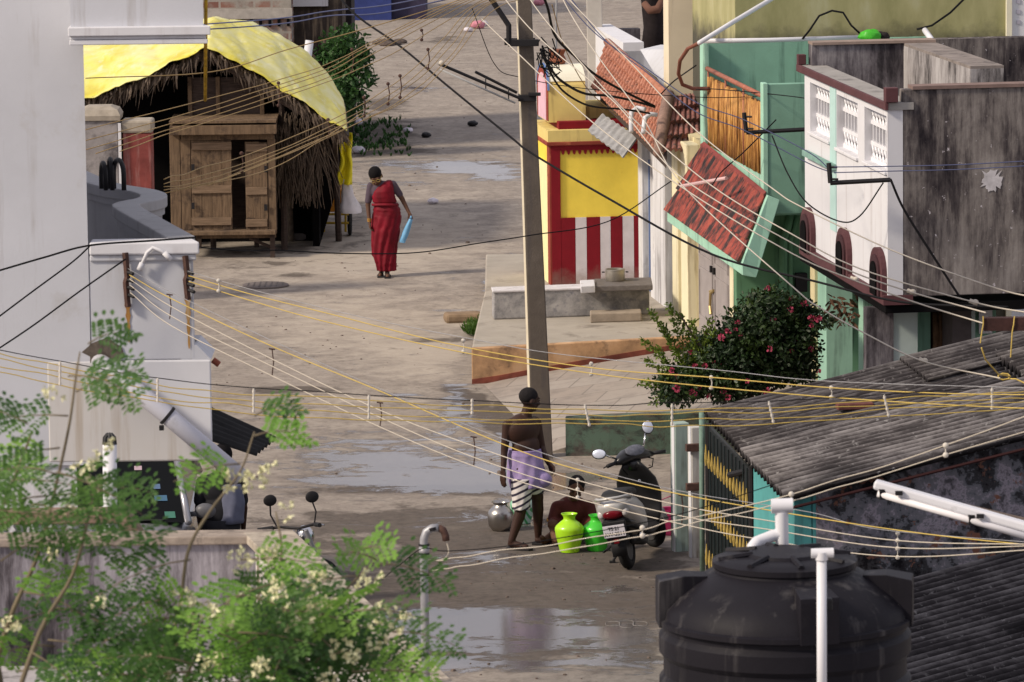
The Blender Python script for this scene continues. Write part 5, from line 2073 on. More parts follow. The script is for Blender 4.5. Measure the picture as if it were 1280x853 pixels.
# ---------- black water tank on the near roof ----------
Yt = 22.0
tk = thing('water_tank', 'big black ribbed plastic water tank in the foreground', 'water tank', at(981, 853, Yt))
zr_ = at(981, 768, Yt).z          # shoulder
Rt = (1144 - 820) / 2 / F * Yt
cx_, cy_ = at(981, 768, Yt).x, Yt
m_tank = mat('black_polythene', (.0115, .0105, .0145), .55, .2, 3, .1, 50, spec=.12, grime=((.02, .018, .021), .1, 2), streak=((.06, .056, .058), .05, 9))
def tz_(y):
    return at(981, y, Yt).z
prof_t = [(.001, zr_ - 1.0), (Rt * .98, zr_ - 1.0)]
z = zr_ - .98
for k in range(5):
    z0 = zr_ - .97 + k * .19
    prof_t += [(Rt * .955, z0), (Rt * .955, z0 + .035), (Rt * .99, z0 + .06), (Rt * .99, z0 + .13), (Rt * .955, z0 + .155)]
prof_t += [(Rt * .955, zr_ - .035), (Rt * 1.0, zr_ - .025), (Rt * 1.0, zr_ - .004), (Rt * .97, zr_ + .003), (Rt * .95, zr_ + .045), (Rt * .85, zr_ + .1), (Rt * .72, zr_ + .15), (Rt * .6, zr_ + .19), (Rt * .56, zr_ + .2), (Rt * .555, zr_ + .21), (.001, zr_ + .21)]
mb = MB()
mb.lathe(prof_t, (cx_, cy_, 0), 64)
mb.build('body', m_tank, tk, smooth=True, auto=35)
mb = MB()
mb.lathe([(.001, 0), (Rt * .55, 0), (Rt * .57, .012), (Rt * .57, .035), (Rt * .5, .05), (Rt * .3, .055), (Rt * .28, .068), (.001, .07)], (cx_, cy_, zr_ + .205), 48)
for k in range(8):
    th = k * pi / 4 + .2
    mb.tube([V((cx_ + Rt * .26 * cos(th), cy_ + Rt * .26 * sin(th), zr_ + .27)), V((cx_ + Rt * .53 * cos(th), cy_ + Rt * .53 * sin(th), zr_ + .252))], .014, 6)
mb.build('lid', m_tank, tk, smooth=True, auto=35)
for th in (pi * 1.02, -.12, -pi * .43, pi * .5):
    mb = MB()
    rot = Matrix.Rotation(th, 3, 'Z')
    c = V((cx_, cy_, 0))
    def lug(r, w_, z_):
        return c + rot @ V((r, w_, z_))
    rings = []
    for r, zt_2, hw in ((Rt * .62, zr_ + .185, .06), (Rt * .8, zr_ + .19, .075), (Rt * 1.0, zr_ + .17, .085), (Rt * 1.005, zr_ + .15, .085)):
        rings.append([lug(r, -hw, zr_ - .03), lug(r, hw, zr_ - .03), lug(r, hw, zt_2), lug(r, -hw, zt_2)])
    mb.ring_loft(rings)
    mb.build('lifting_lug', m_tank, tk, bevel=.012)
tp_ = thing('tank_vent', 'white plastic pipe with a tee top bent over onto the water tank lid', 'pipe', at(975, 690, Yt + .35))
Yv = Yt + .38
mb = MB()
mb.tube([at(978, 706, Yv), at(977, 640, Yv)], .029, 12)
mb.tube([at(964, 633, Yv), at(991, 632, Yv)], .033, 12)
mb.tube([at(977, 668, Yv), at(966, 670, Yv), at(946, 678, Yv - .05), at(941, 684, Yv - .08), at(941, 700, Yv - .1)], .027, 12)
mb.build('tube', m_pvc, tp_, smooth=True, auto=40)
op = thing('overflow_pipe', 'upright white plastic pipe with a capped top in front of the water tank', 'pipe', at(1027, 853, Yt - .7))
mb = MB()
Yo = Yt - Rt - .12
pbo = at(1027.5, 950, Yo)
mb.tube([pbo, at(1027, 697, Yo)], .021, 12)
mb.build('tube', m_pvc, op, smooth=True)
mb = MB()
mb.tube([at(1014, 692, Yo), at(1042, 691, Yo)], .021, 12)
mb.tube([at(1027, 700, Yo), at(1027, 690, Yo)], .027, 12)
mb.build('cap', m_pvc, op, smooth=True, auto=40)
mb = MB()
mb.box(at(1033, 755, Yo + .03), (.05, .05, .05))
mb.build('clip', m_dark, op, bevel=.008)
nr = MB()
nr.xbox(-.2, 7, 19.5, 24.0, 0, zr_ - 1.0)
tag(nr.build('near_house', m_conc), 'plain concrete house roof below the water tank at the bottom edge', 'house')

# ---------- foreground tube lamp and its post, iron channel and its post ----------
Ytl = 25.0
tl = thing('tube_lamp', 'white tube lamp fixture reaching in from the right edge', 'street lamp', at(1180, 632, Ytl))
def bar(mb, p0, p1, w_, h_):
    d = (p1 - p0).normalized()
    s = d.cross(V((0, 0, 1))).normalized() * w_ / 2
    u = s.cross(d).normalized() * h_ / 2
    mb.hexa([p0 - s - u, p1 - s - u, p1 + s - u, p0 + s - u], [p0 - s + u, p1 - s + u, p1 + s + u, p0 + s + u])
mb = MB()
bar(mb, at(1093, 605, Ytl), at(1330, 672, Ytl - .2), .07, .045)
mb.build('housing', m_pvc, tl, bevel=.012)
mb = MB()
mb.tube([at(1097, 617, Ytl - .03), at(1330, 684, Ytl - .23)], .017, 10)
mb.build('tube', mat('tube_glass', (.72, .7, .72), .25, .03), tl, smooth=True)
mb = MB()
for f in (.02, .5):
    p = at(1097, 616, Ytl - .02).lerp(at(1330, 683, Ytl - .22), f)
    mb.box(p, (.03, .05, .05), .2)
for f in (.13, .56):
    p = at(1093, 608, Ytl - .05).lerp(at(1330, 675, Ytl - .25), f)
    mb.box(p, (.035, .02, .02), 0)
mb.build('clips', m_dark, tl)
mb = MB()
mb.tube([at(1180, 627, Ytl + .15), at(1345, 666, Ytl + .1)], .014, 8)
mb.tube([at(1232, 641, Ytl + .13), at(1228, 653, Ytl)], .014, 6)
mb.build('support_rod', mat('brown_rod', (.13, .1, .085), .8, .2, 10), tl)
mb = MB()
px_ = at(1345, 700, Ytl)
mb.tube([V((px_.x, px_.y, 0)), V((px_.x, px_.y, 5.6))], .06, 10)
mb.build('post', m_steelp, tl)
ic = thing('iron_channel', 'rusty dark iron channel end with white wires tied to it', 'bracket', at(1255, 404, 36))
Yi = 36.
mb = MB()
p0, p1 = at(1229, 396, Yi), at(1340, 413, Yi)
zc0, zc1 = at(1229, 397, Yi).z, at(1229, 413, Yi).z
mb.xbox(p0.x, p1.x, Yi - .05, Yi - .035, zc1, zc0)
mb.xbox(p0.x, p1.x, Yi - .034, Yi + .03, zc0 - .012, zc0)
mb.xbox(p0.x, p1.x, Yi - .034, Yi + .03, zc1, zc1 + .012)
mb.build('channel', mat('dark_rust', (.045, .02, .018), .85, .3, 12, .3), ic)
mb = MB()
mb.tube([V((p1.x - .06, Yi + .12, 0)), V((p1.x - .06, Yi + .12, 5.4))], .07, 8)
mb.build('post', m_conc, ic)
for k, x in enumerate((1229, 1267)):
    mb = MB()
    q = at(x, 405, Yi - .05)
    r = .055
    mb.tube([q + V((.006 * k, -.006, r)), q + V((0, -.01, 0)), q + V((-.01, -.006, -r)), q + V((-.02, 0.0, -r - .08 - .1 * k))], .005, 5)
    mb.build('wire_loop', m_wy, ic)
# ---------- wires ----------
def crom(pts, n=6):
    out = []
    P = [pts[0] * 2 - pts[1]] + pts + [pts[-1] * 2 - pts[-2]]
    for i in range(1, len(P) - 2):
        a, b, c, d = P[i - 1], P[i], P[i + 1], P[i + 2]
        for k in range(n):
            t_ = k / n
            out.append(.5 * ((2 * b) + (c - a) * t_ + (2 * a - 5 * b + 4 * c - d) * t_ ** 2 + (3 * b - a - 3 * c + d) * t_ ** 3))
    out.append(pts[-1])
    return out


def wire(name, px, Ya, Yb, r, m, label, group=None, wob=0.0):
    n = len(px)
    L_ = [0]
    for i in range(1, n):
        L_.append(L_[-1] + abs(px[i][0] - px[i - 1][0]) + abs(px[i][1] - px[i - 1][1]))
    pts = [at(x, y, Ya + (Yb - Ya) * L_[i] / L_[-1]) for i, (x, y) in enumerate(px)]
    pts = crom(pts, 8)
    if wob:
        sd = RN.random() * 50
        pts = [p + V((0, 0, wob * NZ.noise(V((i * .23, sd, 0))))) for i, p in enumerate(pts)]
    mb = MB()
    mb.tube(pts, r, 5)
    o = mb.build(name, m, smooth=True)
    tag(o, label, 'wire', group)
    return pts


ORD = ['uppermost', 'second from top', 'third from top', 'lowest']
# band of four yellow wires held by white spacers, running across the whole view
G1_ = 'yellow wires held by white spacers'
base = [(-30, 436), (75, 455), (197, 476), (317, 489), (460, 497), (590, 505), (733, 510), (840, 508), (963, 505), (1107, 497), (1240, 488), (1310, 484)]
offs = [[0, 3, 4, 5, 3, 3, 3, 3, 3, 3, 4, 4], [8, 10, 12, 13, 11, 10, 9, 9, 10, 9, 11, 11], [17, 18, 20, 20, 20, 21, 16, 17, 20, 16, 17, 17], [24, 26, 28, 28, 28, 24, 21, 24, 25, 24, 24, 24]]
for k in range(4):
    wire('wire', [(x, y + offs[k][i]) for i, (x, y) in enumerate(base)], 29.5, 30.5, .0031, m_wy, ORD[k] + ' of the four yellow wires held by white spacers across the view', G1_, .02)
wire('wire', [(x, y - 3 - (1 if i % 2 else 0)) for i, (x, y) in enumerate(base)], 29.6, 30.6, .0028, m_cable, 'thin black carrier wire above the four yellow wires with white spacers', None, .006)
spn = [('first', 75, 455), ('second', 197, 476), ('third', 317, 489), ('fourth', 461, 497), ('', 590, 502), ('', 733, 509), ('', 840, 508), ('', 963, 505), ('', 1107, 497), ('', 1240, 488)]
slab = ['white wire spacer before the tower wall, farthest left', 'white wire spacer in front of the white overhang', 'white wire spacer just right of the white overhang', 'white wire spacer over the wet street, left of the walking man', 'short white wire spacer left of the walking man\'s head', 'white wire spacer in front of the green retaining wall', 'white wire spacer at the top of the pale green gate post', 'tilted white wire spacer over the shed roof, beside the bush', 'white wire spacer over the middle of the shed roof', 'white wire spacer over the shed roof near the right edge']
for k, (_, x, y) in enumerate(spn):
    tilt = 4 if k in (7, 8, 5) else 0
    Yq = 29.45 + (x + 30) / 1340.0
    ln = 16 if k == 4 else 27
    mb = MB()
    p0, p1 = at(x - tilt * .5, y - 3, Yq), at(x + tilt, y + ln - (3 if k > 4 else 0), Yq)
    mb.tube([p0, p1], .0065, 6)
    for f in (.12, .4, .65, .92):
        mb.tube([p0.lerp(p1, f) + V((0, 0, .006)), p0.lerp(p1, f) + V((0, 0, -.006))], .0098, 6)
    tag(mb.build('wire_spacer', m_spacer), slab[k], 'spacer', 'white spacers on the yellow wires')

# two yellow wires from the right iron bracket
w2 = [(236, 345), (310, 367), (410, 392), (575, 433), (740, 460), (890, 472), (1040, 485), (1180, 492), (1310, 494)]
w2b = [(236, 352), (310, 375), (410, 403), (575, 440), (740, 467), (890, 484), (1040, 497), (1180, 506), (1310, 512)]
wire('wire', w2, 34.9, 30, .0036, m_wy, 'upper of two yellow wires from the right iron bracket', 'pair of yellow wires from the right bracket')
wire('wire', w2b, 34.9, 30, .0036, m_wy, 'lower of two yellow wires from the right iron bracket', 'pair of yellow wires from the right bracket')
wire('wire', [(235, 339), (310, 361), (450, 396), (590, 424), (700, 443), (900, 463), (1040, 477), (1310, 486)], 34.9, 30.05, .0026, m_steelp, 'thin grey carrier wire over the two yellow bracket wires')
tl_ = ['wire tie near the manhole side of the bracket wires', 'wire tie above the orange wall on the bracket wires', 'wire tie over the paved apron on the bracket wires', 'wire tie in front of the flowering bush', 'wire tie over the shed ridge beside the bush']
for (x, y, y2), lab in zip(((272, 351, 364), (578, 426, 440), (738, 455, 468), (888, 472, 485), (1038, 485, 497)), tl_):
    Yq = 34.85 - 4.9 * (x - 236) / 1074
    mb = MB()
    mb.tube([at(x, y - 2, Yq), at(x + 2, (y + y2) / 2, Yq), at(x + 1, y2 + 1, Yq)], .004, 5)
    for yy in (y, y2):
        mb.ell(at(x + 1, yy, Yq), (.014, .012, .014), n=6)
    tag(mb.build('wire_tie', m_spacer), lab, 'wire tie', 'ties on the bracket wires')
# fan from the left iron bracket: one yellow, three white
w3y = [(162, 344), (215, 374), (340, 433), (470, 487), (640, 560), (740, 592), (850, 618), (1010, 646), (1160, 668), (1310, 684)]
wire('wire', w3y, 34.9, 27.5, .0036, m_wy, 'single yellow wire fanning from the left iron bracket across the scooter')
w3 = [[(162, 349), (215, 384), (340, 449), (475, 513), (590, 557), (720, 600), (850, 632), (960, 651), (1122, 676), (1310, 681)],
      [(163, 357), (215, 396), (340, 458), (475, 522), (590, 571), (720, 613), (850, 645), (960, 662), (1122, 685), (1310, 682)],
      [(163, 366), (215, 408), (340, 470), (475, 534), (590, 582), (720, 623), (850, 655), (960, 676), (1122, 696), (1310, 686)]]
for k in range(3):
    wire('wire', w3[k], 34.9, 27.3, .0034, m_ww, ['uppermost', 'middle', 'lowest'][k] + ' of three white wires fanning from the left iron bracket', 'white wires from the left bracket')
wire('wire', [(160, 336), (215, 366), (340, 440 - 14), (470, 496 - 12), (600, 538), (720, 580), (850, 628 - 14), (1010, 640), (1100, 662), (1310, 680)], 34.95, 27.6, .0026, m_steelp, 'thin grey carrier wire over the fan of white wires')
for (x, ys, lab) in ((212, (368, 399), 'brown wire tie before the white overhang'), (340, (436, 470), 'brown wire tie over the street beside the overhang'), (475, (503, 533), 'brown wire tie over the wet street'), (592, (546, 583), 'brown wire tie left of the walking man'), (852, (619, 655), 'brown wire tie in front of the gate post')):
    Yq = 34.9 - 7.5 * (x - 162) / 1148
    mb = MB()
    mb.tube([at(x, ys[0], Yq), at(x + 2, sum(ys) / 2, Yq), at(x, ys[1], Yq)], .004, 5)
    mb.tube([at(x - 4, ys[0], Yq), at(x + 4, ys[0] + 1, Yq)], .005, 5)
    tag(mb.build('wire_tie', m_rust), lab, 'wire tie', 'ties on the fan of white wires')
for (x, ys, lab) in ((722, (600, 612, 622), 'set of white beads on the fan wires before the crouching person'), (1122, (667, 676, 686, 697), 'set of white beads on the fan wires before the peeling wall')):
    Yq = 34.9 - 7.5 * (x - 162) / 1148
    mb = MB()
    mb.tube([at(x, ys[0], Yq + .01), at(x, ys[-1], Yq + .01)], .002, 4)
    for yy in ys:
        mb.ell(at(x, yy, Yq), (.013, .011, .013), n=6)
    tag(mb.build('wire_beads', m_spacer), lab, 'wire beads')
# two white wires from the bent mast, rising to the right
w4 = [[(533, 701), (548, 701), (590, 695), (690, 680), (800, 661), (860, 648), (990, 618), (1112, 580), (1310, 512)],
      [(533, 714), (550, 712), (590, 706), (700, 688), (800, 671), (860, 657), (990, 626), (1112, 590), (1310, 530)]]
for k in range(2):
    wire('wire', w4[k], Ym, 24, .0028, m_ww, ['upper', 'lower'][k] + ' of two white wires tied to the bent steel mast', 'white wires from the bent mast', .012)
wire('wire', [(558, 676), (561, 690), (556, 698), (546, 701)], Ym, Ym, .004, m_ww, 'short white wire loop hanging from the rusty mast end')
wire('wire', [(478, 724), (500, 706), (528, 686), (560, 689), (640, 682), (760, 662), (860, 640), (990, 598)], Ym - .1, 26, .0026, m_cable, 'thin black guy wire past the bent steel mast')
for x, ys, lab in ((803, (660, 670), 'white wire beads on the mast wires before the scooter'), (989, (618, 626), 'white wire beads on the mast wires before the teal wall'), (1182, (557, 569), 'white wire beads on the mast wires over the shed roof')):
    mb = MB()
    for yy in ys:
        mb.ell(at(x, yy, Ym + (24 - Ym) * (x - 533) / 777), (.014, .012, .014), n=6)
    mb.tube([at(x, ys[0], Ym + (24 - Ym) * (x - 533) / 777), at(x, ys[1], Ym + (24 - Ym) * (x - 533) / 777)], .003, 4)
    tag(mb.build('wire_beads', m_spacer), lab, 'wire beads')
# white service cables sweeping from the pole top down to the right
sv = [([(648, -40), (663, 0), (725, 77), (795, 152), (889, 232), (990, 293), (1075, 336), (1218, 378), (1290, 392)], 'white cable from the pole top ending above the iron channel'),
      ([(612, -30), (640, 10), (681, 54), (769, 129), (848, 219), (990, 304), (1063, 339), (1138, 365), (1232, 391)], 'white cable from the pole top tied at the top of the iron channel'),
      ([(600, 22), (640, 60), (743, 155), (861, 240), (990, 317), (1069, 351), (1150, 380), (1228, 404)], 'white cable from left of the pole tied at the iron channel end'),
      ([(690, -40), (704, 0), (740, 60), (805, 150), (853, 232), (990, 358), (1027, 386), (1087, 420), (1155, 452), (1250, 473)], 'white cable crossing the red awning down to the yellow knot'),
      ([(690, -30), (712, 0), (782, 72), (872, 165), (963, 234), (1002, 259), (1115, 313), (1247, 361), (1310, 374)], 'white cable crossing the bamboo blind and the stained side wall')]
for p_, lab in sv:
    wire('service_cable', p_, 55, 36, .006, m_ww, lab, 'white service cables from the pole top')
for x, y, Yq, lab in ((1068, 349, 45, 'white cable clip before the maroon arches'), (1139, 365, 42, 'white cable clip before the stained side wall'), (1217, 378, 38, 'white cable clip above the rusty iron channel'), (1154, 451, 41, 'white cable clip over the shed ridge')):
    mb = MB()
    mb.tube([at(x - 5, y - 2, Yq), at(x + 5, y + 2, Yq)], .018, 6)
    mb.ell(at(x + 2, y, Yq - .02), (.025, .02, .022), n=6)
    tag(mb.build('cable_clip', m_ww, smooth=True), lab, 'cable clip', 'clips on the white service cables')
mb = MB()
c = at(1255, 471, 36.5)
pts = [at(1227, 435, 36.2), at(1232, 450, 36.3), at(1248, 468, 36.4)]
for k in range(14):
    pts.append(c + V((.045 * cos(k * .9) , .01 * sin(k), .022 * sin(k * .9))))
pts += [at(1270, 474, 36.4), at(1300, 488, 36.2)]
mb.tube(pts, .006, 6)
tag(mb.build('yellow_rope', m_wy, smooth=True), 'yellow rope knotted in a coil below the iron channel', 'rope')

# dark cables
dk = [([(410, -20), (445, 19), (500, 58), (560, 108), (640, 173), (665, 192), (760, 248), (890, 318), (1020, 352), (1130, 378), (1260, 384)], 60, 50, .0125, m_cable, 'thick black cable slanting from the far shops across the pole to the right'),
      ([(170, 330 - 30), (290, 313), (345, 313), (430, 317), (520, 316), (600, 304), (665, 294), (760, 277), (840, 226)], 52, 57, .0065, m_cable, 'knotted black wire looping over the street before the woman in red'),
      ([(-20, 344), (55, 322), (112, 307), (190, 301), (245, 297)], 34.6, 34.7, .007, m_cable, 'uppermost of three black cables on the white building wall'),
      ([(-20, 410), (40, 365), (90, 328), (112, 308)], 34.6, 34.8, .006, m_cable, 'middle of three black cables on the white building wall'),
      ([(-20, 448), (40, 408), (100, 364), (157, 324)], 34.6, 34.8, .006, m_cable, 'lowest of three black cables on the white building wall'),
      ([(110, 40), (330, 25), (412, 14), (480, 7), (560, -8)], 70, 60, .009, m_blue_c, 'upper blue cable crossing the brick building'),
      ([(100, 46), (330, 32), (412, 20), (480, 16), (600, -10)], 70, 60, .009, m_blue_c, 'lower blue cable crossing the brick building'),
      ([(672, -20), (684, 8), (694, 45), (720, 72), (742, 92), (775, 112), (818, 133)], 57, 64.6, .016, m_cable, 'black cable from the pole to the tiled roof conduit'),
      ([(676, 62), (690, 88), (704, 103), (730, 117), (760, 120), (790, 126), (818, 134)], 57.2, 64.6, .016, m_cable, 'sagging black cable between pole and tiled roof, upper'),
      ([(678, 58), (686, 86), (702, 112), (725, 128), (745, 134), (780, 137), (812, 142)], 57.2, 64.6, .013, m_cable, 'sagging black cable between pole and tiled roof, lower'),
      ([(690, -20), (742, 40), (800, 80), (870, 128), (930, 150), (1010, 190), (1038, 213)], 57, 54, .006, m_blue_c, 'upper blue wire from the pole to the angled iron bracket'),
      ([(700, -20), (752, 46), (810, 92), (870, 140), (930, 163), (1010, 204), (1040, 216)], 57, 54, .006, m_blue_c, 'lower blue wire from the pole to the angled iron bracket'),
      ([(1043, 209), (1120, 208), (1200, 206), (1310, 200)], 52.6, 51, .0055, m_blue_c, 'upper blue wire along the stained side wall'),
      ([(1043, 216), (1120, 214), (1200, 212), (1310, 206)], 52.6, 51, .0055, m_blue_c, 'lower blue wire along the stained side wall'),
      ([(1113, 224), (1130, 262), (1165, 318), (1200, 372)], 52.6, 52.7, .013, m_cable, 'black cable dropping from the angled bracket to the doorway'),
      ([(965, 170), (985, 218), (1010, 255), (1050, 277), (1075, 270), (1104, 229)], 54, 52.6, .008, m_cable, 'slack black cable hanging in front of the white upper wall'),
      ([(826, 118), (842, 102), (870, 82)], 66, 64, .009, m_cable, 'short black cable from the roof ridge to the brown hose'),
      ([(890, 232), (902, 215), (930, 190), (970, 150)], 60, 59, .008, m_cable, 'thin dark cord in front of the bamboo blind'),
      ([(590, 10), (618, 80), (650, 97), (740, 112), (880, 122), (960, 120)], 57, 61, .005, m_cable, 'very thin black wire sagging behind the pole'),
      ([(690, 6), (706, 60), (735, 112), (772, 145)], 57.5, 66, .006, m_wt, 'thin brown wire hanging down past the arched niche'),
      ([(870, 112), (900, 112), (1000, 122), (1010, 128)], 62, 58, .006, m_cable, 'thin dark wire across the top of the bamboo blind')]
for p_, ya, yb_, r, m, lab in dk:
    wire('cable', p_, ya, yb_, r, m, lab)
# angled iron brackets on the right houses
for lab, p0, p1, p2, Yq in (('black angled iron bracket on the white upper wall', (1036, 204), (1038, 229), (1113, 225), 52.7), ('dark iron bracket sticking out over the bamboo blind', (930, 141), (933, 166), (1006, 162), 57.9)):
    mb = MB()
    mb.tube([at(*p0, Yq), at(*p1, Yq)], .025, 4)
    mb.tube([at(*p1, Yq), at(*p2, Yq + .1)], .024, 4)
    for f in (.2, .8):
        q = at(*p0, Yq).lerp(at(*p1, Yq), f)
        mb.tube([q, q + V((.08, -.03, .0))], .012, 5)
    tag(mb.build('wire_bracket', m_dark), lab, 'bracket')

# tan wires fanning from the pole top to the left
up = [[(632, -20), (560, 6), (466, 52), (410, 80), (330, 105), (220, 135), (107, 163)],
      [(634, -18), (566, 6), (468, 54), (410, 85), (330, 112), (220, 146), (107, 176)],
      [(636, -16), (575, 5), (470, 57), (412, 89), (330, 117), (220, 153), (107, 187)],
      [(638, -14), (590, 2), (480, 60), (414, 95), (330, 124), (220, 160), (120, 192)],
      [(640, -10), (600, 2), (500, 62), (416, 100), (330, 130), (220, 165), (150, 190)]]
lo = [[(640, -12), (588, 12), (548, 55), (500, 100), (440, 136), (340, 182), (250, 212), (205, 226)],
      [(642, -10), (592, 14), (552, 62), (505, 106), (440, 146), (340, 190), (250, 220), (205, 230)],
      [(644, -8), (598, 12), (560, 62), (510, 110), (445, 149), (340, 195), (250, 226), (205, 234)],
      [(646, -4), (605, 10), (566, 66), (515, 116), (450, 152), (340, 200), (250, 231), (205, 238)],
      [(648, 0), (612, 16), (560, 80), (515, 122), (455, 150), (400, 178), (330, 214), (204, 242)]]
for k in range(5):
    wire('wire', up[k], 57, 44, .0044, m_wt, ['uppermost', 'second', 'middle', 'fourth', 'lowest'][k] + ' tan wire of the upper fan from pole top over the tarpaulin', 'upper fan of tan wires from the pole', .012)
    wire('wire', lo[k], 57, 39, .0042, m_wt, ['uppermost', 'second', 'middle', 'fourth', 'lowest'][k] + ' tan wire of the lower fan from pole top to the balcony hoops', 'lower fan of tan wires from the pole', .02)
wire('cable', [(640, -25), (560, 5), (450, 38), (360, 62), (265, 90), (107, 98)], 57, 50, .0055, m_wt, 'single pale cable above the tan fan crossing the tarpaulin')
wire('wire', [(452, 162 - 20), (400, 175), (330, 205), (260, 232)], 50, 42, .005, m_wt, 'frayed tan wire below the lower fan')
# little ties on the fans
for k, (x, y, y2, Yq) in enumerate(((348, 104, 132, 50), (440, 62, 90, 53), (500, 95, 122, 50), (535, 62, 86, 52), (485, 105, 130, 49.5), (527, 38, 50, 54), (455, 122, 145, 48), (302, 192, 214, 43), (410, 150, 172, 47))):
    mb = MB()
    mb.tube([at(x, y, Yq), at(x + 2, (y + y2) / 2, Yq), at(x, y2, Yq)], .006, 5)
    for yy in (y, y2):
        mb.ell(at(x, yy, Yq), (.018, .015, .018), n=5)
    tag(mb.build('wire_tie', m_rust), ['dark tie on the upper fan over the tarpaulin', 'dark tie on the upper fan in front of the green tree', 'dark tie on the lower fan just right of the tree', 'dark tie highest on the lower fan over the road', 'dark tie on the lower fan above the dirt bank', 'dark tie at the top of the upper fan near the black cable', 'dark tie on the lower fan left of the dirt bank', 'dark tie on the lower fan before the kiosk door', 'dark tie on the lower fan at the hut eave'][k], 'wire tie', 'dark ties on the tan fans')
# ---------- people ----------
def capsule(mb, a, b, ra, rb, seg=14):
    a, b = V(a), V(b)
    d = (b - a)
    L_ = d.length
    d.normalize()
    pts, rs = [], []
    for k in range(4):
        th = pi / 2 * (1 - k / 4)
        pts.append(a - d * ra * sin(th))
        rs.append(max(.001, ra * cos(th)))
    pts.append(a)
    rs.append(ra)
    pts.append(b)
    rs.append(rb)
    for k in range(1, 5):
        th = pi / 2 * k / 4
        pts.append(b + d * rb * sin(th))
        rs.append(max(.001, rb * cos(th)))
    mb.tube(pts, rs, seg)


def remesh(mb, name, m, parent, vox=.008, it=4):
    o = mb.build(name, m, parent)
    md = o.modifiers.new('r', 'REMESH')
    md.mode = 'VOXEL'
    md.voxel_size = vox
    md.use_smooth_shade = True
    s = o.modifiers.new('s', 'SMOOTH')
    s.factor = .5
    s.iterations = it
    dg = bpy.context.evaluated_depsgraph_get()
    me = bpy.data.meshes.new_from_object(o.evaluated_get(dg))
    o.modifiers.clear()
    o.data = me
    me.name = name
    if not me.materials:
        me.materials.append(m)
    for p in me.polygons:
        p.use_smooth = True
    return o


def head(mb, c, rot, s=1.0):
    """head with brow, nose, jaw, ears; local -y is where the face looks"""
    def P(x, y, z):
        return V(c) + rot @ V((x * s, y * s, z * s))
    mb.ell(P(0, .012, .025), (.074 * s, .092 * s, .09 * s), rot)
    mb.ell(P(0, -.022, -.045), (.058 * s, .066 * s, .066 * s), rot)
    mb.ell(P(0, -.06, -.085), (.026 * s, .024 * s, .022 * s), rot, 8)
    capsule(mb, P(0, -.082, .012), P(0, -.104, -.03), .009 * s, .015 * s, 8)
    for q in (-1, 1):
        mb.ell(P(q * .076, .015, -.01), (.012 * s, .022 * s, .034 * s), rot, 8)
        mb.ell(P(q * .034, -.078, .028), (.026 * s, .012 * s, .008 * s), rot, 8)
        mb.ell(P(q * .04, -.06, -.03), (.024 * s, .02 * s, .02 * s), rot, 8)
    mb.ell(P(0, -.082, -.058), (.024 * s, .012 * s, .010 * s), rot, 8)
    return P


def hand(mb, w_, d, palm_n, s=1.0, curl=.5, thumb=1):
    """w_ wrist, d direction of fingers, palm_n the palm's normal (fingers curl towards it)"""
    d = V(d).normalized()
    n = V(palm_n)
    n = (n - d * n.dot(d)).normalized()
    sx = d.cross(n).normalized() * thumb
    w_ = V(w_)
    for k in range(4):
        off = (k - 1.5) * .019 * s
        a = w_ + sx * off * .7
        b = w_ + d * .075 * s + sx * off
        capsule(mb, a, b, .016 * s, .0125 * s, 8)
        L_ = (.062, .074, .07, .056)[k] * s
        th = curl
        q = b
        dd = d
        for j in range(3):
            dd = (d * cos(th * (j + .6)) + n * sin(th * (j + .6))).normalized()
            q2 = q + dd * L_ * (.45, .32, .26)[j]
            capsule(mb, q, q2, (.0098 - .0008 * j) * s, (.0092 - .0012 * j) * s, 8)
            q = q2
    a = w_ + d * .02 * s - sx * .02 * s
    b = w_ + d * .055 * s - sx * .045 * s + n * .012 * s
    capsule(mb, a, b, .014 * s, .011 * s, 8)
    capsule(mb, b, b + (d * .8 + n * .5).normalized() * .032 * s, .0105 * s, .0085 * s, 8)


def face_bits(P, rot, parent, s=1.0, m_eye=None):
    mb = MB()
    for q in (-1, 1):
        mb.ell(P(q * .034, -.083, .008), (.013 * s, .006 * s, .007 * s), rot, 6)
    mb.build('eye', mat('eye_dark', (.02, .015, .012), .4), parent)


def cloth_loft(levels, folds=0, amp=0.0, n=48, seed=0.0):
    """levels: (centre, half width x, half depth y)"""
    mb = MB()
    rings = []
    for i, (c, hx, hy) in enumerate(levels):
        r = []
        for k in range(n):
            th = 2 * pi * k / n
            f = 1 + amp * (i / max(1, len(levels) - 1)) * sin(folds * th + seed + i * .35) + amp * .7 * NZ.noise(V((cos(th) * 2, sin(th) * 2, i * .4 + seed)))
            r.append(V(c) + V((hx * cos(th) * f, hy * sin(th) * f, 0)))
        rings.append(r)
    mb.ring_loft(rings)
    return mb


def refine(levels, k=5):
    out = []
    for i in range(len(levels) - 1):
        (c0, a0, b0_), (c1, a1, b1_) = levels[i], levels[i + 1]
        for j in range(k):
            t_ = j / k
            t_ = t_ * t_ * (3 - 2 * t_) * .5 + t_ * .5
            out.append((V(c0).lerp(V(c1), t_), a0 + (a1 - a0) * t_, b0_ + (b1_ - b0_) * t_))
    out.append(levels[-1])
    return out


I3 = Matrix.Identity(3)
m_skin_w = mat('brown_skin', (.10, .05, .032), .6, .08, 8)
m_skin_m = mat('dark_skin', (.042, .02, .0145), .5, .1, 8)
m_hair = mat('black_hair', (.008, .007, .008), .85, .2, 20, spec=.1)
m_hairg = mat('greying_hair', (.018, .016, .017), .9, .3, 40, spec=.1)

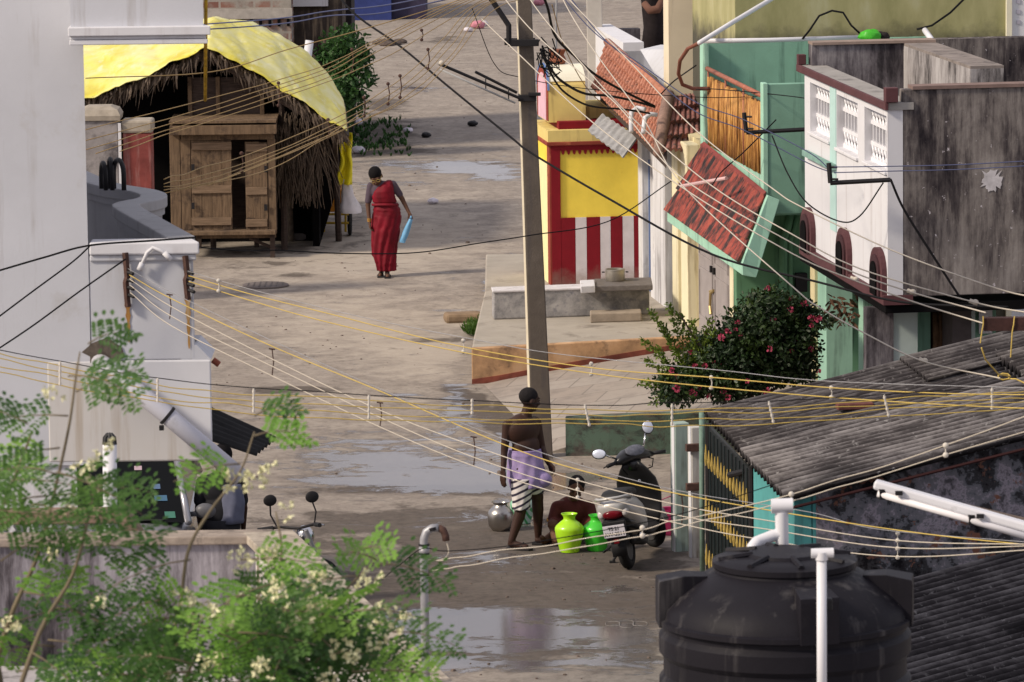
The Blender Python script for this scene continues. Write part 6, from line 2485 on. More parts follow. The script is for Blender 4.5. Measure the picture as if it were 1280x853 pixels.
# --- woman in the red sari
og = gz(482, 346)
wo = thing('person', 'woman in a crimson sari walking with a blue plastic bag, head bent down', 'person', og)
def wl(x, y, z):
    return og + V((x, y, z))
mb = MB()
hc = wl(-.115, -.03, 1.425)
hrot = Matrix.Rotation(radians(-12), 3, 'Y') @ Matrix.Rotation(radians(-10), 3, 'Z') @ Matrix.Rotation(radians(32), 3, 'X')
P = head(mb, hc, hrot, 1.1)
capsule(mb, wl(-.06, .03, 1.31), wl(-.1, .0, 1.39), .052, .05)
mb.ell(wl(-.03, .02, 1.2), (.17, .105, .15))
mb.ell(wl(.01, .02, 1.02), (.145, .105, .13))
mb.ell(wl(.02, .03, .9), (.165, .13, .14))
capsule(mb, wl(-.04, .03, 1.29), wl(-.185, .02, 1.285), .06, .05)
capsule(mb, wl(-.04, .03, 1.3), wl(.125, .02, 1.305), .06, .05)
capsule(mb, wl(-.2, .02, 1.28), wl(-.235, .0, 1.02), .047, .037)
capsule(mb, wl(-.235, .0, 1.02), wl(-.215, -.06, .78), .035, .024)
hand(mb, wl(-.215, -.06, .775), (.12, -.1, -1), (1, .2, .1), .95, .6, 1)
capsule(mb, wl(.135, .02, 1.3), wl(.255, .03, 1.09), .046, .037)
capsule(mb, wl(.255, .03, 1.09), wl(.35, -.03, .9), .035, .024)
hand(mb, wl(.352, -.032, .895), (.3, -.1, -1), (-.6, -.6, 0), .95, .9, -1)
capsule(mb, wl(-.05, .02, .8), wl(-.055, .0, .42), .09, .06)
capsule(mb, wl(.06, .03, .8), wl(.03, .0, .42), .09, .06)
capsule(mb, wl(-.055, 0, .42), wl(-.06, .06, .08), .055, .036)
capsule(mb, wl(.03, 0, .42), wl(.025, -.03, .07), .055, .036)
capsule(mb, wl(-.06, .06, .05), wl(-.075, -.09, .03), .036, .028)
capsule(mb, wl(.025, -.03, .045), wl(.035, -.2, .03), .036, .028)
body = remesh(mb, 'body', m_skin_w, wo, .008)
face_bits(P, hrot, wo, 1.1)
mb = MB()
mb.ell(P(0, .02, .046), (.094, .108, .094), hrot)
mb.ell(P(0, .11, -.02), (.055, .055, .06), hrot)
mb.build('hair', m_hair, wo, smooth=True)
mb = MB()
for q in (-1, 1):
    c = P(q * .036, -.094, .004)
    mb.tube([c + hrot @ V((.03 * cos(k * pi / 5), 0, .022 * sin(k * pi / 5))) for k in range(11)], .004, 5)
    mb.tube([P(q * .064, -.09, .006), P(q * .08, .01, .0)], .003, 4)
mb.build('spectacles', mat('gold_frame', (.6, .45, .15), .3, metal=.8), wo)
# blouse: short sleeves and back
mb = MB()
capsule(mb, wl(-.19, .02, 1.29), wl(-.228, .0, 1.08), .056, .05)
capsule(mb, wl(.125, .02, 1.31), wl(.215, .028, 1.165), .055, .05)
mb.ell(wl(-.03, .02, 1.21), (.178, .112, .155))
remesh(mb, 'blouse', mat('grey_blouse', (.075, .055, .075), .85, .1, 20), wo, .009, 3)
# sari: skirt with folds, drape over the shoulder
lv = [(wl(.02, .02, 1.045), .165, .125), (wl(.03, .02, .95), .19, .15), (wl(.03, .02, .86), .205, .16), (wl(.01, .01, .7), .2, .16), (wl(-.005, .0, .5), .185, .15), (wl(-.01, .0, .32), .168, .145), (wl(.005, -.01, .2), .14, .14), (wl(.02, -.01, .09), .125, .13)]
m_sari = mat('crimson_sari', (.15, .002, .011), .7, .4, 9, stretch=(1, 1, .3))
sk = cloth_loft(refine(lv, 6), 11, .11, 88, .4).build('sari_skirt', m_sari, wo, smooth=True)
lv = [(wl(.005, .0, 1.06), .17, .13), (wl(-.01, -.01, 1.14), .165, .135), (wl(-.01, -.015, 1.22), .15, .128), (wl(.02, -.01, 1.29), .115, .105), (wl(.055, .0, 1.345), .065, .075), (wl(.07, .01, 1.37), .03, .05)]
cloth_loft(refine(lv, 5), 7, .05, 56, 2).build('sari_drape', m_sari, wo, smooth=True)
mb = MB()
mb.tube([wl(-.17, -.04, 1.03), wl(-.05, -.135, 1.04), wl(.1, -.12, 1.035), wl(.19, -.0, 1.02)], .02, 8)
mb.build('waist_fold', mat('light_crimson', (.2, .008, .02), .7, .2, 12), wo, smooth=True)
mb = MB()
for k in range(3):
    z = .8 + .016 * k
    c = wl(-.217, -.055, z)
    mb.tube([c + V((.029 * cos(j * pi / 6), .029 * sin(j * pi / 6), 0)) for j in range(13)], .005, 5)
mb.build('bangle', mat('gold_bangle', (.55, .3, .06), .35, metal=.7), wo)
for dx, dy, ln in ((-.07, -.02, .22), (.033, -.115, .25)):
    mb = MB()
    mb.hexa([wl(dx - .045, dy - ln / 2, .0), wl(dx + .045, dy - ln / 2, .0), wl(dx + .04, dy + ln / 2, .0), wl(dx - .04, dy + ln / 2, .0)], [wl(dx - .045, dy - ln / 2, .022), wl(dx + .045, dy - ln / 2, .022), wl(dx + .04, dy + ln / 2, .03), wl(dx - .04, dy + ln / 2, .03)])
    mb.tube([wl(dx - .045, dy - .03, .02), wl(dx, dy - .035, .075), wl(dx + .045, dy - .03, .02)], .012, 6)
    mb.build('sandal', m_dark, wo, bevel=.008)
mb = MB()
bt = [wl(.345, -.06, .83), wl(.4, -.06, .82)]
bbm = [wl(.2, -.07, .50), wl(.285, -.07, .485)]
def bagp(u, v):
    a_, b_ = bt[0].lerp(bbm[0], v), bt[1].lerp(bbm[1], v)
    th = 2 * pi * u
    c = (a_ + b_) / 2
    hw = (b_ - a_) / 2 * (1 + .25 * sin(pi * v))
    return c + hw * cos(th) * (1 + .1 * NZ.noise(V((v * 4, cos(th), 2)))) + V((0, .035 * sin(th) * (1 + .3 * NZ.noise(V((u * 5, v * 5, 1)))), 0))
mb.grid(bagp, 20, 14)
mb.tube([wl(.37, -.06, .83), wl(.375, -.06, .87)], [.02, .01], 6)
tag(mb.build('plastic_bag', mat('sky_blue_plastic', (.16, .38, .62), .4, .12, 8), smooth=True), 'sky blue plastic bag held in the hand of the woman in red', 'bag')

# --- walking man, bare back, purple towel and striped dhoti
om = gz(655, 687)
ma = thing('person', 'bare chested man in a purple towel and striped dhoti walking past the water pots', 'person', om)
def ml(x, y, z):
    return om + V((x, y, z))
mb = MB()
hrot = Matrix.Rotation(radians(118), 3, 'Z') @ Matrix.Rotation(radians(8), 3, 'X')
hc = ml(.078, .1, 1.5)
P = head(mb, hc, hrot, 1.04)
capsule(mb, ml(.03, .1, 1.33), ml(.065, .1, 1.44), .058, .055)
mb.ell(ml(.0, .1, 1.2), (.185, .115, .17), Matrix.Rotation(.5, 3, 'Z'))
mb.ell(ml(.03, .1, 1.02), (.15, .11, .16), Matrix.Rotation(.5, 3, 'Z'))
mb.ell(ml(.03, .1, .87), (.135, .115, .12), Matrix.Rotation(.5, 3, 'Z'))
capsule(mb, ml(.0, .1, 1.29), ml(-.135, .04, 1.27), .066, .055)
capsule(mb, ml(.02, .12, 1.29), ml(.125, .2, 1.27), .062, .055)
capsule(mb, ml(-.155, .03, 1.265), ml(-.185, .02, 1.0), .05, .038)
capsule(mb, ml(-.185, .02, 1.0), ml(-.2, -.02, .8), .037, .026)
hand(mb, ml(-.2, -.02, .79), (-.02, -.1, -1), (.7, .7, 0), 1.05, .25, 1)
capsule(mb, ml(.145, .2, 1.26), ml(.19, .22, 1.0), .048, .038)
capsule(mb, ml(.19, .22, 1.0), ml(.25, .1, .87), .037, .027)
hand(mb, ml(.252, .095, .865), (.55, -.25, -.6), (-.5, -.4, -.3), 1.05, .7, -1)
capsule(mb, ml(-.03, .06, .82), ml(-.015, .04, .46), .09, .064)
capsule(mb, ml(-.015, .04, .46), ml(-.045, .03, .33), .06, .06)
capsule(mb, ml(-.045, .03, .33), ml(-.125, .0, .09), .06, .036)
capsule(mb, ml(.07, .14, .82), ml(.14, .17, .5), .092, .066)
capsule(mb, ml(.14, .17, .5), ml(.145, .2, .36), .06, .06)
capsule(mb, ml(.145, .2, .36), ml(.145, .26, .09), .058, .036)
capsule(mb, ml(-.125, .01, .06), ml(.02, -.05, .035), .04, .03)
capsule(mb, ml(.145, .26, .05), ml(.28, .22, .03), .038, .028)
remesh(mb, 'body', m_skin_m, ma, .008)
face_bits(P, hrot, ma, 1.04)
mb = MB()
mb.ell(P(0, .024, .04), (.084, .1, .088), hrot)
mb.build('hair', m_hairg, ma, smooth=True)
t = NT('purple_towel')
m_tow = t.fin(t.ramp(t.noise(14, 5, t.coord((1, 1, .5))), [(.35, (.23, .17, .36)), (.65, (.36, .28, .5))]), .9)
lv = [(ml(.02, .1, 1.0), .165, .135), (ml(.02, .1, .94), .172, .14), (ml(.03, .1, .82), .185, .145), (ml(.04, .1, .7), .19, .15), (ml(.045, .1, .62), .18, .145)]
tw_ = cloth_loft(refine(lv, 5), 9, .07, 64, 1).build('towel', m_tow, ma, smooth=True)
mb = MB()
mb.ell(ml(.19, .04, .7), (.1, .06, .085))
remesh(mb, 'towel_knot', m_tow, ma, .009, 3)
t = NT('striped_dhoti')
wv = t.n('ShaderNodeTexWave', bands_direction='Z')
wv.inputs['Scale'].default_value = 5.2
wv.inputs['Distortion'].default_value = 1.2
wv.inputs['Detail'].default_value = 1
t.l(t.coord(rot=(0, .45, 0)), wv.inputs['Vector'])
m_dho = t.fin(t.ramp(wv.outputs['Fac'], [(.0, (.025, .02, .04)), (.28, (.03, .025, .05)), (.34, (.6, .56, .55)), (.9, (.66, .62, .6))]), .9)
lv = [(ml(-.01, .05, .72), .12, .115), (ml(-.015, .045, .6), .112, .105), (ml(-.02, .04, .48), .09, .095), (ml(-.025, .035, .405), .088, .092)]
cloth_loft(refine(lv, 5), 8, .06, 48, 3).build('dhoti', m_dho, ma, smooth=True)
lv = [(ml(.06, .13, .74), .125, .12), (ml(.085, .145, .62), .12, .11), (ml(.11, .155, .545), .09, .09)]
cloth_loft(refine(lv, 5), 8, .05, 48, 5).build('dhoti', m_dho, ma, smooth=True)
for (dx, dy, rz_) in ((-.045, -.02, -.38), (.215, .24, -.28)):
    mb = MB()
    R_ = Matrix.Rotation(rz_, 3, 'Z')
    pts = [(-.13, -.04), (.0, -.048), (.12, -.05), (.145, 0), (.12, .05), (0, .045), (-.13, .04)]
    mb.prism([ml(dx, dy, 0) + R_ @ V((a, b, 0)) for a, b in pts], (0, 0, .024))
    c = ml(dx, dy, 0)
    mb.tube([c + R_ @ V((.02, -.05, .02)), c + R_ @ V((.045, 0, .075)), c + R_ @ V((.02, .05, .02))], .011, 6)
    mb.build('sandal', m_dark, ma, bevel=.005)

# --- crouching person in maroon behind the pots
os_ = gz(717, 680)
sp = thing('person', 'person in a maroon blouse crouching behind the green water pots, head bent', 'person', os_)
def sl_(x, y, z):
    return os_ + V((x, y, z))
mb = MB()
hrot = Matrix.Rotation(radians(10), 3, 'Y') @ Matrix.Rotation(radians(22), 3, 'X')
hc = sl_(.03, -.03, .57)
P = head(mb, hc, hrot, 1.0)
capsule(mb, sl_(.0, .05, .44), sl_(.02, -.0, .52), .054, .05)
mb.ell(sl_(-.01, .08, .33), (.175, .12, .15))
mb.ell(sl_(0, .2, .17), (.18, .17, .15))
capsule(mb, sl_(0, .06, .41), sl_(-.16, .03, .385), .06, .053)
capsule(mb, sl_(0, .06, .41), sl_(.155, .03, .385), .06, .053)
capsule(mb, sl_(-.175, .03, .37), sl_(-.215, -.06, .2), .048, .038)
capsule(mb, sl_(-.215, -.06, .2), sl_(-.21, -.2, .14), .036, .027)
hand(mb, sl_(-.21, -.205, .138), (.2, -.8, -.25), (.6, 0, -.4), .95, .5, 1)
capsule(mb, sl_(.17, .03, .37), sl_(.2, -.06, .2), .048, .038)
capsule(mb, sl_(.2, -.06, .2), sl_(.14, -.2, .2), .036, .027)
hand(mb, sl_(.138, -.205, .2), (-.5, -.7, -.1), (-.2, 0, -.8), .95, .5, -1)
for q in (-1, 1):
    capsule(mb, sl_(q * .1, .18, .13), sl_(q * .2, -.12, .22), .09, .062)
    capsule(mb, sl_(q * .2, -.12, .22), sl_(q * .17, .02, .06), .055, .038)
    capsule(mb, sl_(q * .17, .02, .04), sl_(q * .2, -.12, .028), .038, .027)
# one foot stretched out to the side
capsule(mb, sl_(-.2, -.02, .1), sl_(-.3, -.1, .05), .05, .036)
capsule(mb, sl_(-.3, -.1, .05), sl_(-.32, -.16, .1), .034, .024)
remesh(mb, 'body', mat('brown_skin_seated', (.11, .052, .03), .6, .1, 8), sp, .008)
face_bits(P, hrot, sp, 1.0)
mb = MB()
mb.ell(P(0, .03, .045), (.083, .094, .084), hrot)
mb.build('hair', m_hairg, sp, smooth=True)
mb = MB()
mb.ell(sl_(-.01, .08, .32), (.185, .132, .16))
mb.ell(sl_(0, .2, .17), (.2, .18, .17))
capsule(mb, sl_(0, .06, .4), sl_(-.165, .03, .375), .068, .062)
capsule(mb, sl_(0, .06, .4), sl_(.16, .03, .375), .068, .062)
capsule(mb, sl_(-.17, .03, .37), sl_(-.205, -.03, .26), .06, .056)
capsule(mb, sl_(.165, .03, .37), sl_(.195, -.03, .26), .06, .056)
for q in (-1, 1):
    capsule(mb, sl_(q * .1, .18, .13), sl_(q * .195, -.1, .22), .1, .07)
remesh(mb, 'blouse', mat('maroon_cloth', (.085, .018, .014), .8, .2, 14), sp, .009, 3)
mb = MB()
for q in (-1, 1):
    c = sl_(q * .205, -.035, .255)
    d1 = V((1, 0, 0))
    mb.tube([c + V((.058 * cos(j * pi / 6), .05 * sin(j * pi / 6), .02 * sin(j * pi / 6))) for j in range(13)], .012, 6)
mb.build('gold_border', mat('gold_border', (.4, .2, .04), .6), sp, smooth=True)

# --- dark figure by the left wall
od = at(279, 770, 48.4)
od.z = 0
dp2 = thing('person', 'person in dark clothes with black hair seen from behind beyond the grey parapet', 'person', od)
def dl_(x, y, z):
    return od + V((x, y, z))
mb = MB()
hrot = Matrix.Rotation(radians(160), 3, 'Z') @ Matrix.Rotation(radians(8), 3, 'X')
hc = dl_(.03, 0, 1.47)
P = head(mb, hc, hrot, 1.0)
capsule(mb, dl_(.0, 0, 1.3), dl_(.02, 0, 1.41), .055, .052)
mb.ell(dl_(0, 0, 1.17), (.165, .1, .16))
mb.ell(dl_(0, 0, .95), (.15, .105, .15))
for q in (-1, 1):
    capsule(mb, dl_(0, 0, 1.27), dl_(q * .165, 0, 1.24), .062, .052)
    capsule(mb, dl_(q * .175, 0, 1.23), dl_(q * .215, .03, .97), .047, .037)
    capsule(mb, dl_(q * .215, .03, .97), dl_(q * .2, .12, .76), .035, .025)
    hand(mb, dl_(q * .2, .125, .755), (0, .3, -1), (-q, 0, 0), .95, .5, q)
    capsule(mb, dl_(q * .08, 0, .85), dl_(q * .08, .0, .46), .09, .06)
    capsule(mb, dl_(q * .08, 0, .46), dl_(q * .08, -.02, .07), .056, .036)
    capsule(mb, dl_(q * .08, -.02, .04), dl_(q * .09, .14, .03), .038, .028)
remesh(mb, 'body', m_skin_m, dp2, .009)
mb = MB()
mb.ell(P(0, .02, .03), (.092, .105, .1), hrot)
mb.ell(P(0, .07, -.06), (.065, .05, .06), hrot)
mb.build('hair', m_hair, dp2, smooth=True)
mb = MB()
mb.ell(dl_(0, 0, 1.17), (.178, .115, .17))
mb.ell(dl_(0, 0, .95), (.17, .125, .2))
for q in (-1, 1):
    capsule(mb, dl_(0, 0, 1.26), dl_(q * .17, 0, 1.235), .07, .06)
    capsule(mb, dl_(q * .175, 0, 1.23), dl_(q * .205, .02, 1.05), .06, .055)
remesh(mb, 'dark_top', mat('black_cloth', (.014, .014, .018), .85, .2, 10), dp2, .01, 3)
mb = MB()
lvd = [(dl_(.1, -.03, 1.22), .1, .1), (dl_(.11, -.03, 1.05), .12, .115), (dl_(.09, -.02, .85), .13, .13)]
mb = cloth_loft(refine(lvd, 4), 6, .06, 40, 2)
mb.build('grey_shirt_flap', mat('grey_blue_cloth', (.12, .13, .19), .85, .15, 8), dp2, smooth=True)
lvd = [(dl_(0, 0, .88), .18, .14), (dl_(0, 0, .5), .17, .13), (dl_(0, 0, .12), .16, .13)]
cloth_loft(refine(lvd, 4), 9, .06, 48, 2).build('trousers', mat('dark_trousers', (.02, .02, .025), .85), dp2, smooth=True)

# ---------- water pots ----------
def pot(name, label, cat, loc, prof_, m, group=None, lip=None):
    mb = MB()
    mb.lathe(prof_, loc, 36)
    o = mb.build(name, m, smooth=True, auto=45)
    return tag(o, label, cat, group)
def kudam(w_, h_):
    P_ = [(.001, 0), (.58, .0), (.66, .015), (.78, .2), (.93, .42), (1.0, .58), (.985, .635), (.9, .69), (.62, .785), (.42, .84), (.4, .86), (.4, .9), (.47, .955), (.55, .985), (.56, 1.0), (.52, 1.0), (.46, .97), (.38, .9), (.38, .86), (.001, .8)]
    return [(r * w_, z * h_) for r, z in P_]
def plastic(name, c1, rough=.35):
    t = NT(name)
    k = t.ramp(t.noise(5, 4), [(.3, tuple(x * .82 for x in c1)), (.7, c1)])
    t.b.inputs['Coat Weight'].default_value = .25
    return t.fin(k, rough)
GP = 'water pots waiting on the wet street'
pot('water_pot', 'bright yellow green plastic water pot in front of the crouching person', 'water pot', gz(712, 690), kudam(.147, .39), plastic('lime_plastic', (.42, .78, .015)), GP)
pot('water_pot', 'emerald green plastic water pot beside the scooter\'s rear wheel', 'water pot', gz(746, 688), kudam(.145, .36), plastic('emerald_plastic', (.06, .62, .035)), GP)
t = NT('polished_steel')
m_steel = t.fin(t.ramp(t.noise(4, 4), [(.3, (.34, .32, .3)), (.7, (.5, .48, .46))]), .3, 1.0)
def kudam_s(w_, h_):
    P_ = [(.001, 0), (.55, .0), (.7, .03), (.93, .17), (1.0, .4), (.98, .6), (.9, .68), (.7, .78), (.52, .85), (.5, .9), (.62, .96), (.72, .985), (.72, 1.0), (.64, 1.0), (.5, .94), (.46, .88), (.001, .8)]
    return [(r * w_, z * h_) for r, z in P_]
pot('water_pot', 'shiny steel water pot left of the walking man', 'water pot', gz(626, 663), kudam_s(.135, .3), m_steel, GP)
t = NT('striped_plastic')
wv = t.n('ShaderNodeTexWave', bands_direction='X')
wv.inputs['Scale'].default_value = 7
t.l(t.coord(rot=(0, .35, .3)), wv.inputs['Vector'])
m_strp = t.fin(t.ramp(wv.outputs['Fac'], [(.55, (.38, .55, .47)), (.72, (.04, .3, .1))]), .35)
pot('water_pot', 'pale green striped plastic water pot behind the walking man\'s legs', 'water pot', gz(653, 654), kudam(.13, .33), m_strp, GP)
bk_ = thing('bucket', 'pink plastic bucket standing between the scooter and the gate post', 'bucket', gz(838, 668))
mb = MB()
mb.lathe([(.001, 0), (.085, 0), (.095, .02), (.105, .24), (.118, .25), (.118, .27), (.1, .265), (.085, .03), (.001, .02)], bk_.location, 28)
mb.build('tub', plastic('pink_plastic', (.5, .03, .14)), bk_, smooth=True, auto=40)
mb = MB()
c = V(bk_.location)
mb.tube([c + V((-.11, 0, .26)), c + V((-.09, -.02, .36)), c + V((0, -.04, .4)), c + V((.09, -.02, .36)), c + V((.11, 0, .26))], .006, 6)
mb.build('handle', plastic('pink_plastic2', (.55, .08, .18)), bk_, smooth=True)
# ---------- scooter ----------
RC = gz(787, 711)
HEAD, LEAN = radians(14), radians(10)
SM = Matrix.Rotation(-HEAD, 3, 'Z') @ Matrix.Rotation(-LEAN, 3, 'Y')
scn = thing('scooter', 'silver and black scooter parked on its stand beside the pots, seen from behind', 'scooter', RC)
def sc_(x, y, z):
    return RC + SM @ V((x, y, z))
m_sblack = mat('scooter_black', (.012, .012, .014), .32, .1, spec=.5)
m_smatt = mat('scooter_matt_black', (.016, .016, .018), .6, .1)
m_silver = mat('scooter_silver', (.46, .45, .44), .3, .06, 4, metal=.35)
m_chrome = mat('chrome', (.6, .6, .62), .18, .03, metal=1.0)
m_sredl = mat('tail_lamp_red', (.12, .003, .008), .15, .1)
m_clear = mat('clear_lens', (.55, .53, .52), .15, .05)
def sloft(secs, n=24, e=.75):
    """sections (y, x, z, half width, half height); squarish ovals"""
    mb = MB()
    rings = []
    for (y, x, z, hw, hh) in secs:
        r = []
        for k in range(n):
            th = 2 * pi * k / n
            cx, sx_ = cos(th), sin(th)
            r.append(sc_(x + hw * math.copysign(abs(cx) ** e, cx), y, z + hh * math.copysign(abs(sx_) ** e, sx_)))
        rings.append(r)
    mb.ring_loft(rings)
    return mb
def swheel(c, R_, r, yaw=0):
    mb = MB()
    rot = Matrix.Rotation(yaw, 3, 'Z')
    seg, n = 36, 10
    vs_, fs = [], []
    for j in range(seg):
        th = 2 * pi * j / seg
        for k in range(n):
            ph = 2 * pi * k / n
            rr = R_ - r + r * cos(ph)
            vs_.append(sc_(*(V(c) + rot @ V((r * 1.05 * sin(ph), rr * cos(th), rr * sin(th))))))
    for j in range(seg):
        for k in range(n):
            fs.append((j * n + k, j * n + (k + 1) % n, ((j + 1) % seg) * n + (k + 1) % n, ((j + 1) % seg) * n + k))
    mb.add(vs_, fs)
    ty = mb.build('wheel', m_tyre, scn, smooth=True)
    mb = MB()
    rings = []
    for x, rr in ((-.045, .05), (-.04, R_ - 2 * r + .01), (.04, R_ - 2 * r + .01), (.045, .05)):
        rings.append([sc_(*(V(c) + rot @ V((x, rr * cos(2 * pi * k / 24), rr * sin(2 * pi * k / 24))))) for k in range(24)])
    mb.ring_loft(rings)
    mb.build('rim', mat('rim_grey', (.12, .12, .125), .4, metal=.5), ty)
    return ty
STE = radians(46)
swheel((0, 0, .215), .215, .048)
swheel((0.0, 1.2, .215), .215, .045, STE)
# tail body
sloft([(-.31, 0, .65, .06, .035), (-.28, 0, .645, .125, .08), (-.18, 0, .615, .18, .12), (-.02, 0, .57, .205, .165), (.16, 0, .52, .205, .19), (.32, 0, .47, .185, .185), (.45, 0, .40, .155, .14), (.52, 0, .36, .12, .09)]).build('body_shell', m_silver, scn, smooth=True)
sloft([(-.26, 0, .52, .11, .05), (-.1, 0, .47, .16, .06), (.15, 0, .41, .165, .08), (.4, 0, .33, .15, .07)]).build('lower_cowl', m_sblack, scn, smooth=True)
sloft([(-.2, 0, .735, .08, .02), (-.15, 0, .745, .125, .05), (.0, 0, .75, .145, .055), (.2, 0, .735, .14, .05), (.36, 0, .71, .12, .05), (.43, 0, .68, .08, .03)]).build('seat', m_smatt, scn, smooth=True)
mb = MB()
mb.tube([sc_(-.15, .02, .72), sc_(-.165, -.18, .745), sc_(-.1, -.31, .755), sc_(.1, -.31, .755), sc_(.165, -.18, .745), sc_(.15, .02, .72)], .017, 8)
mb.build('grab_rail', m_silver, scn, smooth=True)
sloft([(-.325, 0, .595, .05, .022), (-.31, 0, .595, .085, .04), (-.25, 0, .59, .125, .055)], 20, .85).build('tail_lamp', m_sredl, scn, smooth=True)
for q in (-1, 1):
    sloft([(-.285, q * .115, .6, .02, .025), (-.265, q * .118, .6, .036, .04), (-.2, q * .13, .6, .03, .04)], 16, .9).build('indicator', m_clear, scn, smooth=True)
# rear mudguard and plate
mb = MB()
rings = []
for th in [radians(a) for a in (62, 85, 105, 125, 145, 165, 188)]:
    rr = .27
    c = V((0, rr * cos(th), .215 + rr * sin(th)))
    rings.append([sc_(c.x + x, c.y * (1 + d), .215 + (c.z - .215) * (1 + d)) for x, d in ((-.075, 0), (.075, 0), (.07, .05), (-.07, .05))])
mb.ring_loft(rings)
mb.build('mudguard', m_smatt, scn, smooth=True)
mb = MB()
mb.hexa([sc_(-.1, -.3, .34), sc_(.1, -.3, .34), sc_(.1, -.27, .34), sc_(-.1, -.27, .34)], [sc_(-.12, -.32, .53), sc_(.12, -.32, .53), sc_(.12, -.27, .53), sc_(-.12, -.27, .53)])
mb.build('plate_bracket', m_smatt, scn, bevel=.01)
pl_m = mat('plate_white', (.62, .6, .66), .5, .04)
mb = MB()
PZ0, PZ1 = .375, .495
def plq(x, z, d=0.0):
    return sc_(x, -.315 - .1 * (z - .34) - d - .01, z)
mb.hexa([plq(-.11, PZ0), plq(.11, PZ0), plq(.11, PZ0, -.008), plq(-.11, PZ0, -.008)], [plq(-.11, PZ1), plq(.11, PZ1), plq(.11, PZ1, -.008), plq(-.11, PZ1, -.008)])
npl = mb.build('number_plate', pl_m, scn, bevel=.003)
def text_mesh(body, size, place, m, parent, name='lettering'):
    cu = bpy.data.curves.new('lettering', 'FONT')
    cu.body = body
    cu.size = size
    cu.align_x = 'CENTER'
    cu.extrude = .0008
    cu.offset = size * .02
    o = bpy.data.objects.new('lettering', cu)
    C.objects.link(o)
    dg = bpy.context.evaluated_depsgraph_get()
    me = bpy.data.meshes.new_from_object(o.evaluated_get(dg))
    vs_ = [place(v.co.x, v.co.y, v.co.z) for v in me.vertices]
    fs = [tuple(p.vertices) for p in me.polygons]
    bpy.data.objects.remove(o)
    mb = MB()
    mb.add(vs_, fs)
    return mb.build(name, m, parent)
m_ink = mat('black_ink', (.012, .012, .014), .6)
text_mesh('TS 21', .048, lambda x, y, z: plq(x, PZ0 + .07 + y, .0025 + z), m_ink, npl)
text_mesh('AW-3511', .052, lambda x, y, z: plq(x * 1.0, PZ0 + .016 + y, .0025 + z), m_ink, npl)
mb = MB()
mb.box(sc_(.0, -.305, .33), (.055, .02, .045), M=SM)
mb.build('reflector', m_sredl, scn, bevel=.004)
# footboard, leg shield, apron
sloft([(.42, 0, .3, .13, .06), (.6, 0, .25, .15, .035), (.85, 0, .26, .16, .04), (.95, 0, .3, .15, .05)]).build('footboard', m_smatt, scn, smooth=True)
mb = MB()
rings = []
for z, y, hw, th in ((.28, .92, .15, .05), (.4, .96, .2, .06), (.58, .97, .225, .07), (.74, .93, .205, .07), (.86, .88, .14, .07), (.93, .85, .085, .06)):
    r = []
    for k in range(24):
        a_ = 2 * pi * k / 24
        r.append(sc_(hw * math.copysign(abs(cos(a_)) ** .7, cos(a_)), y + th * sin(a_) + .06 * (1 - (cos(a_)) ** 2) - .03, z))
    rings.append(r)
mb.ring_loft(rings)
mb.build('leg_shield', m_sblack, scn, smooth=True)
mb = MB()
rings = []
for z, y, hw, th in ((.3, 1.0, .12, .06), (.45, 1.08, .16, .08), (.62, 1.07, .17, .08), (.78, 1.0, .13, .06)):
    rings.append([sc_(hw * cos(2 * pi * k / 20), y + th * sin(2 * pi * k / 20), z) for k in range(20)])
mb.ring_loft(rings)
mb.build('front_apron', m_silver, scn, smooth=True)
mb = MB()
mb.ell(sc_(.05, .83, .74), (.016, .012, .016), n=8)
mb.build('key_lock', m_chrome, scn)
# steering group
piv = V((0, .88, 0))
SR = Matrix.Rotation(STE, 3, 'Z')
def st_(x, y, z):
    p = piv + SR @ V((x, y - .88, z))
    return sc_(p.x, p.y, p.z)
mb = MB()
mb.tube([st_(0, .88, .86), st_(0, .85, .95)], [.06, .075], 12)
mb.build('steering_column', m_sblack, scn, smooth=True)
def stloft(secs, n=20, e=.8):
    mb = MB()
    rings = []
    for (x, y, z, hy, hz) in secs:
        rings.append([st_(x, y + hy * math.copysign(abs(cos(2 * pi * k / n)) ** e, cos(2 * pi * k / n)), z + hz * math.copysign(abs(sin(2 * pi * k / n)) ** e, sin(2 * pi * k / n))) for k in range(n)])
    mb.ring_loft(rings)
    return mb
stloft([(-.22, .84, .965, .03, .025), (-.16, .86, .98, .06, .05), (-.08, .88, 1.0, .095, .065), (0, .885, 1.005, .105, .07), (.08, .88, 1.0, .095, .065), (.16, .86, .98, .06, .05), (.22, .84, .965, .03, .025)]).build('headset_cover', m_sblack, scn, smooth=True)
mb = MB()
rot = SM @ SR @ Matrix.Rotation(radians(52), 3, 'X')
mb.lathe([(.001, -.01), (.1, -.01), (.104, .0), (.098, .008), (.001, .009)], st_(0, .79, 1.05), 28, rot, 1.1, .62)
dsh = mb.build('dashboard', mat('dash_glass', (.1, .105, .13), .12, .3, 25), scn, smooth=True)
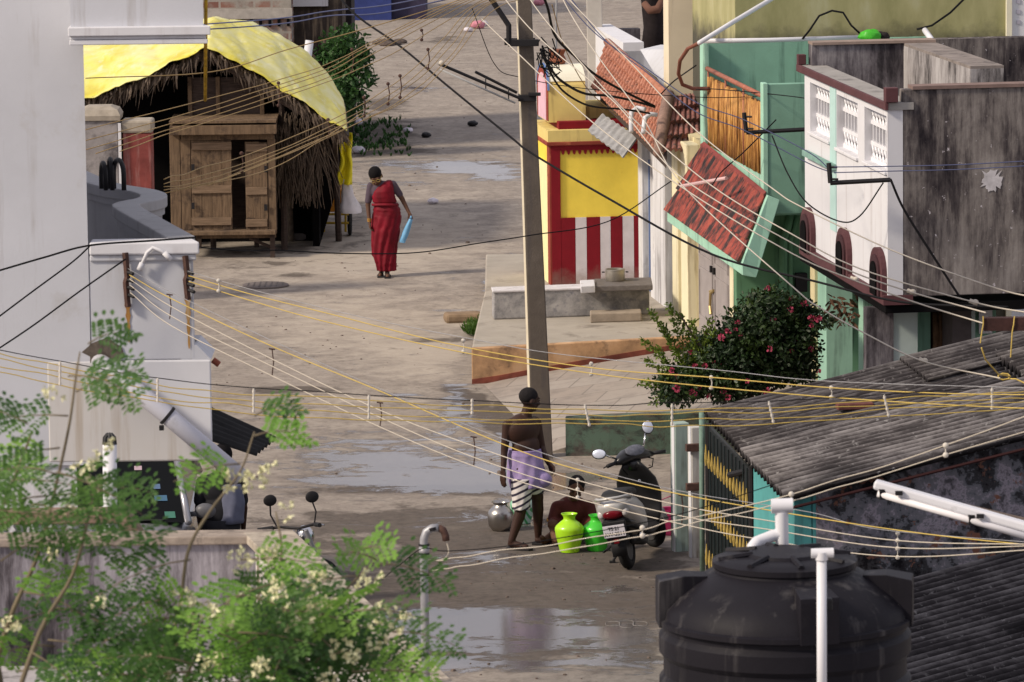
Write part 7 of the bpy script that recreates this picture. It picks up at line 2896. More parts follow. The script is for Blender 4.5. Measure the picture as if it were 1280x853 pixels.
for q in (-1, 1):
    mb = MB()
    mb.tube([st_(q * .2, .845, .968), st_(q * .35, .79, .962)], [.018, .02], 10)
    mb.build('hand_grip', m_smatt, scn, smooth=True)
    mb = MB()
    mb.tube([st_(q * .21, .88, .962), st_(q * .3, .87, .955), st_(q * .38, .82, .95)], [.008, .007, .006], 6)
    mb.build('brake_lever', m_chrome if q > 0 else m_smatt, scn, smooth=True)
    mb = MB()
    e = (st_(-.17, .85, .99), st_(-.3, .82, 1.05), st_(-.37, .8, 1.09)) if q < 0 else (st_(.13, .87, 1.0), st_(.17, .86, 1.1), st_(.2, .85, 1.19))
    mb.tube(list(e), .009, 8)
    stalk = mb.build('mirror_stalk', m_chrome, scn, smooth=True)
    mb = MB()
    mc = e[2] + V((-.04 if q < 0 else .02, 0, .0 if q < 0 else .05))
    mrot = Matrix.Rotation(.25 * q, 3, 'Z') @ Matrix.Rotation(radians(-15), 3, 'X')
    mb.ell(mc, (.075, .02, .052) if q < 0 else (.062, .02, .07), mrot, 12)
    mh_ = mb.build('mirror', m_smatt, scn, smooth=True)
    mb = MB()
    mb.ell(mc + V((0, -.012, .004)), (.068, .013, .046) if q < 0 else (.055, .013, .063), mrot, 12)
    mb.build('mirror_glass', mat('mirror_glass', (.62, .66, .78), .25, 0, metal=.3), mh_, smooth=True)  # pale sky reflection painted into the glass colour
mb = MB()
mb.tube([st_(.12, .86, .96), st_(.2, .8, .92), st_(.19, .83, .84), st_(.08, .86, .82)], .007, 6)
mb.tube([st_(-.12, .86, .96), st_(-.17, .82, .9), st_(-.1, .85, .82)], .007, 6)
mb.build('brake_cable', m_cable, scn, smooth=True)
# fork, front fender, engine, exhaust, stand
mb = MB()
for q in (-1, 1):
    a = V((q * .075, 1.08, .46))
    mb.tube([sc_(*a), sc_(*(V((0, 1.2, 0)) + SR @ V((q * .075, 0, .215))))], .022, 8)
mb.build('fork', m_smatt, scn)
mb = MB()
rings = []
for a_ in (20, 50, 80, 110, 140, 165):
    th = radians(a_)
    r = []
    for x, d in ((-.07, -.02), (-.05, .02), (.05, .02), (.07, -.02)):
        p = V((0, 1.2, 0)) + SR @ V((x, (.25 + d) * cos(th), .215 + (.25 + d) * sin(th)))
        r.append(sc_(*p))
    rings.append(r)
mb.ring_loft(rings)
mb.build('front_fender', m_silver, scn, smooth=True)
sloft([(-.06, -.09, .24, .05, .07), (.1, -.1, .25, .07, .1), (.32, -.08, .27, .08, .1), (.42, -.05, .28, .05, .06)]).build('engine_case', mat('engine_grey', (.1, .1, .1), .5, .2, 20, metal=.5), scn, smooth=True)
mb = MB()
mb.tube([sc_(.1, .45, .2), sc_(.13, .3, .2), sc_(.135, .2, .24), sc_(.14, -.16, .3)], [.02, .02, .055, .05], 14)
mb.build('exhaust', mat('muffler_black', (.035, .035, .036), .4, metal=.5), scn, smooth=True)
mb = MB()
mb.tube([sc_(.19, -.1, .33), sc_(.185, .15, .27)], .03, 8)
mb.build('exhaust_shield', m_chrome, scn, smooth=True)
mb = MB()
p_ = sc_(-.1, .35, .2)
gq = RC + SM @ V((-.24, .28, 0))
mb.tube([p_, V((gq.x, gq.y, .012))], .014, 8)
mb.box(V((gq.x, gq.y, .01)), (.06, .05, .018))
mb.build('side_stand', m_smatt, scn)
mb = MB()
mb.tube([sc_(-.09, -.08, .28), sc_(-.17, -.13, .23), sc_(-.185, -.18, .225)], .012, 6)
mb.build('foot_peg', m_smatt, scn)

# ---------- car under the overhang ----------
CX, CYf = -3.78, 47.0
car = thing('parked_car', 'dark windscreened silver car parked under the white overhang', 'car', (CX, 49, 0))
m_carp = mat('car_silver', (.34, .34, .37), .25, .04, metal=.5)
m_cglass = mat('car_glass', (.004, .0045, .005), .12, .1, spec=.12)
def cloft(secs, n=32, e=.55):
    mb = MB()
    rings = []
    for (y, z0, z1, hw) in secs:
        zc, hh = (z0 + z1) / 2, (z1 - z0) / 2
        r = []
        for k in range(n):
            th = 2 * pi * k / n
            r.append(V((CX + hw * math.copysign(abs(cos(th)) ** e, cos(th)), y, zc + hh * math.copysign(abs(sin(th)) ** e, sin(th)))))
        rings.append(r)
    mb.ring_loft(rings)
    return mb
cloft([(CYf, .3, .66, .62), (CYf + .12, .22, .76, .74), (CYf + .6, .2, .87, .78), (CYf + 1.1, .2, .95, .79), (CYf + 2.2, .2, .97, .8), (CYf + 3.3, .2, .98, .78), (CYf + 3.75, .25, .9, .72), (CYf + 3.85, .35, .8, .6)]).build('body', m_carp, car, smooth=True)
mb = MB()
cb = [(CYf + .95, .72, .93), (CYf + 1.75, .56, 1.47), (CYf + 2.9, .56, 1.49), (CYf + 3.7, .66, .95)]
gx_ = [[V((CX - hw, y, z)), V((CX + hw, y, z))] for y, hw, z in cb]
mb.add([gx_[0][0], gx_[0][1], gx_[1][1], gx_[1][0], gx_[2][0], gx_[2][1], gx_[3][1], gx_[3][0]], [(0, 1, 2, 3), (4, 5, 6, 7), (0, 3, 4, 7), (1, 6, 5, 2), (3, 2, 5, 4)])
mb.build('cabin_glass', m_cglass, car)
mb = MB()
rr = [V((CX + x * .58, y, 1.475 + z)) for y, z in ((CYf + 1.72, 0), (CYf + 2.3, .05), (CYf + 2.95, .02)) for x in (-1, -.5, .5, 1)]
mb.add([p + V((0, 0, .02 if abs(p.x - CX) < .5 else 0)) for p in rr], [(0, 1, 5, 4), (1, 2, 6, 5), (2, 3, 7, 6), (4, 5, 9, 8), (5, 6, 10, 9), (6, 7, 11, 10)])
mb.build('roof', m_carp, car, smooth=True, thick=.03)
for q in (-1, 1):
    mb = MB()
    mb.tube([V((CX + q * .735, CYf + .92, .93)), V((CX + q * .57, CYf + 1.74, 1.48))], .034, 8)
    mb.build('pillar', m_carp, car, smooth=True)
    mb = MB()
    mb.tube([V((CX + q * .57, CYf + 2.9, 1.49)), V((CX + q * .67, CYf + 3.7, .96))], .04, 8)
    mb.build('pillar', m_carp, car, smooth=True)
    mb = MB()
    mb.ell(V((CX + q * .88, CYf + 1.15, 1.0)), (.1, .06, .075), n=10)
    mb.tube([V((CX + q * .74, CYf + 1.15, .97)), V((CX + q * .84, CYf + 1.15, .98))], .025, 8)
    mb.build('wing_mirror', mat('mirror_grey', (.1, .1, .11), .4), car, smooth=True)
    mb = MB()
    mb.ell(V((CX + q * .58, CYf + .1, .62)), (.15, .1, .09), n=10)
    mb.build('headlight', m_clear, car, smooth=True)
    for wy in (CYf + .75, CYf + 3.0):
        mb = MB()
        wheel(mb, (CX + q * .74, wy, .29), .2, .085)
        ty = mb.build('wheel', m_tyre, car, smooth=True)
        mb = MB()
        mb.lathe([(.001, -.06), (.16, -.06), (.16, .06), (.001, .06)], (CX + q * .74, wy, .29), 20, Matrix.Rotation(pi / 2, 3, 'Y'))
        mb.build('rim', m_steelp, ty)
def wsq(u, v, d=.006):
    a, b, c, e = gx_[0][0], gx_[0][1], gx_[1][1], gx_[1][0]
    return a.lerp(b, u).lerp(e.lerp(c, u), v) + V((0, -d, d * .6))
for u0, v0, du, dv_, col, nm in ((.86, .06, .07, .09, (.05, .16, .12, 1), 'windscreen_sticker'), (.8, .3, .09, .08, (.05, .12, .2, 1), 'windscreen_sticker'), (.8, .47, .05, .07, (.08, .13, .22, 1), 'windscreen_sticker'), (.66, .74, .06, .06, (.4, .3, .34, 1), 'windscreen_sticker')):
    mb = MB()
    mb.add([wsq(u0, v0), wsq(u0 + du, v0), wsq(u0 + du, v0 + dv_), wsq(u0, v0 + dv_)], [(0, 1, 2, 3)])
    mb.build(nm, mat('sticker_%d' % int(v0 * 100), col, .5), car)
mb = MB()
mb.tube([wsq(.1, .02, .012), wsq(.5, .03, .012), wsq(.55, .05, .012)], .01, 5)
mb.tube([wsq(.5, .02, .012), wsq(.85, .03, .012)], .01, 5)
mb.build('wiper', m_dark, car)

# ---------- motorcycle behind the parapet ----------
bo = at(381, 790, 47.6)
bo.z = 0
mo = thing('motorcycle', 'black motorcycle with a round mirror, mostly hidden behind the street side parapet', 'motorcycle', bo)
BMt = Matrix.Rotation(radians(-35), 3, 'Z') @ Matrix.Rotation(radians(-9), 3, 'Y')
def bo_(x, y, z):
    return bo + BMt @ V((x, y, z))
for y in (-.95, .35):
    mb = MB()
    seg, n, R_, r = 32, 8, .29, .045
    vs_, fs = [], []
    for j in range(seg):
        th = 2 * pi * j / seg
        for k in range(n):
            ph = 2 * pi * k / n
            rr = R_ - r + r * cos(ph)
            vs_.append(bo_(r * sin(ph), y + rr * cos(th), .29 + rr * sin(th)))
    for j in range(seg):
        for k in range(n):
            fs.append((j * n + k, j * n + (k + 1) % n, ((j + 1) % seg) * n + (k + 1) % n, ((j + 1) % seg) * n + k))
    mb.add(vs_, fs)
    ty = mb.build('wheel', m_tyre, mo, smooth=True)
    mb = MB()
    for k in range(6):
        th = k * pi / 3
        mb.tube([bo_(0, y, .29), bo_(0, y + .21 * cos(th), .29 + .21 * sin(th))], .012, 5)
    mb.build('spokes', m_steelp, ty)
mb = MB()
for q in (-1, 1):
    mb.tube([bo_(q * .08, .35, .29), bo_(q * .08, .12, .88)], .022, 8)
mb.build('fork', m_steelp, mo)
mb = MB()
mb.ell(bo_(0, -.2, .75), (.13, .26, .11), BMt)
mb.build('fuel_tank', m_sblack, mo, smooth=True)
mb = MB()
mb.ell(bo_(0, -.75, .75), (.13, .38, .06), BMt)
mb.build('seat', m_smatt, mo, smooth=True)
mb = MB()
mb.box(bo_(0, -.3, .45), (.25, .45, .3), M=BMt)
mb.tube([bo_(.14, -.3, .3), bo_(.16, -1.1, .34)], .045, 10)
mb.build('engine', mat('engine_grey', (.1, .1, .1), .5), mo, bevel=.03)
mb = MB()
mb.ell(bo_(0, .2, .82), (.09, .08, .1), BMt)
mb.build('headlamp', m_chrome, mo, smooth=True)
mb = MB()
mb.tube([bo_(-.36, -.02, .93), bo_(-.2, .1, .93), bo_(0, .12, .9), bo_(.2, .1, .93), bo_(.36, -.02, .93)], .014, 8)
mb.build('handlebar', m_dark, mo, smooth=True)
for q in (-1, 1):
    mb = MB()
    mb.tube([bo_(q * .25, .06, .93), bo_(q * .37, -.03, .93)], .021, 8)
    mb.build('hand_grip', m_smatt, mo)
    mb = MB()
    e = [bo_(q * .22, .08, .93), bo_(q * .27, .07, 1.05), bo_(q * .25, .06, 1.15)]
    mb.tube(e, .008, 6)
    ms = mb.build('mirror_stalk', m_dark, mo)
    mb = MB()
    mb.ell(e[2] + V((0, 0, .04)), (.065, .018, .055), Matrix.Rotation(.3, 3, 'Z'), 10)
    mb.build('mirror', m_dark, mo, smooth=True)
    mb = MB()
    mb.tube([bo_(q * .22, .14, .93), bo_(q * .36, .05, .92)], .007, 5)
    mb.build('brake_lever', m_chrome, mo)
# ---------- plants ----------
def leafmat(name, c1, c2, c3, rough=.5, trans=.25):
    t = NT(name)
    oi = t.noise(3.5, 4)
    k = t.ramp(oi, [(.3, c1), (.5, c2), (.72, c3)])
    m = t.fin(k, rough, 0, .35)
    try:
        t.b.inputs['Transmission Weight'].default_value = 0
        tr = t.n('ShaderNodeBsdfTranslucent')
        t.l(k, tr.inputs[0])
        mx = t.n('ShaderNodeMixShader')
        mx.inputs[0].default_value = trans
        out = t.t.nodes['Material Output']
        t.l(t.b.outputs[0], mx.inputs[1])
        t.l(tr.outputs[0], mx.inputs[2])
        t.l(mx.outputs[0], out.inputs[0])
    except Exception:
        pass
    return m


def leaf(mb, p, d, n, L_, W_):
    s = d.cross(n).normalized()
    q = [p, p + d * L_ * .35 + s * W_ * .5, p + d * L_ * .75 + s * W_ * .42, p + d * L_, p + d * L_ * .75 - s * W_ * .42, p + d * L_ * .35 - s * W_ * .5]
    q[3] = q[3] + n * -L_ * .12
    mb.add(q, [(0, 1, 2, 3), (0, 3, 4, 5)])


def rdir():
    while True:
        v = V((rnd(-1, 1), rnd(-1, 1), rnd(-1, 1)))
        if .1 < v.length < 1:
            return v.normalized()


def crown(mb, lobes, n, L_, shell=.35, flat=.0):
    tot = sum(r[0] * r[1] * r[2] for _, r in lobes)
    for c, r in lobes:
        k = int(n * r[0] * r[1] * r[2] / tot)
        for _ in range(k):
            d = rdir()
            rr = (shell + (1 - shell) * RN.random()) * (1 + .35 * NZ.noise(d * 2.3 + V(c)))
            p = V(c) + V((d.x * r[0], d.y * r[1], d.z * r[2])) * rr
            ld = (d * .6 + rdir() * .8 + V((0, 0, -flat))).normalized()
            nn = (d + rdir() * .7).normalized()
            leaf(mb, p, ld, nn, L_ * rnd(.7, 1.3), L_ * rnd(.35, .55))


# dark green tree behind the hut
m_lf_d = leafmat('dark_leaves', (.012, .035, .012), (.03, .085, .02), (.06, .15, .03))
tr = thing('street_tree', 'small leafy green tree growing beside the tarpaulin hut', 'tree', gz(415, 196))
tp0 = V(tr.location)
mb = MB()
mb.tube([tp0, tp0 + V((.05, 0, .6)), tp0 + V((.0, .1, 1.3)), tp0 + V((-.1, .1, 2.0))], [.09, .075, .06, .03], 8)
for a_ in range(5):
    d = V((cos(a_ * 1.3), sin(a_ * 1.3) * .6, .9))
    mb.tube([tp0 + V((0, .08, .8 + a_ * .2)), tp0 + V((0, .08, .8 + a_ * .2)) + d * .5], [.04, .015], 6)
mb.build('trunk', m_dwood, tr, smooth=True)
mb = MB()
lob = []
Yq = tp0.y
for x, y, rx, rz in ((432, 50, .34, .24), (418, 72, .4, .3), (440, 84, .34, .26), (405, 100, .4, .35), (432, 112, .36, .34), (415, 142, .4, .36), (400, 165, .35, .3), (450, 70, .2, .2), (440, 128, .3, .24), (460, 96, .16, .14)):
    lob.append((at(x, y, Yq + rnd(-.3, .3)), (rx, .4, rz)))
crown(mb, lob, 4200, .11, .3)
mb.build('crown', m_lf_d, tr)
wd = thing('weeds', 'low dark weeds on the dirt bank beside the road', 'weeds', gz(470, 170))
mb = MB()
for _ in range(300):
    p = gz(rnd(440, 512), rnd(150, 196))
    if NZ.noise(p * 1.2) < -.1 and RN.random() < .8:
        continue
    for k in range(4):
        leaf(mb, p, V((rnd(-.6, .6), rnd(-.6, .6), 1)).normalized(), rdir(), rnd(.05, .13), .035)
mb.build('leaves', m_lf_d, wd)
wd['kind'] = 'stuff'
# litter
def scrap(label, px, py, Y_, r, m, seed, name='litter'):
    mb = MB()
    c = gz(px, py) if Y_ is None else at(px, py, Y_)
    mb.grid(bagf(c + V((0, 0, r * .5)), r, r * .55, seed), 12, 8)
    tag(mb.build(name, m, smooth=True), label, 'litter')
m_scrapw = mat('litter_white', (.6, .56, .62), .7, .15, 9)
m_scrapp = mat('litter_pink', (.5, .2, .25), .7, .3, 14)
scrap('white plastic litter bundle hanging in the weeds beside the hut eave', 443, 158, None, .16, m_scrapw, 2)
scrap('small pinkish white bag lying below the hanging weeds', 448, 192, None, .12, m_scrapw, 5)
scrap('white scrap on the dirt bank beside the road', 510, 166, None, .09, m_scrapw, 7)
scrap('dark flat scrap lying on the middle of the road', 591, 158, None, .1, m_dark, 8)
scrap('dark scrap on the dirt bank next to the white scrap', 533, 172, None, .09, m_dark, 9)
for k, (x, y, m_, lab) in enumerate(((597, 36, m_scrapp, 'pinkish red rubbish heap far up the road'), (604, 33, m_scrapw, 'white scrap on top of the far rubbish heap'), (585, 40, m_scrapw, 'small white scrap left of the far rubbish heap'), (674, 7, m_scrapp, 'reddish object far up the road beside the pole top'), (541, 255, m_scrapw, 'white torn scrap on the road right of the woman'))):
    scrap(lab, x, y, None, (.17, .12, .1, .14, .09)[k], m_, 11 + k)
mb = MB()
for k in range(9):
    p = gz(rnd(470, 500), rnd(52, 58))
    mb.ell(p + V((0, 0, .03)), (rnd(.08, .2), .12, rnd(.03, .09)), n=6)
tag(mb.build('rubble', mat('rubble_dark', (.09, .07, .06), .95, .4, 12)), 'low dark rubble along the road edge near the tree', 'rubble', kind='stuff')
# loose stones and crumbs of dirt on the street
pb = MB()
for _ in range(900):
    p = gz(rnd(250, 860), rnd(60, 850))
    if -.3 < p.x < 3 and 57 < p.y < 71:
        continue
    if p.x > 1.5 or NZ.noise(p * .35) < -.05:
        continue
    r = rnd(.008, .022) * (1 + 1.2 * (RN.random() < .06))
    m_ = Matrix.Rotation(rnd(0, 6), 3, 'Z')
    pb.lathe([(.001, 0), (r, 0), (r * .8, r * .5), (.001, r * .7)], p, 5, m_, 1, .7)
tag(pb.build('pebbles', mat('pebble_brown', (.13, .1, .085), .9, .5, 20)), 'loose pebbles and dirt crumbs scattered on the street', 'pebbles', kind='stuff')
def flat_patch(name, label, cat, px, py, hx, hy, z, m, seed, kind=None, n=46):
    mb = MB()
    c = gz(px, py, z)
    pts = []
    for k in range(n):
        th = 2 * pi * k / n
        f = .65 + .8 * NZ.noise(V((cos(th) * 2.2 + seed, sin(th) * 2.2, seed)))
        q = gz(px + hx * f * cos(th), py + hy * f * sin(th), z)
        pts.append(q)
    mb.prism(pts, (0, 0, .003))
    tag(mb.build(name, m), label, cat, kind=kind)
m_lime = mat('lime_spill', (.5, .48, .47), .9, .2, 14, grime=((.3, .27, .24), .3, 9))
mb = MB()
c0 = gz(783, 780, .004)
for dx, w_, h_ in ((-17, 9, 2.6), (0, 9, 4.6), (17, 9, 2.6)):
    ring = [gz(783 + dx + w_ * math.copysign(abs(cos(k * pi / 8)) ** .6, cos(k * pi / 8)), 780 + h_ * math.copysign(abs(sin(k * pi / 8)) ** .6, sin(k * pi / 8)), .006) for k in range(17)]
    mb.tube(ring, .0022, 4)
tag(mb.build('chalk_drawing', mat('chalk_white', (.3, .28, .27), .95, .4, 30)), 'white chalk threshold drawing on the damp street near the tank', 'chalk drawing')
# manhole cover
mc = thing('manhole_cover', 'round grey iron manhole cover lying slightly proud of the street', 'manhole', gz(332, 358))
mb = MB()
mb.lathe([(.001, 0), (.325, 0), (.325, .022), (.31, .03), (.001, .03)], mc.location, 40)
mb.build('cover', mat('manhole_iron', (.14, .12, .115), .8, .2, 20, .4), mc, smooth=True, auto=35)
mb = MB()
for k in range(-3, 4):
    c = V(mc.location) + V((k * .08, 0, .031))
    h_ = sqrt(max(.01, .28 ** 2 - (k * .08) ** 2))
    mb.box(c, (.018, 2 * h_, .006))
mb.build('ribs', mat('manhole_iron2', (.1, .088, .085), .8), mc)
# stones and grass at the platform corner
mb = MB()
c = gz(579, 404)
mb.box(c + V((0, .15, .055)), (.5, .3, .13), .15)
tag(mb.build('stone_slab', mat('brown_stone', (.24, .17, .11), .9, .25, 6, .5), bevel=.04), 'brown stone slab lying at the platform corner beside the grass', 'stone')
gr = MB()
for _ in range(900):
    a_ = rnd(0, 2 * pi)
    r = sqrt(RN.random())
    p = gz(604 + 24 * r * cos(a_), 412 + 8 * r * sin(a_) - (3 * cos(a_)), .02)
    leaf(gr, p, V((rnd(-.7, .7), rnd(-.7, .7), 1)).normalized(), rdir(), rnd(.06, .17), .018)
m_grass = leafmat('grass_blades', (.04, .09, .015), (.07, .14, .02), (.13, .2, .045))
tag(gr.build('grass', m_grass), 'clump of short green grass at the stoop corner', 'grass', kind='stuff')
gr = MB()
for _ in range(160):
    a_ = rnd(0, 2 * pi)
    r = sqrt(RN.random())
    p = gz(652 + 9 * r * cos(a_), 349 + 3 * r * sin(a_))
    leaf(gr, p, V((rnd(-.7, .7), rnd(-.7, .7), 1)).normalized(), rdir(), rnd(.05, .12), .018)
tag(gr.build('grass', m_grass), 'tiny tuft of grass left of the utility pole', 'grass', kind='stuff')

# flowering bush right of the apron
fb_ = thing('flowering_bush', 'dense dark green bush dotted with pink flower heads in front of the green house', 'bush', (0, 0, 0))
Yq = 56.3
base = gz(925, 545, .44)
fb_.location = (at(925, 500, Yq).x, Yq, .43)
mb = MB()
bx = V(fb_.location)
for k in range(9):
    e = at(rnd(840, 1010), rnd(390, 470), Yq + rnd(-.3, .3))
    mb.tube([bx + V((rnd(-.1, .1), rnd(-.1, .1), -.04)), bx.lerp(e, .5) + V((0, 0, .1)), e], [.03, .02, .008], 6)
mb.build('trunk', m_dwood, fb_)
lob = []
for x, y, rx, rz in ((962, 392, .36, .3), (935, 420, .4, .34), (985, 425, .38, .32), (905, 450, .36, .3), (955, 455, .45, .3), (1000, 455, .22, .26), (870, 470, .3, .24), (915, 480, .4, .22), (845, 485, .28, .2), (1025, 402, .16, .07), (1000, 395, .22, .2), (880, 440, .22, .22)):
    lob.append((at(x, y, Yq + rnd(-.2, .25)), (rx, .42, rz)))
mb = MB()
crown(mb, lob, 21000, .062, .3)
mb.build('crown', leafmat('bush_leaves', (.006, .016, .005), (.014, .034, .008), (.05, .085, .014), .45, .1), fb_)
mb = MB()
for (x0, y0, x1, y1) in ((858, 468, 812, 388), (862, 465, 835, 380), (868, 460, 850, 392), (870, 462, 866, 400), (874, 462, 888, 400), (850, 480, 802, 425), (850, 490, 806, 450), (852, 495, 800, 480), (848, 500, 815, 505), (880, 452, 895, 415), (845, 484, 822, 436), (860, 475, 828, 408)):
    a_, b_ = at(x0, y0, Yq - .15), at(x1, y1, Yq - .2 + rnd(-.2, .2))
    L_ = (b_ - a_).length
    for k in range(int(L_ / .0042)):
        f = k / (L_ / .0042)
        p = a_.lerp(b_, f) + V((0, 0, .05 * sin(pi * f)))
        d = ((b_ - a_).normalized() * .6 + rdir()).normalized()
        leaf(mb, p + rdir() * .03, d, rdir(), rnd(.035, .065), rnd(.018, .028))
mb.build('sprays', leafmat('spray_leaves', (.05, .085, .012), (.11, .17, .02), (.2, .26, .04), .4, .3), fb_)
m_fl = mat('pink_petals', (.36, .05, .1), .6, .3, 30)
for k in range(44):
    c_, r_ = lob[RN.randrange(len(lob))]
    d = rdir()
    if d.y > -.3:
        d = V((d.x, -abs(d.y) - .4, d.z)).normalized()
    if d.z < -.5:
        d.z = -d.z
    p = V(c_) + V((d.x * r_[0], d.y * r_[1], d.z * r_[2])) * 1.24
    mb = MB()
    s = rnd(.02, .04)
    for j in range(16):
        q = rdir()
        leaf(mb, p + q * s * .5, (q + d).normalized(), rdir(), s * 1.0, s * .8)
    mb.build('flower', m_fl, fb_)
mb = MB()
c = at(1052, 385, Yq + .6)
for _ in range(70):
    leaf(mb, c + V((rnd(-.16, .16), rnd(-.1, .1), rnd(-.18, .16))), (rdir() + V((0, 0, -.6))).normalized(), rdir(), rnd(.06, .14), .035)
mb.build('dry_leaves', mat('dry_leaf', (.13, .07, .045), .8, .4, 20), fb_)
# ---------- foreground moringa branches ----------
mt = thing('drumstick_tree', 'feathery light green tree branches with cream blossoms in the lower left foreground', 'tree', (-1.9, 15.2, 0))
t0 = V((-1.6, 15.2, 0))
m_bark = mat('moringa_bark', (.16, .13, .085), .85, .2, 12)
m_l1 = leafmat('feather_leaves', (.022, .07, .014), (.05, .125, .022), (.1, .2, .036), .5, .35)
m_l2 = leafmat('young_leaves', (.1, .23, .03), (.17, .34, .05), (.25, .42, .08), .5, .4)
trunk, lf1, lf2, flw, twig = MB(), MB(), MB(), MB(), MB()
stems = []
def stem(px, Y0):
    pts = [at(x, y, Y0 + .06 * i) for i, (x, y) in enumerate(px)]
    pts = crom(pts, 5)
    n = len(pts)
    twig.tube(pts, [.009 - .0065 * i / (n - 1) for i in range(n)], 6)
    stems.append(pts)
    return pts
def pinnate(p, d, up, L_, big=1.0, mbl=None):
    """a twice feathered leaf: rachis, side stalks and many small rounded leaflets"""
    mbl = mbl or (lf1 if RN.random() < .66 else lf2)
    d = d.normalized()
    s = d.cross(up).normalized()
    u = s.cross(d).normalized()
    droop = rnd(.15, .45)
    def ax(f):
        return p + d * L_ * f - V((0, 0, droop * L_ * f * f))
    twig.tube([ax(k / 5) for k in range(6)], [.0028, .0024, .002, .0018, .0015, .001], 4)
    nn = max(4, int(L_ / .048))
    for k in range(nn):
        f = .22 + .78 * k / nn
        q = ax(f)
        pl_ = L_ * .36 * (1 - f) ** .6 + .025
        for sd_ in (-1, 1):
            pd = (d * .55 + s * sd_ * .9 + u * rnd(-.25, .2)).normalized()
            m_ = max(3, int(pl_ / .0115))
            for j in range(m_):
                g_ = (j + .6) / m_
                r = q + pd * pl_ * g_ - V((0, 0, droop * .5 * pl_ * g_ * g_))
                for s2 in (-1, 1):
                    cs = pd.cross(u).normalized() * s2
                    ld = (cs * .9 + pd * .45 + u * rnd(-.35, .25)).normalized()
                    leaf(mbl, r, ld, (u + rdir() * .28).normalized(), rnd(.015, .021) * big, rnd(.0085, .011) * big)
            leaf(mbl, q + pd * pl_, pd, u, .021 * big, .012 * big)
def blossom(p, n=26, r=.045):
    for k in range(n):
        q = p + V((rnd(-1, 1) * r, rnd(-1, 1) * r, rnd(-1, 1) * r * .8))
        f = rdir()
        for j in range(5):
            leaf(flw, q, (f * .4 + rdir()).normalized(), rdir(), rnd(.011, .016), rnd(.007, .01))
S1 = stem([(-25, 905), (10, 780), (45, 700), (62, 640), (85, 540), (95, 470), (100, 440)], 15.0)
S2 = stem([(10, 905), (50, 790), (90, 720), (110, 650), (120, 600)], 14.7)
S3 = stem([(60, 905), (170, 850), (210, 800), (225, 760), (235, 690), (262, 640), (300, 590), (318, 540)], 15.2)
S4 = stem([(150, 930), (240, 850), (300, 790), (340, 740), (352, 690), (345, 640)], 15.4)
S5 = stem([(260, 930), (330, 860), (380, 800), (430, 740), (470, 700)], 15.1)
S6 = stem([(350, 940), (420, 860), (470, 810), (500, 770), (515, 750)], 15.3)
S7 = stem([(-25, 700), (0, 640), (25, 580), (40, 540)], 15.1)
S8 = stem([(200, 940), (220, 880), (240, 830), (260, 790)], 14.8)
# leaf positions: (x, y, direction in the picture, length)
LV = [(85, 470, (1, .1), .26), (100, 445, (-.7, .25), .2), (110, 430, (.6, -.15), .16), (95, 490, (1, -.35), .24), (85, 520, (-1, .2), .28), (82, 545, (1, .3), .28), (75, 560, (-1, .3), .28),
      (70, 590, (1, .5), .26), (60, 620, (-1, .2), .26), (40, 560, (-1, -.1), .2), (35, 530, (-.8, -.2), .18), (20, 600, (1, .2), .24), (55, 660, (1, .2), .3), (45, 690, (-1, .35), .26), (30, 740, (1, .3), .26), (100, 640, (1, .3), .28),
      (110, 620, (.9, -.2), .24), (95, 700, (1, .3), .26), (70, 760, (1, .3), .24), (15, 770, (-.6, .4), .22), (90, 760, (-1, .3), .26), (60, 800, (1, .2), .3), (130, 560, (.9, .1), .2), (120, 600, (-1, .3), .26),
      (318, 545, (1, -.1), .17), (310, 560, (.9, .4), .24), (318, 520, (.8, -.25), .16), (300, 580, (-1, .2), .2), (290, 605, (1, .3), .26), (270, 640, (1, .25), .3), (262, 640, (-1, .3), .28), (245, 680, (1, .3), .3), (238, 700, (-1, .3), .3),
      (230, 750, (1, .3), .34), (225, 770, (-1, .3), .32), (205, 810, (1, .25), .34), (180, 845, (-1, .1), .3), (170, 850, (1, -.1), .3), (345, 650, (1, .3), .24), (350, 670, (-1, .2), .28), (350, 700, (1, .35), .3), (340, 730, (-1, .4), .3),
      (330, 760, (1, .3), .34), (310, 785, (-1, .2), .32), (290, 800, (1, .2), .34), (260, 835, (1, .1), .34), (250, 840, (-1, .2), .3), (470, 705, (1, .2), .24), (470, 700, (-.7, -.3), .16), (455, 720, (-1, .1), .26), (440, 735, (1, .3), .3), (415, 760, (-1, .3), .3),
      (395, 780, (1, .25), .34), (370, 810, (-1, .2), .32), (355, 830, (1, .1), .34), (515, 755, (1, -.05), .2), (505, 770, (-.9, .3), .26), (490, 790, (1, .2), .22), (470, 810, (-1, .2), .3), (440, 840, (1, .1), .28), (430, 850, (-1, .1), .3),
      (260, 790, (1, -.2), .24), (240, 830, (-1, -.1), .26), (410, 700, (1, -.3), .18), (380, 690, (.8, -.3), .2), (350, 640, (1, -.35), .18), (130, 800, (1, .2), .26), (20, 840, (1, .0), .3), (100, 840, (1, -.1), .3), (160, 700, (1, .2), .22),
      (320, 850, (1, .1), .3), (380, 850, (-1, .0), .3), (285, 745, (1, .1), .28), (300, 700, (.9, .2), .24), (400, 820, (1, .1), .3), (420, 790, (-1, .1), .28), (200, 750, (-1, .4), .24), (0, 690, (.8, .3), .2), (10, 640, (1, .2), .24), (0, 590, (.8, -.1), .16),
      (520, 700, (1, -.05), .12), (480, 690, (1, -.2), .16), (440, 690, (1, -.3), .16), (330, 790, (1, -.2), .3), (240, 780, (1, .5), .3), (270, 720, (-.8, .5), .26), (350, 760, (.7, .6), .28)]
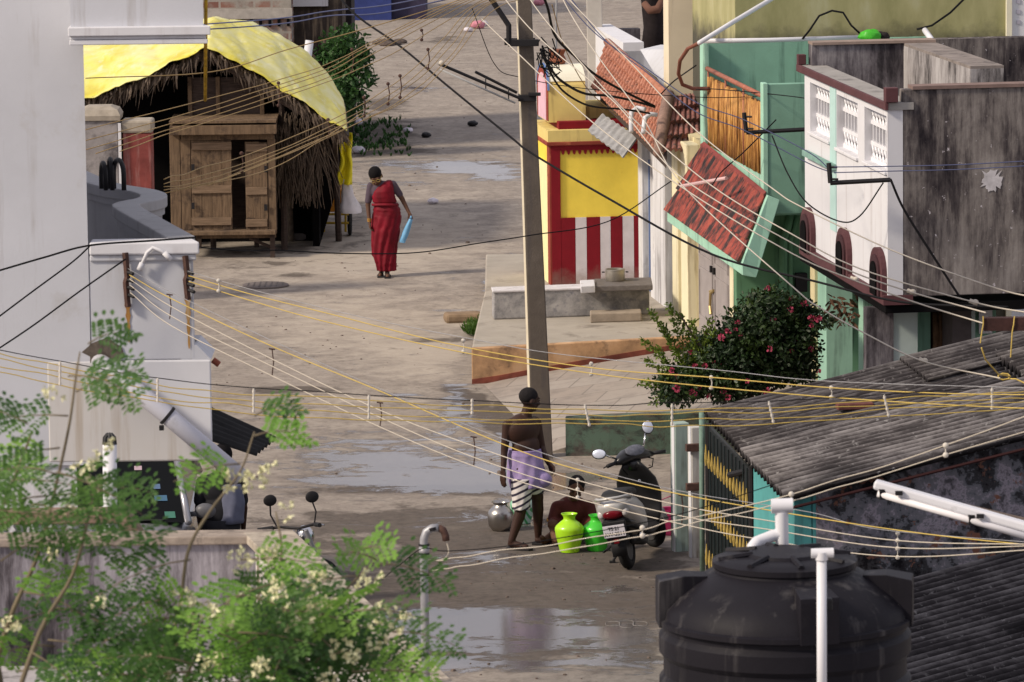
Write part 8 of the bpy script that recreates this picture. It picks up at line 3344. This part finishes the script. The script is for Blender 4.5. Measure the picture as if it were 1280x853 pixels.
LV = [q for k, q in enumerate(LV) if not (q[1] > 640 and k % 5 == 0 and q[0] > 170) and not (335 < q[0] < 420 and 625 < q[1] < 705) and not (120 <= q[0] < 300 and 540 < q[1] < 690) and not (k % 4 == 1 and q[1] < 700) and not (90 < q[0] < 250 and 690 < q[1] < 800 and k % 2)]
LV += [(rnd(170, 500), rnd(765, 870), (rnd(-1, 1), rnd(-.1, .5)), rnd(.22, .32)) for _ in range(22)] + [(rnd(300, 450), rnd(715, 800), (rnd(-1, 1), rnd(-.1, .5)), rnd(.2, .28)) for _ in range(9)] + [(rnd(-10, 90), rnd(560, 840), (rnd(-1, 1), rnd(-.2, .4)), rnd(.2, .28)) for _ in range(9)]
for (x, y, d2, L_) in LV:
    Yq = 15.0 + rnd(-.35, .4)
    p = at(x, y, Yq)
    d = V((d2[0], rnd(-.5, .4), -d2[1] + .25))
    young = lf2 if (x > 280 and y < 780 and RN.random() < .6) or RN.random() < .2 else lf1
    pinnate(p, d, V((rnd(-.3, .3), rnd(-.9, -.3), 1)), L_, rnd(1.0, 1.25), young)
for (x, y, n, r) in ((68, 490, 14, .04), (105, 585, 18, .05), (118, 600, 20, .05), (130, 560, 14, .04), (88, 640, 10, .04), (295, 598, 34, .06), (320, 600, 24, .05), (335, 590, 14, .04), (300, 700, 28, .05), (335, 690, 20, .05), (255, 765, 34, .06), (275, 770, 24, .05), (370, 770, 40, .07), (345, 735, 24, .05),
                     (400, 760, 34, .06), (390, 725, 22, .05), (300, 745, 24, .05), (430, 815, 38, .06), (195, 825, 30, .06), (265, 830, 34, .06), (330, 835, 26, .05), (470, 800, 20, .05), (480, 770, 22, .06), (500, 780, 20, .05), (205, 850, 24, .05), (460, 730, 14, .04), (410, 848, 24, .05), (60, 690, 8, .03), (120, 750, 8, .03), (15, 780, 12, .04), (230, 745, 14, .04), (360, 640, 10, .04), (465, 725, 16, .04)):
    blossom(at(x, y, 14.75 + rnd(-.2, .2)), int(n * .62), r * .7)
trunk.tube([t0, t0 + V((.05, 0, 2.0)), t0 + V((.1, 0, 4.0)), t0 + V((.15, .02, 5.6))], [.12, .1, .075, .05], 12)
for S_ in stems:
    a_ = t0 + V((.15, .02, 5.55))
    trunk.tube([a_, a_.lerp(S_[0], .5) + V((0, 0, -.1)), S_[0]], [.04, .025, .0095], 8)
trunk.build('trunk', m_bark, mt, smooth=True)
twig.build('twigs', m_bark, mt, smooth=True)
lf1.build('crown', m_l1, mt)
lf2.build('young_shoots', m_l2, mt)
flw.build('blossoms', mat('cream_blossom', (.68, .66, .42), .6, .15, 30), mt)
# keep camera focus on the scene's middle distance
bpy.context.view_layer.update()
